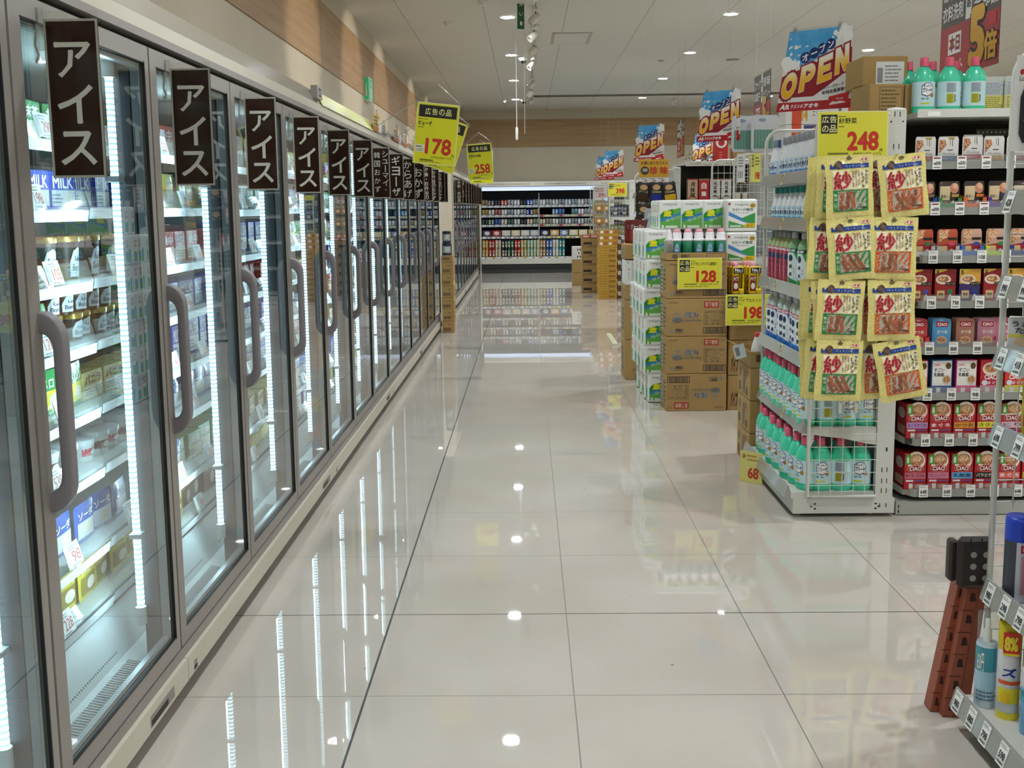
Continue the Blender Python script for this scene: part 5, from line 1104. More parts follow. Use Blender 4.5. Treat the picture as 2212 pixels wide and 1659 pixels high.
mb = MB(); mb.box(-.06, .0, .0, .002, 0, .075, LBL); p = Pan(mb, (-.06, -.0004, 0)); p.rect(.008, .015, .03, .062, M('#8a8e90'), 1); o = mb.build('flap_label', kt); o.location = (-.02, -.004, .06); o.rotation_euler = (.0, -.25, .0)
def white_bottle():
    t = thing('bottle', '', 'bottle'); R = .036; mb = MB(); mb.lathe([(.033, 0), (R, .005), (R, .06), (.034, .09), (.026, .12), (.017, .15), (.015, .158)], M('#e8e6e4', .25, coat=.4), 18); p = Pan(mb, eps=.0003, fn=wrapfn(R+.0005, 1, 1), seg=.01); p.rect(-.034, .072, .034, .075, M('#c8503a'), 1); lines(p, -.03, .01, .03, .06, 6, M('#9a9692'), 1); mb.build('bottle_body', t)
    mb = MB(); mb.lathe([(.017, .155), (.016, .175), (.013, .178), (0, .178)], M('#c8282c', .35), 14); mb.build('cap', t); return Kind(t)
K = white_bottle(); K.put((1.225, 5.46, .54), 0, label='white bottle with red cap in the open carton, left one'); K.put((1.285, 5.45, .54), 0, label='white bottle with red cap in the open carton, right one')
# ---- poly bag cartons
def poly_p(n_):
    def f(p, w, h):
        if n_: p.text('ポリエチレン', .06, h*.18, .26, h*.30, PR, 1, .0); p.text('30cm×25', .08, h*.06, .24, h*.16, PR, 1, 0)
        if n_ > 1: p.poly([(.065, h*.78), (.085, h*.86), (.095, h*.78)], PR, 1); p.text('ポリエ', .10, h*.62, .20, h*.74, PR, 1, 0); p.text('30', .12, h*.50, .18, h*.60, PR, 1, 0)
    return f
def polyside(p, w, h): lines(p, w*.1, h*.2, w*.9, h*.8, 5, PR, 1, .3)
KO2 = carton(.32, .34, .322, poly_p(2), polyside); KO3 = carton(.32, .34, .118, poly_p(1), polyside)
KO2.put((.785, 8.25, 0), label='brown plastic bag carton on the floor, left of the paper towels'); KO2.put((.785, 8.25, .324), label='brown plastic bag carton, second from the floor, left of the paper towels'); KO3.put((.785, 8.25, .648), label='low brown plastic bag carton under the slim white boxes'); KO3.put((.785, 8.25, .972), label='low brown plastic bag carton just below the red snack bags')
def slim(p, w, h): p.rect(w*.42, h*.60, w*.58, h*.66, M('#b84a3a'), 1); p.rect(w*.47, h*.2, w*.53, h*.55, M('#8a8a88'), 1); p.rect(w*.3, h*.88, w*.42, h*.94, INK, 1)
K = onebox('slim_white_box', 'box', .054, .196, .30, '#e4e2da', slim)
for k in range(5): K.put((.815+k*.056, 8.255, .768), label='slim white box between the plastic bag cartons, %s from the left' % ORD[k+1], group='slim white boxes between the plastic bag cartons')
K = onebox('slim_white_box', 'box', .054, .196, .10, '#d8d4c8', slim)
for k in range(3): K.put((.985+k*.056, 8.5, 1.092), label='slim pale box standing behind the paper towels, %s from the left' % ORD[k+1], group='slim pale boxes behind the paper towels')
# ================================================================ yellow price signs
RN = M('#c9301c', .45)
def price_land(num, item, sub='145g', w=.297, h=.21, foot='273'):
    def f(mb):
        mb.bbox(0, w, -.0012, .0012, 0, h, YEL2, .0006); p = Pan(mb, (0, -.0015, 0), eps=.0003)
        p.rect(.005, .005, w-.005, h-.005, YEL, 1); p.rect(.014, h*.56, .082, h-.014, INK, 2)
        p.text('広', .017, h*.77, .046, h-.020, YEL2, 3, .02); p.text('告', .050, h*.77, .079, h-.020, YEL2, 3, .02); p.text('の', .018, h*.585, .046, h*.72, YEL2, 3, .02); p.text('品', .050, h*.58, .079, h*.73, YEL2, 3, .02)
        lines(p, .088, h-.026, .130, h-.018, 1, INK, 2); p.text(item, .088, h-.052, min(.26, .092+.024*len(item)), h-.028, INK, 2, .02); lines(p, .088, h-.068, .12, h-.060, 1, INK, 2)
        p.text(num, w*.42, h*.215, w*.87, h*.60, RN, 3, .05); p.text('円', w*.885, h*.19, w*.925, h*.25, INK, 3, .02)
        p.text('(参考税込価格 %s円)' % foot, w*.5, h*.12, w*.91, h*.18, M('#3a3a20'), 2, .0); p.rect(w*.15, h*.14, w*.44, h*.18, M('#7a7a28'), 2); lines(p, w*.15, h*.07, w*.9, h*.11, 1, M('#5a5a28'), 2)
    return f
def price_port(num, item, w=.21, h=.297, note=True, foot='192'):
    def f(mb):
        mb.bbox(0, w, -.0012, .0012, 0, h, M('#f2ee90', .35, coat=.4), .0006); p = Pan(mb, (0, -.0015, 0), eps=.0003)
        p.rect(.006, .006, w-.006, h-.006, M('#e6e41e', .35), 1); p.rect(.012, h-.070, w-.012, h-.012, INK, 2)
        for k, ch in enumerate('広告の品'): p.text(ch, .042+k*.034, h-.058, .070+k*.034, h-.026, M('#f0ee9a'), 3, .02)
        lines(p, .012, h-.084, .075, h-.077, 1, INK, 2); p.text(item, .012, h-.112, .012+min(.15, .017*len(item)), h-.088, INK, 2, .03); lines(p, .014, h-.124, .05, h-.116, 1, INK, 2)
        p.text(num, .056, h*.165, .184, h*.43, RN, 3, .04); p.text('円', .187, h*.13, .202, h*.19, INK, 3, .0)
        if note: p.rect(.008, h*.19, .052, h*.315, M('#ecead0'), 2); p.text('2点限り', .011, h*.20, .049, h*.25, INK, 3, .0); lines(p, .011, h*.26, .049, h*.30, 1, INK, 3)
        p.text('(参考税込価格 %s円)' % foot, .085, h*.10, .19, h*.135, INK, 2, 0); p.rect(.035, h*.055, .10, h*.08, M('#6a6a18'), 2); lines(p, .035, h*.03, .17, h*.05, 1, INK, 2)
    return f
def psign(label, build, loc, rot=(0, 0, 0), sleeve=(0, 0)):
    t = thing('price_sign', label, 'sign', loc); t.rotation_euler = rot; mb = MB(); build(mb); mb.build('card', t); return t
psign('landscape yellow price sign reading 248 above the dog treat bags', price_land('248', '紗野菜'), (1.235, 4.455, 1.568))
psign('landscape yellow price sign reading 128 on the toilet cleaner cartons', price_land('128', 'スクラビングバブル超強力', foot='140'), (1.008, 6.915, .835))
psign('landscape yellow price sign reading 198 under the pipe cleaner bottles', price_land('198', 'パイプユニッシュ', foot='217'), (1.330, 6.905, .588), rot=(.0, .0, .02))
psign('landscape yellow price sign reading 398 on a distant wire rack', price_land('398', 'おつまみ', w=.29, h=.205, foot='429'), (1.253, 15.95, 1.545))
t178 = psign('portrait yellow price sign reading 178, nearest of the hanging ones', price_port('178', 'ギョーザ'), (-.548, 5.15, 1.594), rot=(0, .09, 0))
mb = MB()
def at(px, py, d):
    v = CR*((px-1106)/2225.17)-CU*((py-743.5)/2225.17)+CF; t_ = d/v.y; return Vector((0, 0, 1.3898))+v*t_
def hang(label, num, item, tlx, tly, d, tilt, note=True, s=1.0):
    tl = at(tlx, tly, d); h = .297*s
    R_ = Matrix.Rotation(tilt, 3, 'Y'); base = tl-R_ @ Vector((0, 0, h))
    o = psign(label, price_port(num, item, note=note), base, rot=(0, tilt, 0)); o.scale = (s, s, s); return o, tl, tl+R_ @ Vector((.21*s, 0, 0))
bpy.data.objects.remove(t178.children[0]); bpy.data.objects.remove(t178)
S = []
S.append(hang('portrait yellow price sign reading 178, nearest of the hanging ones', '178', 'ギョーザ', 902, 219, 5.15, .11))
S.append(hang('tilted yellow price sign half hidden behind the 178 sign', '328', 'からあげ', 938, 246, 6.1, .33))
S.append(hang('portrait yellow price sign reading 258 hanging over the far freezers', '258', '本格炒め炒飯', 1007, 312, 8.7, -.06))
S.append(hang('yellow price sign half hidden just behind the 258 sign', '198', '焼おにぎり', 1015, 326, 9.6, .0, note=False))
for k, (o, a, b) in enumerate(S):
    foot_ = Vector((-1.0, (7.1, 8.2, 10.6, 11.4)[k], 1.955)); ap = (a+b)/2+Vector((-.0, 0, .09)) if k != 1 else (a+b)/2+Vector((0, 0, .05))
    t = thing('sign_arm', ('thin metal arm on the freezer top holding the nearest 178 sign', 'thin metal arm on the freezer top holding the tilted sign', 'thin metal arm over the far freezers holding the 258 sign', 'farthest thin metal arm, holding the sign hidden behind 258')[k], 'sign holder', foot_)
    mb = MB(); z = foot_; mb.tube([Vector((0, 0, 0)), a-z+Vector((0, 0, .005)), ap-z, b-z+Vector((0, 0, .005))], .0022, M('#b8b6b0', .3, .8), 6); mb.build('rod', t)
    mb = MB(); mb.box(-.02, .02, -.02, .02, -.05, .02, M('#e4e2dc', .4)); 
    for q in (a-z, b-z): mb.box(q.x-.008, q.x+.008, q.y-.006, q.y+.006, q.z-.012, q.z+.014, CLEARP)
    mb.build('clip', t)
# ================================================================ open banners
def letter_mat():
    t = NT('yellow_white_lettering'); tc = t.n('ShaderNodeTexCoord'); sp = t.n('ShaderNodeSeparateXYZ'); t.l(tc.outputs['Object'], sp.inputs[0])
    a = t.n('ShaderNodeMath', operation='MULTIPLY_ADD'); t.l(sp.outputs['X'], a.inputs[0]); a.inputs[1].default_value = -.30; t.l(sp.outputs['Z'], a.inputs[2])
    r = t.n('ShaderNodeValToRGB'); e = r.color_ramp.elements; e[0].position = .095; e[0].color = lin('#f0b41a'); e[1].position = .175; e[1].color = lin('#fbf6ea'); x = e.new(.13); x.color = lin('#f6cf5a')
    t.l(a.outputs[0], r.inputs[0]); t.l(r.outputs[0], t.b.inputs['Base Color']); t.b.inputs['Roughness'].default_value = .35; return t.m
LET = letter_mat(); BLU = noisy('sky_blue_print', '#3f9cd8', '#62b2e2', 14, .35); MAR = M('#8f1420', .35); RDD = M('#b3202a', .35); NAV = M('#15306e', .35)
def banner():
    t = thing('open_banner', '', 'banner'); W, H = .36, .375
    def fn(x, y, l):
        v = y/H; a = .060*v; b = W-.0*v; X = a+(b-a)*x/W; return (X, -.002-l+.014*math.sin(PI*v)*math.sin(PI*x/W), y)
    mb = MB(); n = 8
    vs = [fn(W*i/n, H*j/n, 0) for j in range(n+1) for i in range(n+1)]; q = [(j*(n+1)+i, j*(n+1)+i+1, (j+1)*(n+1)+i+1, (j+1)*(n+1)+i) for j in range(n) for i in range(n)]
    mb.raw(vs, q, M('#ebe9e4', .3, coat=.5), True); mb.raw([(x, y+.0012, z) for x, y, z in vs], [f[::-1] for f in q], M('#e2e0da', .4), True)
    p = Pan(mb, eps=.00025, fn=fn, seg=.03); p.two = True
    def strips(pts, m, l):  # keep prints hugging the curled sheet
        for j in range(10):
            y0, y1 = H*j/10, H*(j+1)/10
            sw = [(b_, a_) for a_, b_ in pts]; c = clipx(clipx(sw, y0, 1), y1, -1)
            for i in range(8):
                d = clipx(clipx([(b_, a_) for a_, b_ in c], W*i/8, 1), W*(i+1)/8, -1) if len(c) > 2 else []
                if len(d) > 2: mb.face([p.P(x, y, l) for x, y in d], m)
    strips([(0, H), (0, H*.60), (W*.30, H*.56), (W*.62, H*.70), (W*.84, H*.94), (W*.86, H)], BLU, 1)
    for cx, cy, r in ((.03, .62, .028), (.06, .58, .03), (.11, .57, .026), (.17, .60, .022), (.87, .96, .028), (.80, .90, .016), (.93, .88, .03), (.14, .80, .010), (.74, .93, .013), (.70, .88, .006), (.08, .72, .007)): p.disc(W*cx, H*cy, r, r, M('#f2f2ee', .35), 2, 12)
    strips([(0, H*.175), (W*.48, H*.175), (W, H*.50), (W, H*.74), (W*.9, H*.74), (0, H*.44)], MAR, 3)
    sl = .30
    for k, ch in enumerate('オープン'):
        cx = W*(.30+.125*k); cy = H*(.665+.046*k); p.disc(cx, cy, .027, .026, NAV, 4, 14)
    for k, ch in enumerate('オープン'):
        cx = W*(.30+.125*k); cy = H*(.665+.046*k); s_ = .017
        if ch == 'ー': p.poly([(cx-s_, cy-.008), (cx+s_, cy+.002), (cx+s_, cy+.008), (cx-s_, cy-.002)], WHITE, 5)
        else: p.text(ch, cx-s_, cy-s_, cx+s_, cy+s_, WHITE, 5, .03, keep=True, rot=.25)
    for k, ch in enumerate('OPEN'):
        cw = W*.235; x0 = W*.005+k*W*.245; cx = x0+cw/2; cy = H*(.325+.092*k); hh = H*.315
        for e, m, l in ((.011, MAR, 5), (.0035, M('#e8c8b8', .35), 6), (0, LET, 7)):
            for qi, q in enumerate(strokes(ch)):
                g = [((x-.5)*(cw-.016), (y-.5)*hh) for x, y in q]; g = grow(g, e) if e else g
                strips([(cx+x, cy+y+x*sl) for x, y in g], m, l+.03*qi)
    p.text('メンバーズカード', W*.56, H*.262, W*.90, H*.302, M('#2a2a5a'), 8, .02, rot=.16); p.text('新規会員募集中!!', W*.60, H*.205, W*.985, H*.252, M('#3a2030'), 8, .02, rot=.12)
    for j in range(12): p.rect(W*j/12, 0, W*(j+1)/12, H*.115, RDD, 4)
    p.text('A', W*.045, H*.025, W*.12, H*.095, WHITE, 6, .06, shear=.2); p.text('R', W*.12, H*.025, W*.175, H*.09, WHITE, 6, .06); p.text('クスリの', W*.19, H*.035, W*.36, H*.085, WHITE, 6, .03); p.text('アオキ', W*.37, H*.03, W*.57, H*.09, WHITE, 6, .06)
    p.poly([(W*.70, H*.02), (W*.96, H*.05), (W*.98, H*.20), (W*.70, H*.155)], M('#c92024', .35), 6); p.text('Aoca', W*.80, H*.115, W*.90, H*.14, WHITE, 7, .0)
    p.poly([(W*.72, H*.05), (W*.93, H*.07), (W*.93, H*.082), (W*.86, H*.095), (W*.80, H*.085), (W*.76, H*.095), (W*.72, H*.062)], M('#f4e6e2'), 7)
    mb.build('sheet', t)
    mb = MB(); Z = ZC-2.0
    for cx in (.085, .30): mb.box(cx-.009, cx+.009, -.006, .006, H-.014, H+.022, CLEARP); mb.box(cx-.004, cx+.004, -.007, .007, H-.004, H+.012, M('#8a8a88'))
    mb.tube([(.065, 0, H+.006), (.34, 0, H+.006)], .003, CLEARP, 6); mb.build('hanger_bar', t)
    mb = MB(); mb.tube([(.085, 0, H+.02), (.19, 0, 1.9)], .0007, M('#c8c6c0', .4), 4); mb.tube([(.30, 0, H+.02), (.19, 0, 1.9)], .0007, M('#c8c6c0', .4), 4); mb.build('hanging_wire', t)
    return Kind(t)
KBN = banner()
bl = [((1677, 243), 5.15, 'largest and nearest open banner with red price band, above the cleaner rack'), ((1504, 307), 8.15, 'second nearest open banner, left of a small brown banner'), ((1369, 350), 11.2, 'third nearest open banner, above the yellow snack sign'), ((1300, 383), 15.3, 'fourth open banner, above the 398 sign'), ((1285, 389), 17.2, 'farthest open banner, overlapped by the fourth one')]
for (px, py), d, l in bl:
    w_ = at(px, py, d); KBN.put(w_, -.60, label=l, scale=(1, 1, 1))
w_ = at(1492, 356, 13.2); KBN.put(w_, -.1, label='open banner half hidden behind a red drum on the shelf top', scale=(.92, 1, .99))
for o in [o for o in bpy.data.objects if o.name.startswith('hanging_wire')]:
    pass
def aisle_banner(l1, l2, label, loc, s=1):
    t = thing('aisle_banner', label, 'banner', loc, -PI/2); W, H = .64, .49
    mb = MB(); mb.box(0, W, -.001, .001, 0, H, M('#51443e', .4)); p = Pan(mb, (0, -.0012, 0), eps=.0004)
    p.rect(W*.44, H*.50, W*.54, H, WHITE, 1); p.rect(0, 0, W, H*.49, noisy('red_print', '#9a1c24', '#b02a30', 6, .4), 2)
    p.text(l1[0], .02, H*.74, W*.40, H*.92, WHITE, 3, .03); p.text(l1[1], .02, H*.54, W*.40, H*.70, WHITE, 3, .03); p.text(l2[0], W*.58, H*.74, W*.97, H*.92, WHITE, 3, .03); p.text(l2[1], W*.58, H*.54, W*.97, H*.70, WHITE, 3, .03)
    p.vtext('通路', W*.455, H*.56, W*.525, H*.9, INK, 3, .02)
    p.rect(W*.15, H*.22, W*.38, H*.42, WHITE, 3); p.text('本日', W*.17, H*.24, W*.36, H*.40, MAR, 4, .06); p.rect(W*.14, H*.02, W*.36, H*.16, WHITE, 3) if False else None; p.text('ポイント', W*.12, H*.03, W*.42, H*.17, WHITE, 3, .05)
    G_ = M('#d8a41e', .3, .5); p.text('5', W*.50, H*.01, W*.80, H*.60, INK, 5, .12); p.text('5', W*.515, H*.025, W*.785, H*.585, G_, 6, .07); p.text('倍', W*.76, H*.05, W*.99, H*.33, INK, 7, .10); p.text('倍', W*.77, H*.06, W*.98, H*.32, G_, 8, .05)
    p.rect(W*.82, H*.36, W*.95, H*.47, M('#d8303a'), 5); mb.build('board', t)
    mb = MB(); mb.box(0, W, -.004, .004, H, H+.012, CLEARP); mb.tube([(.06, 0, H), (.06, 0, ZC-2.04)], .0009, M('#8a8882'), 4); mb.tube([(W-.06, 0, H), (W-.06, 0, ZC-2.04)], .0009, M('#8a8882'), 4); mb.build('hanger', t); return t
# the print faces the main aisle: local x runs towards the viewer
aisle_banner(('漂白剤', '衣料洗剤'), ('季節', '季節品'), 'brown and red banner with a golden 5, above the green bleach bottles', (2.045, 5.24, 1.985))
aisle_banner(('スナック', '和菓子'), ('珍味', 'チョコレート'), 'brown and red banner between the two nearest open banners', (2.08, 9.60, 2.04))
aisle_banner(('お酒', '焼酎'), ('ビール', 'つまみ'), 'smallest brown and red banner, right of the third open banner', (2.08, 14.4, 2.04))
# ================================================================ near right rack
NRT = [(0, .86, '980'), (0, .775, '880'), (0, .695, '798'), (0, .60, '598'), (0, .48, '598'), (0, .34, '698'), (1, .85, '980'), (1, .765, '298'), (1, .685, '798'), (1, .55, '398'), (2, .85, '698'), (2, .74, '799'), (3, .85, '418'), (3, .76, '418'), (4, .85, '990'), (4, .75, '990'), (5, .85, '428'), (5, .7, '428')]
NR = end_rack('white end rack cut by the right edge of the photo', 1.115, 1.72, shelves=[.085, .385, .80, 1.00, 1.18, 1.39], tags=NRT)
def can(name, label, cat, loc, r, h, body, cap, capz, paint=None, rz=0, clearcap=False):
    t = thing(name, label, cat, loc, rz); mb = MB(); mb.lathe([(r*.93, 0), (r, .005), (r, capz-.004), (r*.9, capz)], M(body, .3, .15, coat=.3), 24)
    if paint: p = Pan(mb, eps=.0003, fn=wrapfn(r+.0005, 1, 1), seg=.01); paint(p, r, h)
    mb.build('can', t); mb = MB()
    if clearcap: mb.lathe([(r*.98, capz-.01), (r*.98, h-.012), (r*.9, h), (0, h)], CLEARP, 20); mb.lathe([(r*.4, capz), (r*.4, capz+.03), (r*.25, capz+.035), (r*.25, capz+.06), (0, capz+.06)], WHITE, 14)
    else: mb.lathe([(r*1.0, capz-.002), (r*1.0, h-.008), (r*.92, h), (0, h)], M(cap, .35), 24)
    mb.build('cap', t); return t
def p_can(p, r, h):
    p.rect(-.05, .0, -.012, .155, M('#3a3f48', .4), 1); p.rect(-.012, 0, .07, .155, M('#c9cbd6', .4), 1); p.rect(-.002, .128, .016, .148, M('#b8202c'), 2); p.vtext('H', .003, .13, .012, .146, WHITE, 3, .02); p.rect(.0, .02, .012, .12, M('#d89aa8'), 2); lines(p, .02, .05, .05, .13, 7, M('#5a5f88'), 2, .4); p.rect(.03, .035, .052, .045, M('#c02838'), 2)
can('spray_can', 'large spray can with blue lid on the near right rack', 'spray can', (1.245, 2.545, .387), .036, .215, '#aeb0c4', '#1a3fb8', .150, p_can, rz=-.3)
can('spray_can', 'second blue-lidded spray can, cut by the right edge of the photo', 'spray can', (1.262, 2.455, .387), .036, .215, '#1a2a50', '#1a3fb8', .150, None)
def p_teal(p, r, h): p.rect(-.06, .10, .06, .165, M('#3f98a8', .35), 1); p.text('650円', -.03, .10, -.012, .15, WHITE, 2, .02); p.rect(-.06, .05, .06, .10, M('#a8d0e0', .35), 1); lines(p, -.03, .02, .03, .05, 3, M('#4a7a9a'), 2)
can('spray_bottle', 'teal and white spray bottle with clear cap, nearest the folded step stool', 'bottle', (1.185, 2.565, .087), .026, .255, '#c8dce6', '#dfe8ea', .175, p_teal, clearcap=True, rz=-.2)
def p_8(p, r, h): p.rect(-.03, .045, .03, .085, M('#e8d83a'), 1); p.text('ーズ'[1:], -.02, .115, .015, .14, M('#1a3a9a'), 2, .04); p.rect(-.03, .095, .03, .105, M('#e0602a'), 2); p.disc(-.01, .06, .014, .016, M('#f0c81e'), 2, 12); p.rect(-.035, .0, .035, .02, M('#e8d83a'), 1)
t = can('spray_can', 'white spray can with yellow top and a red 8 percent tag', 'spray can', (1.215, 2.505, .087), .028, .255, '#d8dadc', '#d0bc14', .185, p_8, rz=-.3)
mb = MB(); mb.box(-.02, .018, -.0335, -.032, .175, .235, M('#d8281e', .4)); p = Pan(mb, (-.02, -.0338, .175), eps=.0004); p.text('8%', .002, .012, .034, .05, M('#f4e23a'), 1, .08); p.rect(0, 0, .038, .006, M('#f0d820'), 1); mb.build('hang_tag', t)
t = can('spray_can', 'dark spray can with yellow top, behind the white and yellow one', 'spray can', (1.29, 2.47, .087), .028, .25, '#3a3d30', '#d0bc14', .185, p_8)
def p_bl(p, r, h): p.rect(-.05, .10, .05, .115, M('#2f8a98'), 1); p.rect(-.05, .085, .05, .098, M('#5aa8c0'), 1); p.text('虫よけ', -.018, .055, .018, .075, M('#c84a6a'), 2, .02); lines(p, -.015, .02, .018, .05, 3, M('#3a6a9a'), 2)
can('spray_can', 'small light blue spray can with frosted cap', 'spray can', (1.228, 2.415, .087), .022, .17, '#7ab0d8', '#d4dade', .125, p_bl, rz=-.2)
def p_gr(p, w, h): p.rect(w*.05, h*.62, w*.95, h*.97, M('#4a9a54', .4), 1); p.rect(w*.08, h*.70, w*.34, h*.86, INK, 2); p.text('足用', w*.1, h*.72, w*.32, h*.84, WHITE, 3, .02); p.vtext('消臭', w*.5, h*.66, w*.66, h*.94, WHITE, 2, .03); p.poly([(w*.3, h*.1), (w*.55, h*.1), (w*.75, h*.55), (w*.5, h*.6)], M('#e4ece8', .3), 2); p.disc(w*.3, h*.18, w*.15, h*.09, M('#8a2a20'), 3, 12); p.disc(w*.7, h*.16, w*.15, h*.10, M('#a03020'), 3, 12); p.rect(w*.05, h*.02, w*.95, h*.10, M('#4a9a54'), 1)
K = pouchk(.10, .165, '#b8d0bc', lambda p, w, h: p_gr(type('o', (), {'rect': lambda s, a, b, c, d, m, l=1: p.rect(a-w/2, b, c-w/2, d, m, l), 'text': lambda s, t, a, b, c, d, m, l=3, bo=0: p.text(t, a-w/2, b, c-w/2, d, m, l, bo), 'vtext': lambda s, t, a, b, c, d, m, l=3, bo=0: p.vtext(t, a-w/2, b, c-w/2, d, m, l, bo), 'poly': lambda s, q, m, l=1: p.poly([(x-w/2, y) for x, y in q], m, l), 'disc': lambda s, a, b, c, d, m, l=1, n=12: p.disc(a-w/2, b, c, d, m, l, n)})(), w, h), name='blister_pack')
tag(K.root, '', 'pack'); K.put((1.245, 2.335, .087), -.35, label='green blister pack with round red seals, right of the light blue spray can')
def p_pk(p, w, h): p.rect(-w/2+.005, .01, w/2-.005, h*.9, M('#d84a8a', .4), 1); p.disc(0, h*.4, w*.28, h*.2, M('#f0e4ec'), 2, 12); p.text('防虫', -w*.3, h*.68, w*.3, h*.84, M('#2a5a9a'), 2, .03)
K = pouchk(.11, .12, '#c84a88', p_pk, name='pink_pack'); tag(K.root, '', 'pack'); K.put((1.225, 2.26, .087), -.35, label='pink pack at the right edge, next to the green blister pack')
def paintbox(cols):
    def f(p, w, h):
        for a, b, c in cols: p.rect(.002, h*a, w-.002, h*b, M(c, .4), 1)
        p.text('うおの', w*.1, h*.78, w*.9, h*.92, M('#22305a'), 2, .03); p.text('たこ', w*.2, h*.62, w*.7, h*.76, M('#22305a'), 2, .03); p.disc(w*.45, h*.40, w*.28, h*.12, M('#e8c8a8'), 2, 12); barcode(p, w*.6, h*.1, w*.9, h*.25, INK, 2)
    return f
K = onebox('medicine_box', 'box', .085, .10, .05, '#e6e8ea', paintbox([(.0, .14, '#28407a'), (.5, .6, '#e8d86a')]), None)
K.put((1.245, 2.57, 1.002), -.5, label='white and navy corn plaster box on the near right rack'); K2 = onebox('medicine_box', 'box', .085, .10, .05, '#cfe0dc', paintbox([(.0, .16, '#3f9a92'), (.16, .2, '#e8e8e8')]), None); K2.put((1.275, 2.475, 1.002), -.4, label='white and teal corn plaster box right of the navy one')
def p_yl(p, w, h): p.rect(-w/2+.004, h*.55, w/2-.004, h*.97, M('#e6dc3a', .4), 1); p.disc(-w*.1, h*.82, w*.2, h*.09, M('#1f4a9a'), 2, 12); p.text('うるおい', -w*.4, h*.60, w*.3, h*.68, M('#2a8a4a'), 2, .02); p.disc(0, h*.34, w*.3, h*.14, M('#e8b8b0'), 2, 12); p.rect(-w/2+.004, 0, w/2-.004, h*.1, M('#c83a4a'), 1)
K = pouchk(.09, .155, '#e4e4d8', p_yl, name='pack'); tag(K.root, '', 'pack'); K.put((1.272, 2.535, 1.182), -.35, label='yellow and white hand care pack on the near right rack')
def p_ft(p, w, h): p.rect(-w/2+.004, h*.40, w/2-.004, h*.97, M('#dcd845', .4), 1); p.text('今すぐ', -w*.3, h*.80, w*.3, h*.90, INK, 2, .02); p.text('足', -w*.3, h*.68, w*.0, h*.80, INK, 2, .04); p.rect(-w/2+.004, h*.16, w/2-.004, h*.48, M('#a82a78', .4), 2); p.text('痛い', -w*.3, h*.34, w*.35, h*.44, WHITE, 3, .03); p.text('クッション', -w*.36, h*.22, w*.4, h*.31, WHITE, 3, .03)
K = pouchk(.10, .17, '#d8d43c', p_ft, name='pack'); tag(K.root, '', 'pack'); K.put((1.265, 2.50, .815), -.3, label='yellow and magenta foot cushion pack on the near right rack'); K.put((1.30, 2.58, .815), -.1, label='yellow foot cushion pack tucked behind the magenta one')
def p_kid(p, w, h): p.rect(-w/2+.004, h*.80, w/2-.004, h*.97, M('#dfe4ea'), 1); p.text('冷却', -w*.3, h*.84, w*.3, h*.94, M('#b02a48'), 2, .02); p.disc(0, h*.62, w*.3, h*.12, M('#8ac08a'), 2, 10); p.disc(-w*.05, h*.36, w*.28, h*.14, M('#e8b898'), 2, 10)
K = pouchk(.10, .15, '#7a9cc4', p_kid, name='pack'); tag(K.root, '', 'pack'); K.put((1.27, 2.47, .612), -.3, label='light blue pack hanging above the blue spray can')
t = thing('insole_pack', 'white card with a black shoe insole, hanging high on the near right rack', 'insole', (1.19, 2.60, 1.515), -.2); t.rotation_euler = (0, .05, -.25)
mb = MB(); mb.box(0, .10, -.001, .001, 0, .23, M('#ebebe9', .4)); p = Pan(mb, (0, -.0014, 0), eps=.0004); p.text('Re:getA', .022, .185, .058, .198, INK, 1, .01); p.disc(.014, .19, .005, .007, M('#b02030'), 2, 10); p.text('Loupe insole', .010, .165, .066, .180, INK, 1, .01); mb.build('card', t)
mb = MB(); out = [(.030, .02), (.050, .022), (.058, .04), (.050, .06), (.046, .085), (.052, .12), (.052, .15), (.040, .162), (.024, .158), (.016, .13), (.018, .08), (.020, .04)]
mb.raw([(x, -.006, z) for x, z in out]+[(x, -.001, z) for x, z in out], [tuple(range(12)), ]+[(i, i+12, (i+1) % 12+12, (i+1) % 12) for i in range(12)], M('#20282a', .7)); p = Pan(mb, (0, -.0063, 0)); p.vtext('インソール', .026, .07, .036, .145, WHITE, 1, .0); mb.build('insole', t)
t = thing('insole_pack', 'second insole card below the first, cut by the right edge of the photo', 'insole', (1.225, 2.57, 1.43), -.2)
mb = MB(); mb.box(0, .08, -.001, .001, 0, .24, M('#ebebe9', .4)); p = Pan(mb, (0, -.0014, 0), eps=.0004); p.rect(.004, .005, .03, .06, INK, 1); p.disc(.02, .15, .012, .03, M('#b08a3a'), 1, 12); mb.build('card', t)
# folded step stool
TC = noisy('terracotta_plastic', '#8f4a34', '#9c553d', 5, .55); DB = M('#2b211e', .5)
t = thing('step_stool', 'folded terracotta step stool with dark brown dotted top, leaning on the near right rack', 'step stool', (1.098, 2.665, 0))
def lean(mb, x0, x1, y0, y1, z0, z1, dx, m):
    v = [(x0, y0, z0), (x1, y0, z0), (x1, y1, z0), (x0, y1, z0), (x0+dx, y0, z1), (x1+dx-.006, y0, z1), (x1+dx-.006, y1, z1), (x0+dx, y1, z1)]
    mb.raw(v, [(0, 3, 2, 1), (4, 5, 6, 7), (0, 1, 5, 4), (1, 2, 6, 5), (2, 3, 7, 6), (3, 0, 4, 7)], m)
for k, (x0, x1, y0, z1, dx) in enumerate(((0, .024, .03, .375, .062), (.022, .058, .0, .37, .052), (.058, .095, .01, .40, .045))):
    mb = MB(); lean(mb, x0, x1, y0, y0+.045, .002, z1, dx, TC)
    for q in range(6):
        z = .02+q*.062; u = z/z1; a = x0+dx*u; wd = x1-x0
        if k < 2: lean(mb, a+wd*.35, a+wd*.8, y0-.0015, y0, z, z+.022, .003, M('#3a1d16', .6)); lean(mb, a, a+wd, y0-.001, y0, z+.035, z+.037, .0, M('#5a2c20', .6))
    mb.build('leg_panel', t)
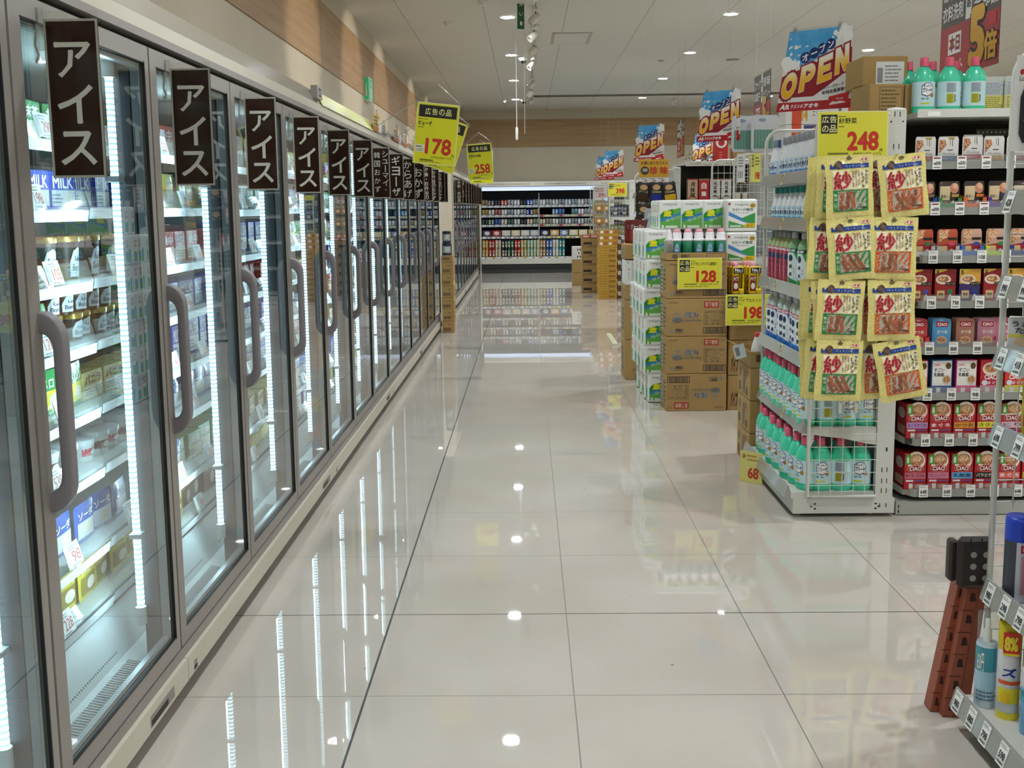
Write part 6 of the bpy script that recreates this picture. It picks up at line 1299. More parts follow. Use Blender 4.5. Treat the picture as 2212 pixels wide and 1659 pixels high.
mb = MB(); mb.bbox(.035, .125, -.030, -.004, .375, .515, DB, .01); p = Pan(mb, (.035, -.0305, .375), eps=.0005)
for i in range(2):
    for j in range(3): p.disc(.037+i*.033, .030+j*.032, .0085, .0085, M('#9a9894', .5), 1, 16)
p.rect(.026, .115, .030, .139, M('#120d0b'), 1); p.rect(.055, .115, .059, .139, M('#120d0b'), 1); mb.build('top_panel', t)
mb = MB(); mb.bbox(.022, .045, -.002, .03, .385, .50, DB, .006); mb.build('side_panel', t)

# ---- yellow 68 card hanging from the lowest rail of the bleach rack
t = thing('price_card', 'yellow price card reading 68 hanging from the lowest rail of the bleach rack', 'card', (1.072, 5.12, -.012)); t.scale = (1.2, 1.2, 1.15); t.rotation_euler = (0, 0, -.72)
mb = MB(); mb.box(0, .105, -.0008, .0008, .012, .150, M('#e2d67c', .35, coat=.4)); p = Pan(mb, (0, -.001, 0), eps=.0004); p.text('お', .012, .118, .028, .138, M('#b0502a'), 1, .05); lines(p, .034, .105, .095, .14, 2, M('#b08a3a'), 1); p.text('68', .038, .030, .088, .080, M('#c2401f'), 1, .05); mb.build('card', t)
# ================================================================ freezer contents
RIGHT = PI/2
def tub(r, h, body, lid, txt=None, band=None):
    t = thing('ice_cream_tub', '', 'ice cream tub'); mb = MB(); mb.lathe([(r*.86, 0), (r*.97, h-.016), (r, h-.014)], M(body, .4), 20)
    p = Pan(mb, eps=.0004, fn=lambda x, y, l: ((r*(.86+.11*y/h)+.0006+l)*math.sin(x/r), -(r*(.86+.11*y/h)+.0006+l)*math.cos(x/r), y), seg=.012)
    if txt: p.poly([(-.036, .008), (.036, .008), (.036, h*.40), (.024, h*.66), (0, h*.74), (-.024, h*.66), (-.036, h*.40)], M('#dfe9f2', .4), 1); p.text(txt[0], -.018, h*.40, .018, h*.54, M('#23456a'), 2, .02); p.text(txt[1], -.028, h*.20, .028, h*.36, M('#23456a'), 2, .02)
    elif band: p.rect(-r*1.1, h*.25, r*1.1, h*.6, M(band, .4), 1); p.disc(0, h*.42, r*.4, h*.14, WHITE, 2, 10)
    mb.build('tub', t); mb = MB(); mb.lathe([(r*1.02, h-.016), (r*1.03, h-.002), (r*.96, h), (0, h)], M(lid, .3, .5 if lid == '#b89a52' else 0), 20); mb.build('lid', t); return Kind(t)
def ibox(w, h, d, col, c2, txt, tc='#ffffff'):
    def f(p, w, h): p.rect(w*.05, h*.08, w*.95, h*.5, M(c2, .4), 1); p.text(txt, w*.1, h*.55, w*.9, h*.88, M(tc), 2, .03); p.disc(w*.7, h*.3, w*.18, h*.18, M('#e8dccb'), 2, 10); lines(p, w*.08, h*.14, w*.5, h*.42, 3, M('#5a5a5a'), 2)
    return onebox('frozen_box', 'box', w, h, d, col, f, None)
def ibag(w, h, col, c2, txt, name='frozen_bag'):
    def f(p, W, H): p.rect(-W*.40, H*.12, W*.40, H*.55, M(c2, .35), 1); p.text(txt, -W*.36, H*.60, W*.36, H*.82, M('#f6f2ea'), 2, .03); p.disc(W*.1, H*.33, W*.22, H*.15, M('#e8dccb'), 2, 10)
    k = pouchk(w, h, col, f, name=name); tag(k.root, '', 'bag'); return k
FT = {'tubL': (tub(.060, .118, '#3a241c', '#b89a52', ('Lady', 'Borden')), 'large brown ice cream tub with gold lid', .13), 'tubS': (tub(.036, .075, '#3a241c', '#b89a52', ('Lady', 'Borden')), 'small brown ice cream tub with gold lid', .08),
      'cupR': (tub(.040, .062, '#e9eef0', '#e4ecef', None, '#d8485a'), 'white ice cream cup with red mark', .09), 'cupB': (tub(.040, .068, '#e2e4e4', '#dfe6e8', None, '#6a4634'), 'white ice cream cup with brown mark', .09),
      'boxG': (ibox(.125, .10, .10, '#3f8a52', '#e0e6d0', '抹茶'), 'green ice cream box', .135), 'boxB': (ibox(.125, .10, .10, '#2a4ab8', '#d8e0f0', 'MILK'), 'blue ice cream box', .135), 'boxR': (ibox(.12, .11, .10, '#c23a38', '#f0e0d0', '最中'), 'red ice cream box', .13),
      'boxP': (ibox(.10, .13, .09, '#4a40a8', '#dcdcf4', 'MILKTEA'), 'violet milk tea ice cream box', .11), 'boxK': (ibox(.13, .14, .09, '#241f1c', '#5a2a28', 'BLACK', '#c8a84a'), 'black ice cream box with gold lettering', .14), 'boxY': (ibox(.13, .08, .10, '#d8c48a', '#f2ead0', 'バニラ', '#5a3a1a'), 'cream coloured ice cream box', .14),
      'bagY': (ibag(.13, .12, '#d8c428', '#8a7a20', 'バニラ'), 'yellow frozen sweets bag', .115), 'bagB': (ibag(.13, .11, '#3a62b0', '#d8e0ec', 'ソーダ'), 'blue ice bar bag', .12), 'bagG': (ibag(.13, .12, '#3fa05a', '#e8d848', 'メロン'), 'green and yellow ice bar bag', .12), 'bagW': (ibag(.14, .13, '#dfe4e6', '#c8a878', '餃子'), 'pale frozen food bag', .13), 'bagR': (ibag(.14, .13, '#b83a30', '#e8c89a', 'からあげ'), 'red frozen food bag', .13), 'bagO': (ibag(.14, .13, '#d8862a', '#7a3a20', '焼売'), 'orange frozen food bag', .13)}
lay = [['bagY', 'bagB', 'cupB', 'bagG', 'tubS', 'tubL', 'boxB', 'boxG'], ['boxK', 'boxG', 'bagB', 'boxP', 'boxB', 'boxR', 'bagY', 'boxR'], ['bagG', 'boxY', 'boxP', 'boxB', 'boxR', 'boxP', 'boxG', 'boxK'], ['boxP', 'bagB', 'boxR', 'cupR', 'boxY', 'bagG', 'boxB', 'bagY'], ['bagG', 'boxB', 'boxY', 'bagR', 'boxP', 'boxR', 'boxG', 'bagB'], ['boxR', 'bagY', 'boxB', 'boxK', 'bagG', 'boxP', 'boxY', 'boxG']]
shn = ['bottom', 'second', 'third', 'fourth', 'fifth', 'sixth', 'seventh', 'top']
dn = ['first', 'second', 'third', 'fourth', 'fifth', 'sixth', 'seventh', 'eighth', 'ninth', 'tenth', 'eleventh', 'twelfth', 'thirteenth']
for d in range(-1, 10):
    y0 = 1.27*(2.08+d*DP); y1 = min(y0+.955, 11.75)
    if d < 0: y0 = 1.8
    plan = lay[d % 6] if d < 6 else [random.choice(['bagW', 'bagR', 'bagO', 'bagG']) for _ in range(8)]
    for s_ in range(8):
        key = plan[s_]; kd, lb, st = FT[key]; z = SHZ[s_]; y = y0+.02; n = 0
        alt = {0: {3: ('boxY',), 1: ('bagB',), 2: ('cupR', 'cupB'), 4: ('tubS',)}, }.get(d, {}).get(s_)
        while y < y1-.04 and n < 8:
            kk, ll, ss = FT[alt[n % len(alt)]] if alt and n > 1 else (kd, lb, st)
            x = -1.0-.245-(.03 if 'tub' in key or 'cup' in key else 0)
            kk.put((x-random.uniform(0, .02), y, z+.001), RIGHT+random.uniform(-.12, .12), label='%s, %s shelf, behind freezer door %s, %s item' % (ll, shn[s_], 'one two three four five six seven eight nine ten eleven twelve thirteen'.split()[d] if d >= 0 else 'zero', ORD[n+1]), group='frozen goods on the %s shelf, freezer door %d' % (shn[s_], d+1))
            y += ss+random.uniform(0, .008); n += 1
# second layer of small tubs, as in the photo
for k in range(5): FT['tubS'][0].put((-1.275, 2.70+k*.085, 1.116), RIGHT, label='small brown ice cream tub stacked on another behind the nearest sign, %s' % ORD[k+1], group='stacked small ice cream tubs')
# ================================================================ carton stack beside the near freezer row
def sc(p, w, h): p.text('業務用', w*.45, h*.66, w*.8, h*.76, PR, 1, 0); p.frame(w*.1, h*.16, w*.72, h*.40, .002, PR, 1); barcode(p, w*.12, h*.18, w*.70, h*.38, PR, 1)
CARD2 = noisy('tan_cardboard', '#b08a56', '#ba9460', 3, .8)
K = carton(.135, .22, .1315, sc, polyside, mat=CARD2)
for k in range(6): K.put((-.962+(.004 if k % 2 else 0), 11.56, .001+k*.1325), label='small tan carton beside the end of the near freezer row, %s from the floor' % ORD[k+1])
K2 = carton(.13, .22, .075, lambda p, w, h: (p.frame(w*.1, h*.3, w*.72, h*.75, .002, PR, 1), barcode(p, w*.12, h*.34, w*.70, h*.7, PR, 1)), None, mat=CARD2)
K2.put((-.960, 11.56, .797), label='low tan carton on top of the small carton stack, under the navy lidded jars')
NV = M('#161c38', .35)
def jar():
    t = thing('navy_lidded_jar', '', 'jar'); mb = MB(); mb.lathe([(.046, .022), (.046, .105)], M('#b8bcb8', .25), 18); p = Pan(mb, eps=.0004, fn=wrapfn(.0465, 1, 1), seg=.01); p.rect(-.02, .04, .03, .09, M('#d8d8d2'), 1); mb.build('glass_body', t)
    mb = MB(); mb.lathe([(.056, 0), (.058, .012), (.050, .026)], NV, 18); mb.build('base', t); mb = MB(); mb.lathe([(.050, .100), (.056, .108), (.056, .128), (.04, .134), (0, .134)], NV, 18); mb.build('lid', t)
    mb = MB()
    for s_ in (-1, 1): mb.box(s_*.050-.004, s_*.050+.004, -.006, .006, .02, .11, NV)
    mb.build('clamp', t); return Kind(t)
K = jar(); K.put((-.898, 11.62, .873), label='clear jar with navy base and lid, lower one on the small carton stack'); K.put((-.898, 11.62, 1.009), label='clear jar with navy lid, upper one on the small carton stack', scale=(.9, .9, 1))
t = thing('notice_card', 'yellow card on the side of the small carton stack', 'card', (-.826, 11.56, .36)); mb = MB(); mb.box(0, .002, 0, .18, 0, .22, M('#d8cc3a', .45)); mb.build('card', t)
# ================================================================ far stacks on the right
def yc(p, w, h): p.text('おつまみ', w*.1, h*.3, w*.5, h*.7, M('#6a4a14'), 1, .0); p.rect(w*.55, h*.25, w*.92, h*.75, M('#8a6418'), 1)
K = carton(.285, .32, .0765, yc, None, mat=noisy('ochre_carton', '#b48a2c', '#c0963a', 4, .7))
for k in range(10): K.put((1.078+(.004 if k % 2 else -.002), 15.6, .001+k*.0775), label='ochre carton in the tall far stack, %s from the floor' % ORD[k+1])
def ptray(p, w, h): p.rect(0, 0, w, h*.45, M('#b48a2c'), 1); [p.rect(w*(.06+.24*i), h*.5, w*(.22+.24*i), h*.98, M(('#e8ddc4', '#b05a2c')[i % 2]), 1) for i in range(4)]
K = onebox('snack_tray', 'tray', .285, .085, .30, '#a87c30', ptray)
for k in range(3): K.put((1.225+.006*k, 15.6, .777+k*.087), label='open ochre tray of snack packs on the far stack, %s' % ('lowest of three', 'middle of three', 'topmost')[k])
K = carton(.06, .30, .155, lambda p, w, h: p.rect(w*.1, h*.3, w*.9, h*.7, M('#c8c0b4'), 1), None, mat=M('#5a4436', .7))
for k in range(6): K.put((1.375, 15.68, .001+k*.157), label='dark narrow carton right of the ochre stack, %s from the floor' % ORD[k+1])
K = carton(.262, .30, .147, lambda p, w, h: (p.rect(w*.10, h*.30, w*.62, h*.56, M('#3a2620'), 1), p.text('上撰の酒', w*.35, h*.08, w*.92, h*.24, PR, 1, .02)), None)
for k in range(6): K.put((.895, 16.8, .001+k*.1483), label='brown carton with a dark bar, %s from the floor, left of the ochre stack' % ORD[k+1])
K = onebox('snack_tray', 'tray', .12, .05, .28, '#b84a34', lambda p, w, h: p.rect(w*.1, h*.2, w*.9, h*.8, M('#e8c8b8'), 1)); K.put((.965, 16.8, .893), label='red snack tray on the barred brown cartons, left one'); K.put((1.092, 16.8, .893), label='red snack tray on the barred brown cartons, right one')
K = carton(.175, .28, .229, None, None); K.put((.812, 18.4, .001), label='plain brown carton on the floor, lowest of the farthest stack'); K.put((.812, 18.4, .232), label='plain brown carton directly under the white carton of the farthest stack')
K = carton(.175, .28, .23, lambda p, w, h: [p.rect(w*(.5+.12*i), h*(.15+.27*j), w*(.6+.12*i), h*(.3+.27*j), INK, 1) for i in range(3) for j in range(3) if (i+j) % 2 == 0], None, mat=M('#e2e0da', .6)); K.put((.812, 18.4, .464), label='white carton with black blots on top of the farthest stack')
t = thing('floor_marker', 'small black and yellow striped marker lying on the floor by the plastic bag cartons', 'floor marker', (.86, 10.3, 0)); mb = MB(); mb.box(0, .05, 0, .9, 0, .02, M('#d8d4b0', .5))
for k in range(12): mb.raw([(-.001, .03+k*.072, .003), (-.001, .07+k*.072, .003), (.02, .08+k*.072, .021), (.02, .04+k*.072, .021)], [(0, 3, 2, 1)], INK)
mb.build('strip', t)
# ================================================================ snacks on the far racks
def bb(w, h, col, foot, txt): 
    def f(p, W, H): p.disc(-W*.02, H*.72, W*.30, H*.15, M('#c8a070', .3), 1, 10); p.text(txt, -W*.36, H*.44, W*.36, H*.56, M('#d8c890', .3), 2, .02); p.rect(-W*.42, H*.05, W*.42, H*.36, M(foot, .25), 1)
    k = pouchk(w, h, col, f, name='snack_bag'); tag(k.root, '', 'snack bag'); return k
BBK = [bb(.135, .20, '#1c1812', '#3a2a1c', 'チーズ'), bb(.135, .20, '#15161c', '#1e2f8a', 'Cheese'), bb(.135, .20, '#1c1812', '#c8a22a', 'Cheese')]
for j in range(2):
    for i in range(3):
        for d in (1, 0): BBK[i].put((1.20+i*.148, 10.78+d*.05, 1.44-j*.225), rot=(.05, [.12, 0, -.14][i], 0), label='black cheese snack bag with %s foot, %s row below the yellow snack sign, %s' % (('brown', 'blue', 'gold')[i], ('upper', 'lower')[j], ('in front', 'behind')[d]))
for i in range(3):
    for j in range(2):
        mb = MB(); mb.tube([(0, 0, 0), (0, -.165, 0), (0, -.172, .01)], .003, WIRE, 6); o = mb.build('hook'); o.location = (1.20+i*.148, 10.936, 1.632-j*.225); tag(o, 'wire hook holding the %s row black snack bags, %s from the left' % (('upper', 'lower')[j], ORD[i+1]), 'hook')
t = thing('snack_sign', 'yellow snack recommendation sign with red lettering above the black snack bags', 'sign', (1.182, 10.925, 1.69)); mb = MB(); mb.bbox(0, .31, -.002, .002, 0, .185, M('#e0aa2c', .4), .001); p = Pan(mb, (0, -.0025, 0), eps=.0006)
p.text('お酒にあうオススメ', .02, .13, .295, .165, INK, 1, .03); p.text('珍 味', .11, .03, .30, .11, M('#c83a24'), 1, .05); p.disc(.06, .07, .045, .045, M('#3a3a30'), 1, 10); [p.disc(.045+.012*i, .075, .008, .02, M('#b8b4a0'), 2, 8) for i in range(4)]
mb.build('board', t); mb = MB(); mb.box(0, .31, -.003, -.001, -.05, -.004, WHITE); p = Pan(mb, (0, -.0035, -.05), eps=.0006)
for i in range(3): p.text('298', .05+.09*i, .008, .085+.09*i, .026, RED, 1, .04); lines(p, .02+.09*i, .03, .09+.09*i, .042, 1, INK, 1)
mb.build('price_strip', t)
K = ibag(.15, .19, '#7a2420', '#a8402a', 'ジャーキー', name='snack_bag'); K.put((.90, 8.42, 1.092), -.2, label='dark red jerky bag standing on the plastic bag cartons'); K.put((.875, 8.50, 1.092), .2, label='dark red jerky bag behind the first on the plastic bag cartons')
K = ibag(.16, .20, '#b8c4cc', '#5a6a74', 'あたりめ', name='snack_bag'); K.put((1.01, 8.36, 1.092), rot=(-.2, .3, 0), label='silver and pale blue snack bag leaning beside the jerky bags'); K.put((1.02, 8.44, 1.17), rot=(0, .1, .2), label='second silver snack bag above the leaning one')
K = ibag(.10, .14, '#c02a38', '#e8d8d8', '柿の種', name='snack_bag'); 
for k in range(3): K.put((1.245, 11.05+k*.2, 1.302), LEFT, label='red snack bag on the front shelf left of the yellow snack sign, %s' % ORD[k+1], group='red snack bags on the far rack front')
for k in range(3): K.put((1.245, 11.05+k*.2, 1.002), LEFT, label='red snack bag on the lower front shelf left of the black bags, %s' % ORD[k+1], group='red snack bags on the far rack lower front')
K = onebox('snack_box', 'box', .10, .16, .05, '#d8c0c4', lambda p, w, h: (p.rect(w*.1, h*.6, w*.9, h*.9, M('#b02a3a'), 1), p.text('珍味', w*.2, h*.3, w*.8, h*.5, INK, 1, .02)))
for k in range(3): K.put((1.245, 11.1+k*.2, 1.512), LEFT, label='pink and red snack box on the top far rack shelf, %s' % ORD[k+1], group='pink snack boxes on the far rack top')
K = ibag(.14, .16, '#4a6a90', '#2a3a50', 'いか', name='snack_bag')
for k in range(2):
    for j in range(3): K.put((1.37+k*.14, 16.15+j*.12, 1.237), -.05+.1*j, label='dark blue snack bag in the rack under the 398 sign, %s column, %s' % (('left', 'right')[k], ORD[j+1]), group='blue snack bags under the 398 sign')
K = ibag(.14, .16, '#8a9a5a', '#c8b070', 'まめ', name='snack_bag')
for k in range(2):
    for j in range(3): K.put((1.37+k*.14, 16.15+j*.12, .952), -.05+.1*j, label='green snack bag in the wire rack below the blue ones, %s column, %s' % (('left', 'right')[k], ORD[j+1]), group='green snack bags in the wire rack')
K = ibag(.15, .20, '#8a7a50', '#b87a28', 'ナッツ', name='snack_bag')
for j in range(3):
    for k in range(2): K.put((1.32+k*.13, 19.12, 1.30-j*.23), 0, label='round-print snack bag on the farthest rack side, %s row, %s' % (ORD[j+1], ('left', 'right')[k]), group='round-print snack bags on the farthest rack')
t = thing('price_sign', 'pale pink price card on the farthest rack, left of the 398 sign', 'sign', (1.25, 19.176, 1.51)); mb = MB(); mb.box(0, .24, -.002, .002, 0, .25, M('#cfc0b8', .5)); p = Pan(mb, (0, -.0025, 0), eps=.0006); p.text('298', .08, .06, .22, .13, M('#a83a3a'), 1, .03); p.rect(.01, .005, .23, .04, M('#d8d8d0'), 1); p.rect(.15, .01, .2, .035, M('#8a9a3a'), 2); lines(p, .02, .15, .22, .23, 3, M('#7a4a4a'), 1); mb.build('card', t)
# sake cartons
def sk(c, txt, tc='#2a2420', ring=None):
    def f(p, w, h):
        p.vtext(txt, w*.25, h*.22, w*.75, h*.88, M(tc), 2, .05); 
        if ring: p.disc(w*.5, h*.18, w*.42, h*.14, M(ring), 1, 14); p.disc(w*.5, h*.18, w*.32, h*.105, M(c), 2, 14)
        p.rect(0, h*.95, w, h, M(ring or '#8a7a6a'), 1)
    return onebox('sake_carton', 'carton', .105, .255, .10, c, f)
for k, (a, b_, c_, d_, l) in enumerate((('#c8a884', '月桂冠', '#2a2420', '#b83a34', 'beige sake carton with a red ring, leftmost'), ('#b82a2a', '白鶴', '#f0e8e0', None, 'red sake carton'), ('#d4cdc2', '元禄美人', '#2a2420', '#7a4a34', 'white sake carton right of the red one'), ('#d4cdc2', '元禄美人', '#2a2420', '#8a5a44', 'second white sake carton'))):
    sk(a, b_, c_, d_).put((1.755+k*.118, 11.0, 1.416), .0, label=l+' on the dark shelf run')
K = Kind(thing('sake_bottle', '', 'bottle')); mb = MB(); mb.lathe([(.036, 0), (.038, .01), (.038, .12), (.018, .16), (.016, .20)], M('#3a2c1c', .15), 14); p = Pan(mb, eps=.0004, fn=wrapfn(.0386, 1, 1), seg=.01); p.rect(-.028, .02, .028, .10, M('#cfc6b0'), 1); mb.build('bottle_body', K.root); mb = MB(); mb.lathe([(.017, .198), (.017, .215), (0, .216)], M('#b8a060', .3), 12); mb.build('cap', K.root)
for k in range(2): K.put((2.225+k*.08, 11.02, 1.416), label='small dark sake bottle right of the sake cartons, %s' % ('left one', 'right one')[k])
# on top of that run
t = thing('red_drum_box', 'tall red box with a white ring on top of the sake shelf run', 'box', (2.04, 10.95, 1.852)); mb = MB(); mb.bbox(-.07, .07, 0, .12, 0, .30, M('#c8241e', .4), .003); p = Pan(mb, (0, -.001, 0), eps=.0006); p.disc(0, .19, .058, .058, WHITE, 1, 20); p.disc(0, .185, .034, .034, M('#c8241e'), 2, 16); p.text('る', -.012, .195, .012, .225, INK, 3, .05); lines(p, -.02, .02, .02, .1, 3, M('#e88a80'), 1); mb.build('box', t)
GL = noisy('leaf_green', '#3a4a2c', '#5a6240', 30, .6)
t = thing('garland', 'dark green leafy garland lying on top of the sake shelf run', 'garland', (1.68, 11.0, 1.852)); mb = MB(); r_ = random.Random(5)
for k in range(70):
    x, y, z = r_.uniform(0, .30), r_.uniform(-.03, .08), r_.uniform(.0, .07); a = r_.uniform(0, 6.28); d = Vector((math.cos(a), math.sin(a), r_.uniform(-.2, .6)))*.035; s_ = Vector((-math.sin(a), math.cos(a), 0))*.012; c = Vector((x, y, z+.008))
    mb.face([c-d, c-s_, c+d, c+s_], GL)
mb.build('leaves', t)
K = carton(.13, .18, .14, None, None); K.put((2.16, 10.95, 1.852), label='small brown carton right of the red box with the white ring'); 
K = onebox('toilet_roll_pack', 'paper pack', .40, .20, .22, '#e4e2dc', lambda p, w, h: (p.rect(w*.12, 0, w*.30, h, M('#d8502a'), 1), p.text('14', w*.30, h*.1, w*.42, h*.6, M('#d8a82a'), 2, .08), p.text('エリエール', w*.5, h*.30, w*.85, h*.50, M('#3a3a3a'), 1, .01), p.rect(w*.35, h*.66, w*.95, h*.98, M('#4a4a80'), 1), p.disc(w*.6, h*.82, w*.1, h*.1, M('#d8a84a'), 2, 10)))
for k in range(2):
    for j in range(2): K.put((2.16+k*.42, 7.95, 1.787+j*.203), label='white and orange toilet roll pack above the spray bottles, %s %s' % (('lower', 'upper')[j], ('left', 'right')[k]), group='toilet roll packs on the shelf top')
def scr(p, W, H): p.rect(-W*.40, H*.08, W*.30, H*.60, M('#6f9a88', .3), 1); [p.rect(-W*.38+W*.11*i, H*.1, -W*.36+W*.11*i, H*.58, M('#4a7a68'), 2) for i in range(6)]; p.disc(-W*.1, H*.86, W*.14, H*.05, M('#8a96a8'), 1, 12)
K = pouchk(.21, .27, '#c8c9cc', scr, name='scrubber_pack'); tag(K.root, '', 'pack'); K.put((1.80, 7.92, 1.79), .1, label='clear bag of green scrubbers on the rack top, left of the toilet rolls'); K.put((1.66, 7.98, 1.79), .2, label='silver bag tucked left of the green scrubber bag')
for k, (x, w_, c, l) in enumerate(((1.575, .06, '#d8d8d2', 'white upright tag with fork print on the mesh behind the paper towels'), (1.675, .075, '#dcd86a', 'yellow upright price tag reading 198 on the mesh behind the paper towels'))):
    t = thing('mesh_tag', l, 'tag', (x, 7.815, 1.56)); mb = MB(); mb.box(0, w_, -.001, .001, 0, .21, M(c, .5)); p = Pan(mb, (0, -.0015, 0), eps=.0005)
    if k: p.vtext('広告の品', .008, .11, .026, .205, INK, 1, .02, .05); p.text('198', .035, .02, .068, .075, RED, 1, .05); lines(p, .035, .12, .07, .19, 3, M('#7a7a30'), 1)
    else: [p.rect(.012+.012*i, .03, .016+.012*i, .08, INK, 1) for i in range(3)]; lines(p, .01, .11, .05, .19, 4, M('#7a7a78'), 1)
    mb.build('card', t)
# ================================================================ open drinks fridge at the back wall
FY = 22.12; FX0, FX1 = -.97, 2.6; L_ = FX1-FX0
F_ = thing('drinks_fridge', 'long open drinks fridge against the back wall, full of cans', 'fridge', (FX0, FY, 0))
BK = M('#15181a', .6); FC = M('#dcdacf', .4)
mb = MB(); mb.box(0, L_, .80, .86, 0, 1.94, BK); mb.box(0, L_, .0, .86, 1.86, 1.94, FC); mb.box(-.03, 0, .0, .86, 0, 1.94, FC); mb.box(L_, L_+.03, 0, .86, 0, 1.94, FC); mb.build('cabinet_body', F_)
mb = MB(); mb.box(0, L_, .0, .10, 0, .20, M('#3b3f40', .5)); mb.box(0, L_, -.004, 0, .095, .105, M('#1a1c1c')); mb.box(0, L_, -.006, .0, .185, .20, M('#1a1c1c')); mb.build('kick_panel', F_)
mb = MB(); mb.box(0, L_, -.05, .16, .20, .315, FC); mb.build('front_sill', F_)
mb = MB(); mb.box(0, L_, -.01, .03, 1.845, 1.93, FC); p = Pan(mb, (0, -.011, 1.86), eps=.0008)
for k in range(3): p.rect(.15+k*1.2, .01, 1.05+k*1.2, .05, M('#c8c2b0'), 1); p.text('ビール・発泡酒', .25+k*1.2, .02, .5+k*1.2, .042, M('#5a5040'), 2, 0); p.text('チューハイ', .7+k*1.2, .02, .9+k*1.2, .042, M('#5a5040'), 2, 0)
mb.build('header', F_)
mb = MB(); mb.box(.02, L_-.02, .04, .10, 1.755, 1.835, M('#cfe0ff', .5, emit=.8)); mb.build('light', F_)
for k, x in enumerate((1.24, 2.42)): mb = MB(); mb.box(x-.012, x+.012, .16, .20, .33, 1.70, M('#9aa0a2', .4)); mb.build('upright', F_)
ZS = [.33, .775, 1.03, 1.235, 1.44]; PALE = ['#d8dcdc', '#c8ccd0', '#e0dcc8']
KC_ = {}
def cank(c1, c2, r=.033, h=.122):
    k = (c1, c2, h)
    if k not in KC_:
        mb = MB(); mb.lathe([(r*.85, 0), (r, .008), (r, h-.012), (r*.82, h)], M(c1, .3, .4), 12); p = Pan(mb, eps=.0008, fn=wrapfn(r+.0006, 1, 1), seg=.015); p.rect(-.018, h*.2, .018, h*.8, M(c2, .35), 1); p.disc(0, h*.55, .012, h*.14, M(c1, .3), 2, 8); KC_[k] = Kind(tag(mb.build('drink_can'), '', 'can'))
    return KC_[k]
rowc = {4: ['#b89a60', '#3a3048', '#3a3048', '#c0282c', '#c8ccd0', '#c8ccd0', '#2c3030', '#1f6ad0', '#c8ccd8', '#e0e4e8', '#c8d0d4', '#c8ccd0', '#a8b4cc', '#c8ccd4', '#a8c8d4', '#d8dce0', '#c8ccd0', '#5ab0b8', '#d8dcdc', '#e0e0dc'],
        3: ['#b8a058', '#b8b4ac', '#b86a68', '#c0c8cc', '#9ab0c0', '#c0ccd4', '#b8bcc8', '#2a3a98', '#b89a48', None, None, '#4a90c8', '#4a80d0', None, '#7aa8b8', '#d0d4dc', '#c0c8d0', '#c0c8d0', '#d0d4d8', '#c8c8c0'],
        2: ['#2c3c3a', '#2c5048', '#2a6ac8', '#c8b898', '#3a7068', '#b8bcc0', '#1c1c20', '#b8a078', '#a8c0a8', '#b8b080', '#a8a8a0', '#c8c8c8', '#98a8b0', '#b8bcc0', '#a8b0b8', '#b0b8c0', '#c0c4c8', '#8aa0a8', '#b0b4b8', '#c8c4b8']}
fn_ = {4: 'top', 3: 'second', 2: 'third'}
for r_, cols in rowc.items():
    mb = MB(); mb.box(0, L_, .20, .78, ZS[r_]-.015, ZS[r_], BK); sh = mb.build('shelf', F_)
    mb = MB(); mb.box(0, L_, .19, .20, ZS[r_]-.045, ZS[r_]+.004, M('#9aa0a4', .4)); p = Pan(mb, (0, .189, ZS[r_]-.043), eps=.0008)
    for k in range(26):
        c = '#f0f0ec' if (k < 9 or r_ == 4) else ('#e8e0a0' if k % 3 else '#c8383a'); p.rect(.03+k*.137, .004, .10+k*.137, .044, M(c, .5), 1); p.rect(.05+k*.137, .014, .085+k*.137, .028, INK, 2)
    mb.build('price_rail', sh)
    for k, c in enumerate(cols):
        if not c: continue
        for j in range(2):
            x = FX0+.045+k*.1375+j*.068
            if FX0+1.22 < x < FX0+1.27: x += .02
            if x > 1.75: continue
            cank(c, '#e6e4dc' if k % 2 else '#5a5a58').put((x, FY+.245, ZS[r_]+.001), random.uniform(-.4, .4), label='%s drink can, %s shelf of back fridge, %s pair from left, %s one' % (cname(c), fn_[r_], ORD[k+1], ('left', 'right')[j]), group='drink cans on the %s shelf of the back fridge' % fn_[r_])
mb = MB(); mb.box(0, L_, .20, .78, ZS[1]-.015, ZS[1], BK); sh = mb.build('shelf', F_); mb = MB(); mb.box(0, L_, .19, .20, ZS[1]-.045, ZS[1]+.004, M('#9aa0a4', .4)); p = Pan(mb, (0, .189, ZS[1]-.043), eps=.0008)
for k in range(17): p.rect(.03+k*.2, .004, .17+k*.2, .044, M('#f0f0ec' if k < 7 else '#e8dc8a'), 1); p.rect(.09+k*.2, .012, .15+k*.2, .03, INK, 2)
mb.build('price_rail', sh)
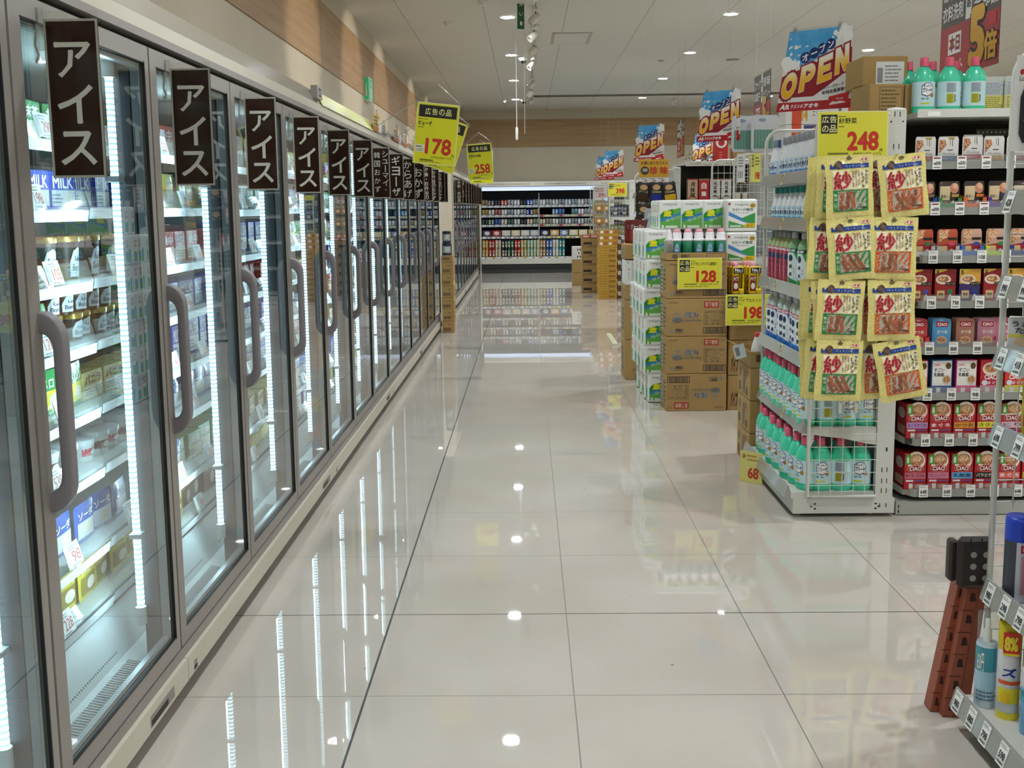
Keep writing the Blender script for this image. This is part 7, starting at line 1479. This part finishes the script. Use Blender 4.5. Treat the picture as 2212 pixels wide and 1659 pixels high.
mb = MB(); mb.box(0, L_, .14, .78, .315, .33, BK); sh = mb.build('shelf', F_); mb = MB(); mb.box(0, L_, .13, .14, .30, .345, M('#c8ccd0', .4)); p = Pan(mb, (0, .129, .30), eps=.0008)
for k in range(20): p.rect(.02+k*.17, .004, .14+k*.17, .04, M(('#f0f0ec', '#e8e070', '#f0f0ec', '#e8b0a0')[k % 4]), 1); p.rect(.06+k*.17, .012, .12+k*.17, .03, INK, 2)
mb.build('price_rail', sh)
pk = ['#4a3a5a', '#b82a30', '#c8ccc4', '#d8c8a0', '#c8c8c4', '#b8c4d4', '#2a3460', '#d0a050', '#6a86b8', '#d8cc98', '#d8d0a0', '#d8a040', '#c8ccd0']
for k, c in enumerate(pk):
    x = FX0+.12+k*.205+(.02 if k > 5 else 0)
    if x > 1.75: continue
    onebox('six_pack', 'drinks pack', .185, .135, .12, c, lambda p, w, h: (p.disc(w*.5, h*.55, w*.3, h*.3, M('#e8e4dc'), 1, 12), p.text('ビール', w*.3, h*.4, w*.7, h*.65, INK, 2, .02), p.rect(0, 0, w, h*.14, M('#3a3a3a'), 1))).put((x, FY+.215, ZS[1]+.001), label='%s six-pack of drinks in the back fridge, %s from the left' % (cname(c), ORD[k+1]), group='six-packs on the fourth shelf of the back fridge')
bc = ['#b8924a', '#b0282c', '#c8b4a0', '#2c2e38', '#1f5a44', '#b0282c', '#b8a868', '#98b8a8', '#b0c0a0', '#a07840', '#2a62b8', '#c8ccc8', '#2a8a98', '#b8a890', '#a87020', '#b8a070', '#8a5a30', '#a8a8a0', '#b0282c', '#1f5a44']
for k, c in enumerate(bc):
    for j in range(2):
        x = FX0+.045+k*.1375+j*.068
        if x > .85: continue
        for l in range(2): cank(c, '#e0d8c0', h=.185).put((x, FY+.18, .331+l*.187), random.uniform(-.4, .4), label='tall %s can, bottom of back fridge, %s pair from left, %s, %s layer' % (cname(c), ORD[k+1], ('left', 'right')[j], ('lower', 'upper')[l]), group='tall cans in the bottom of the back fridge')
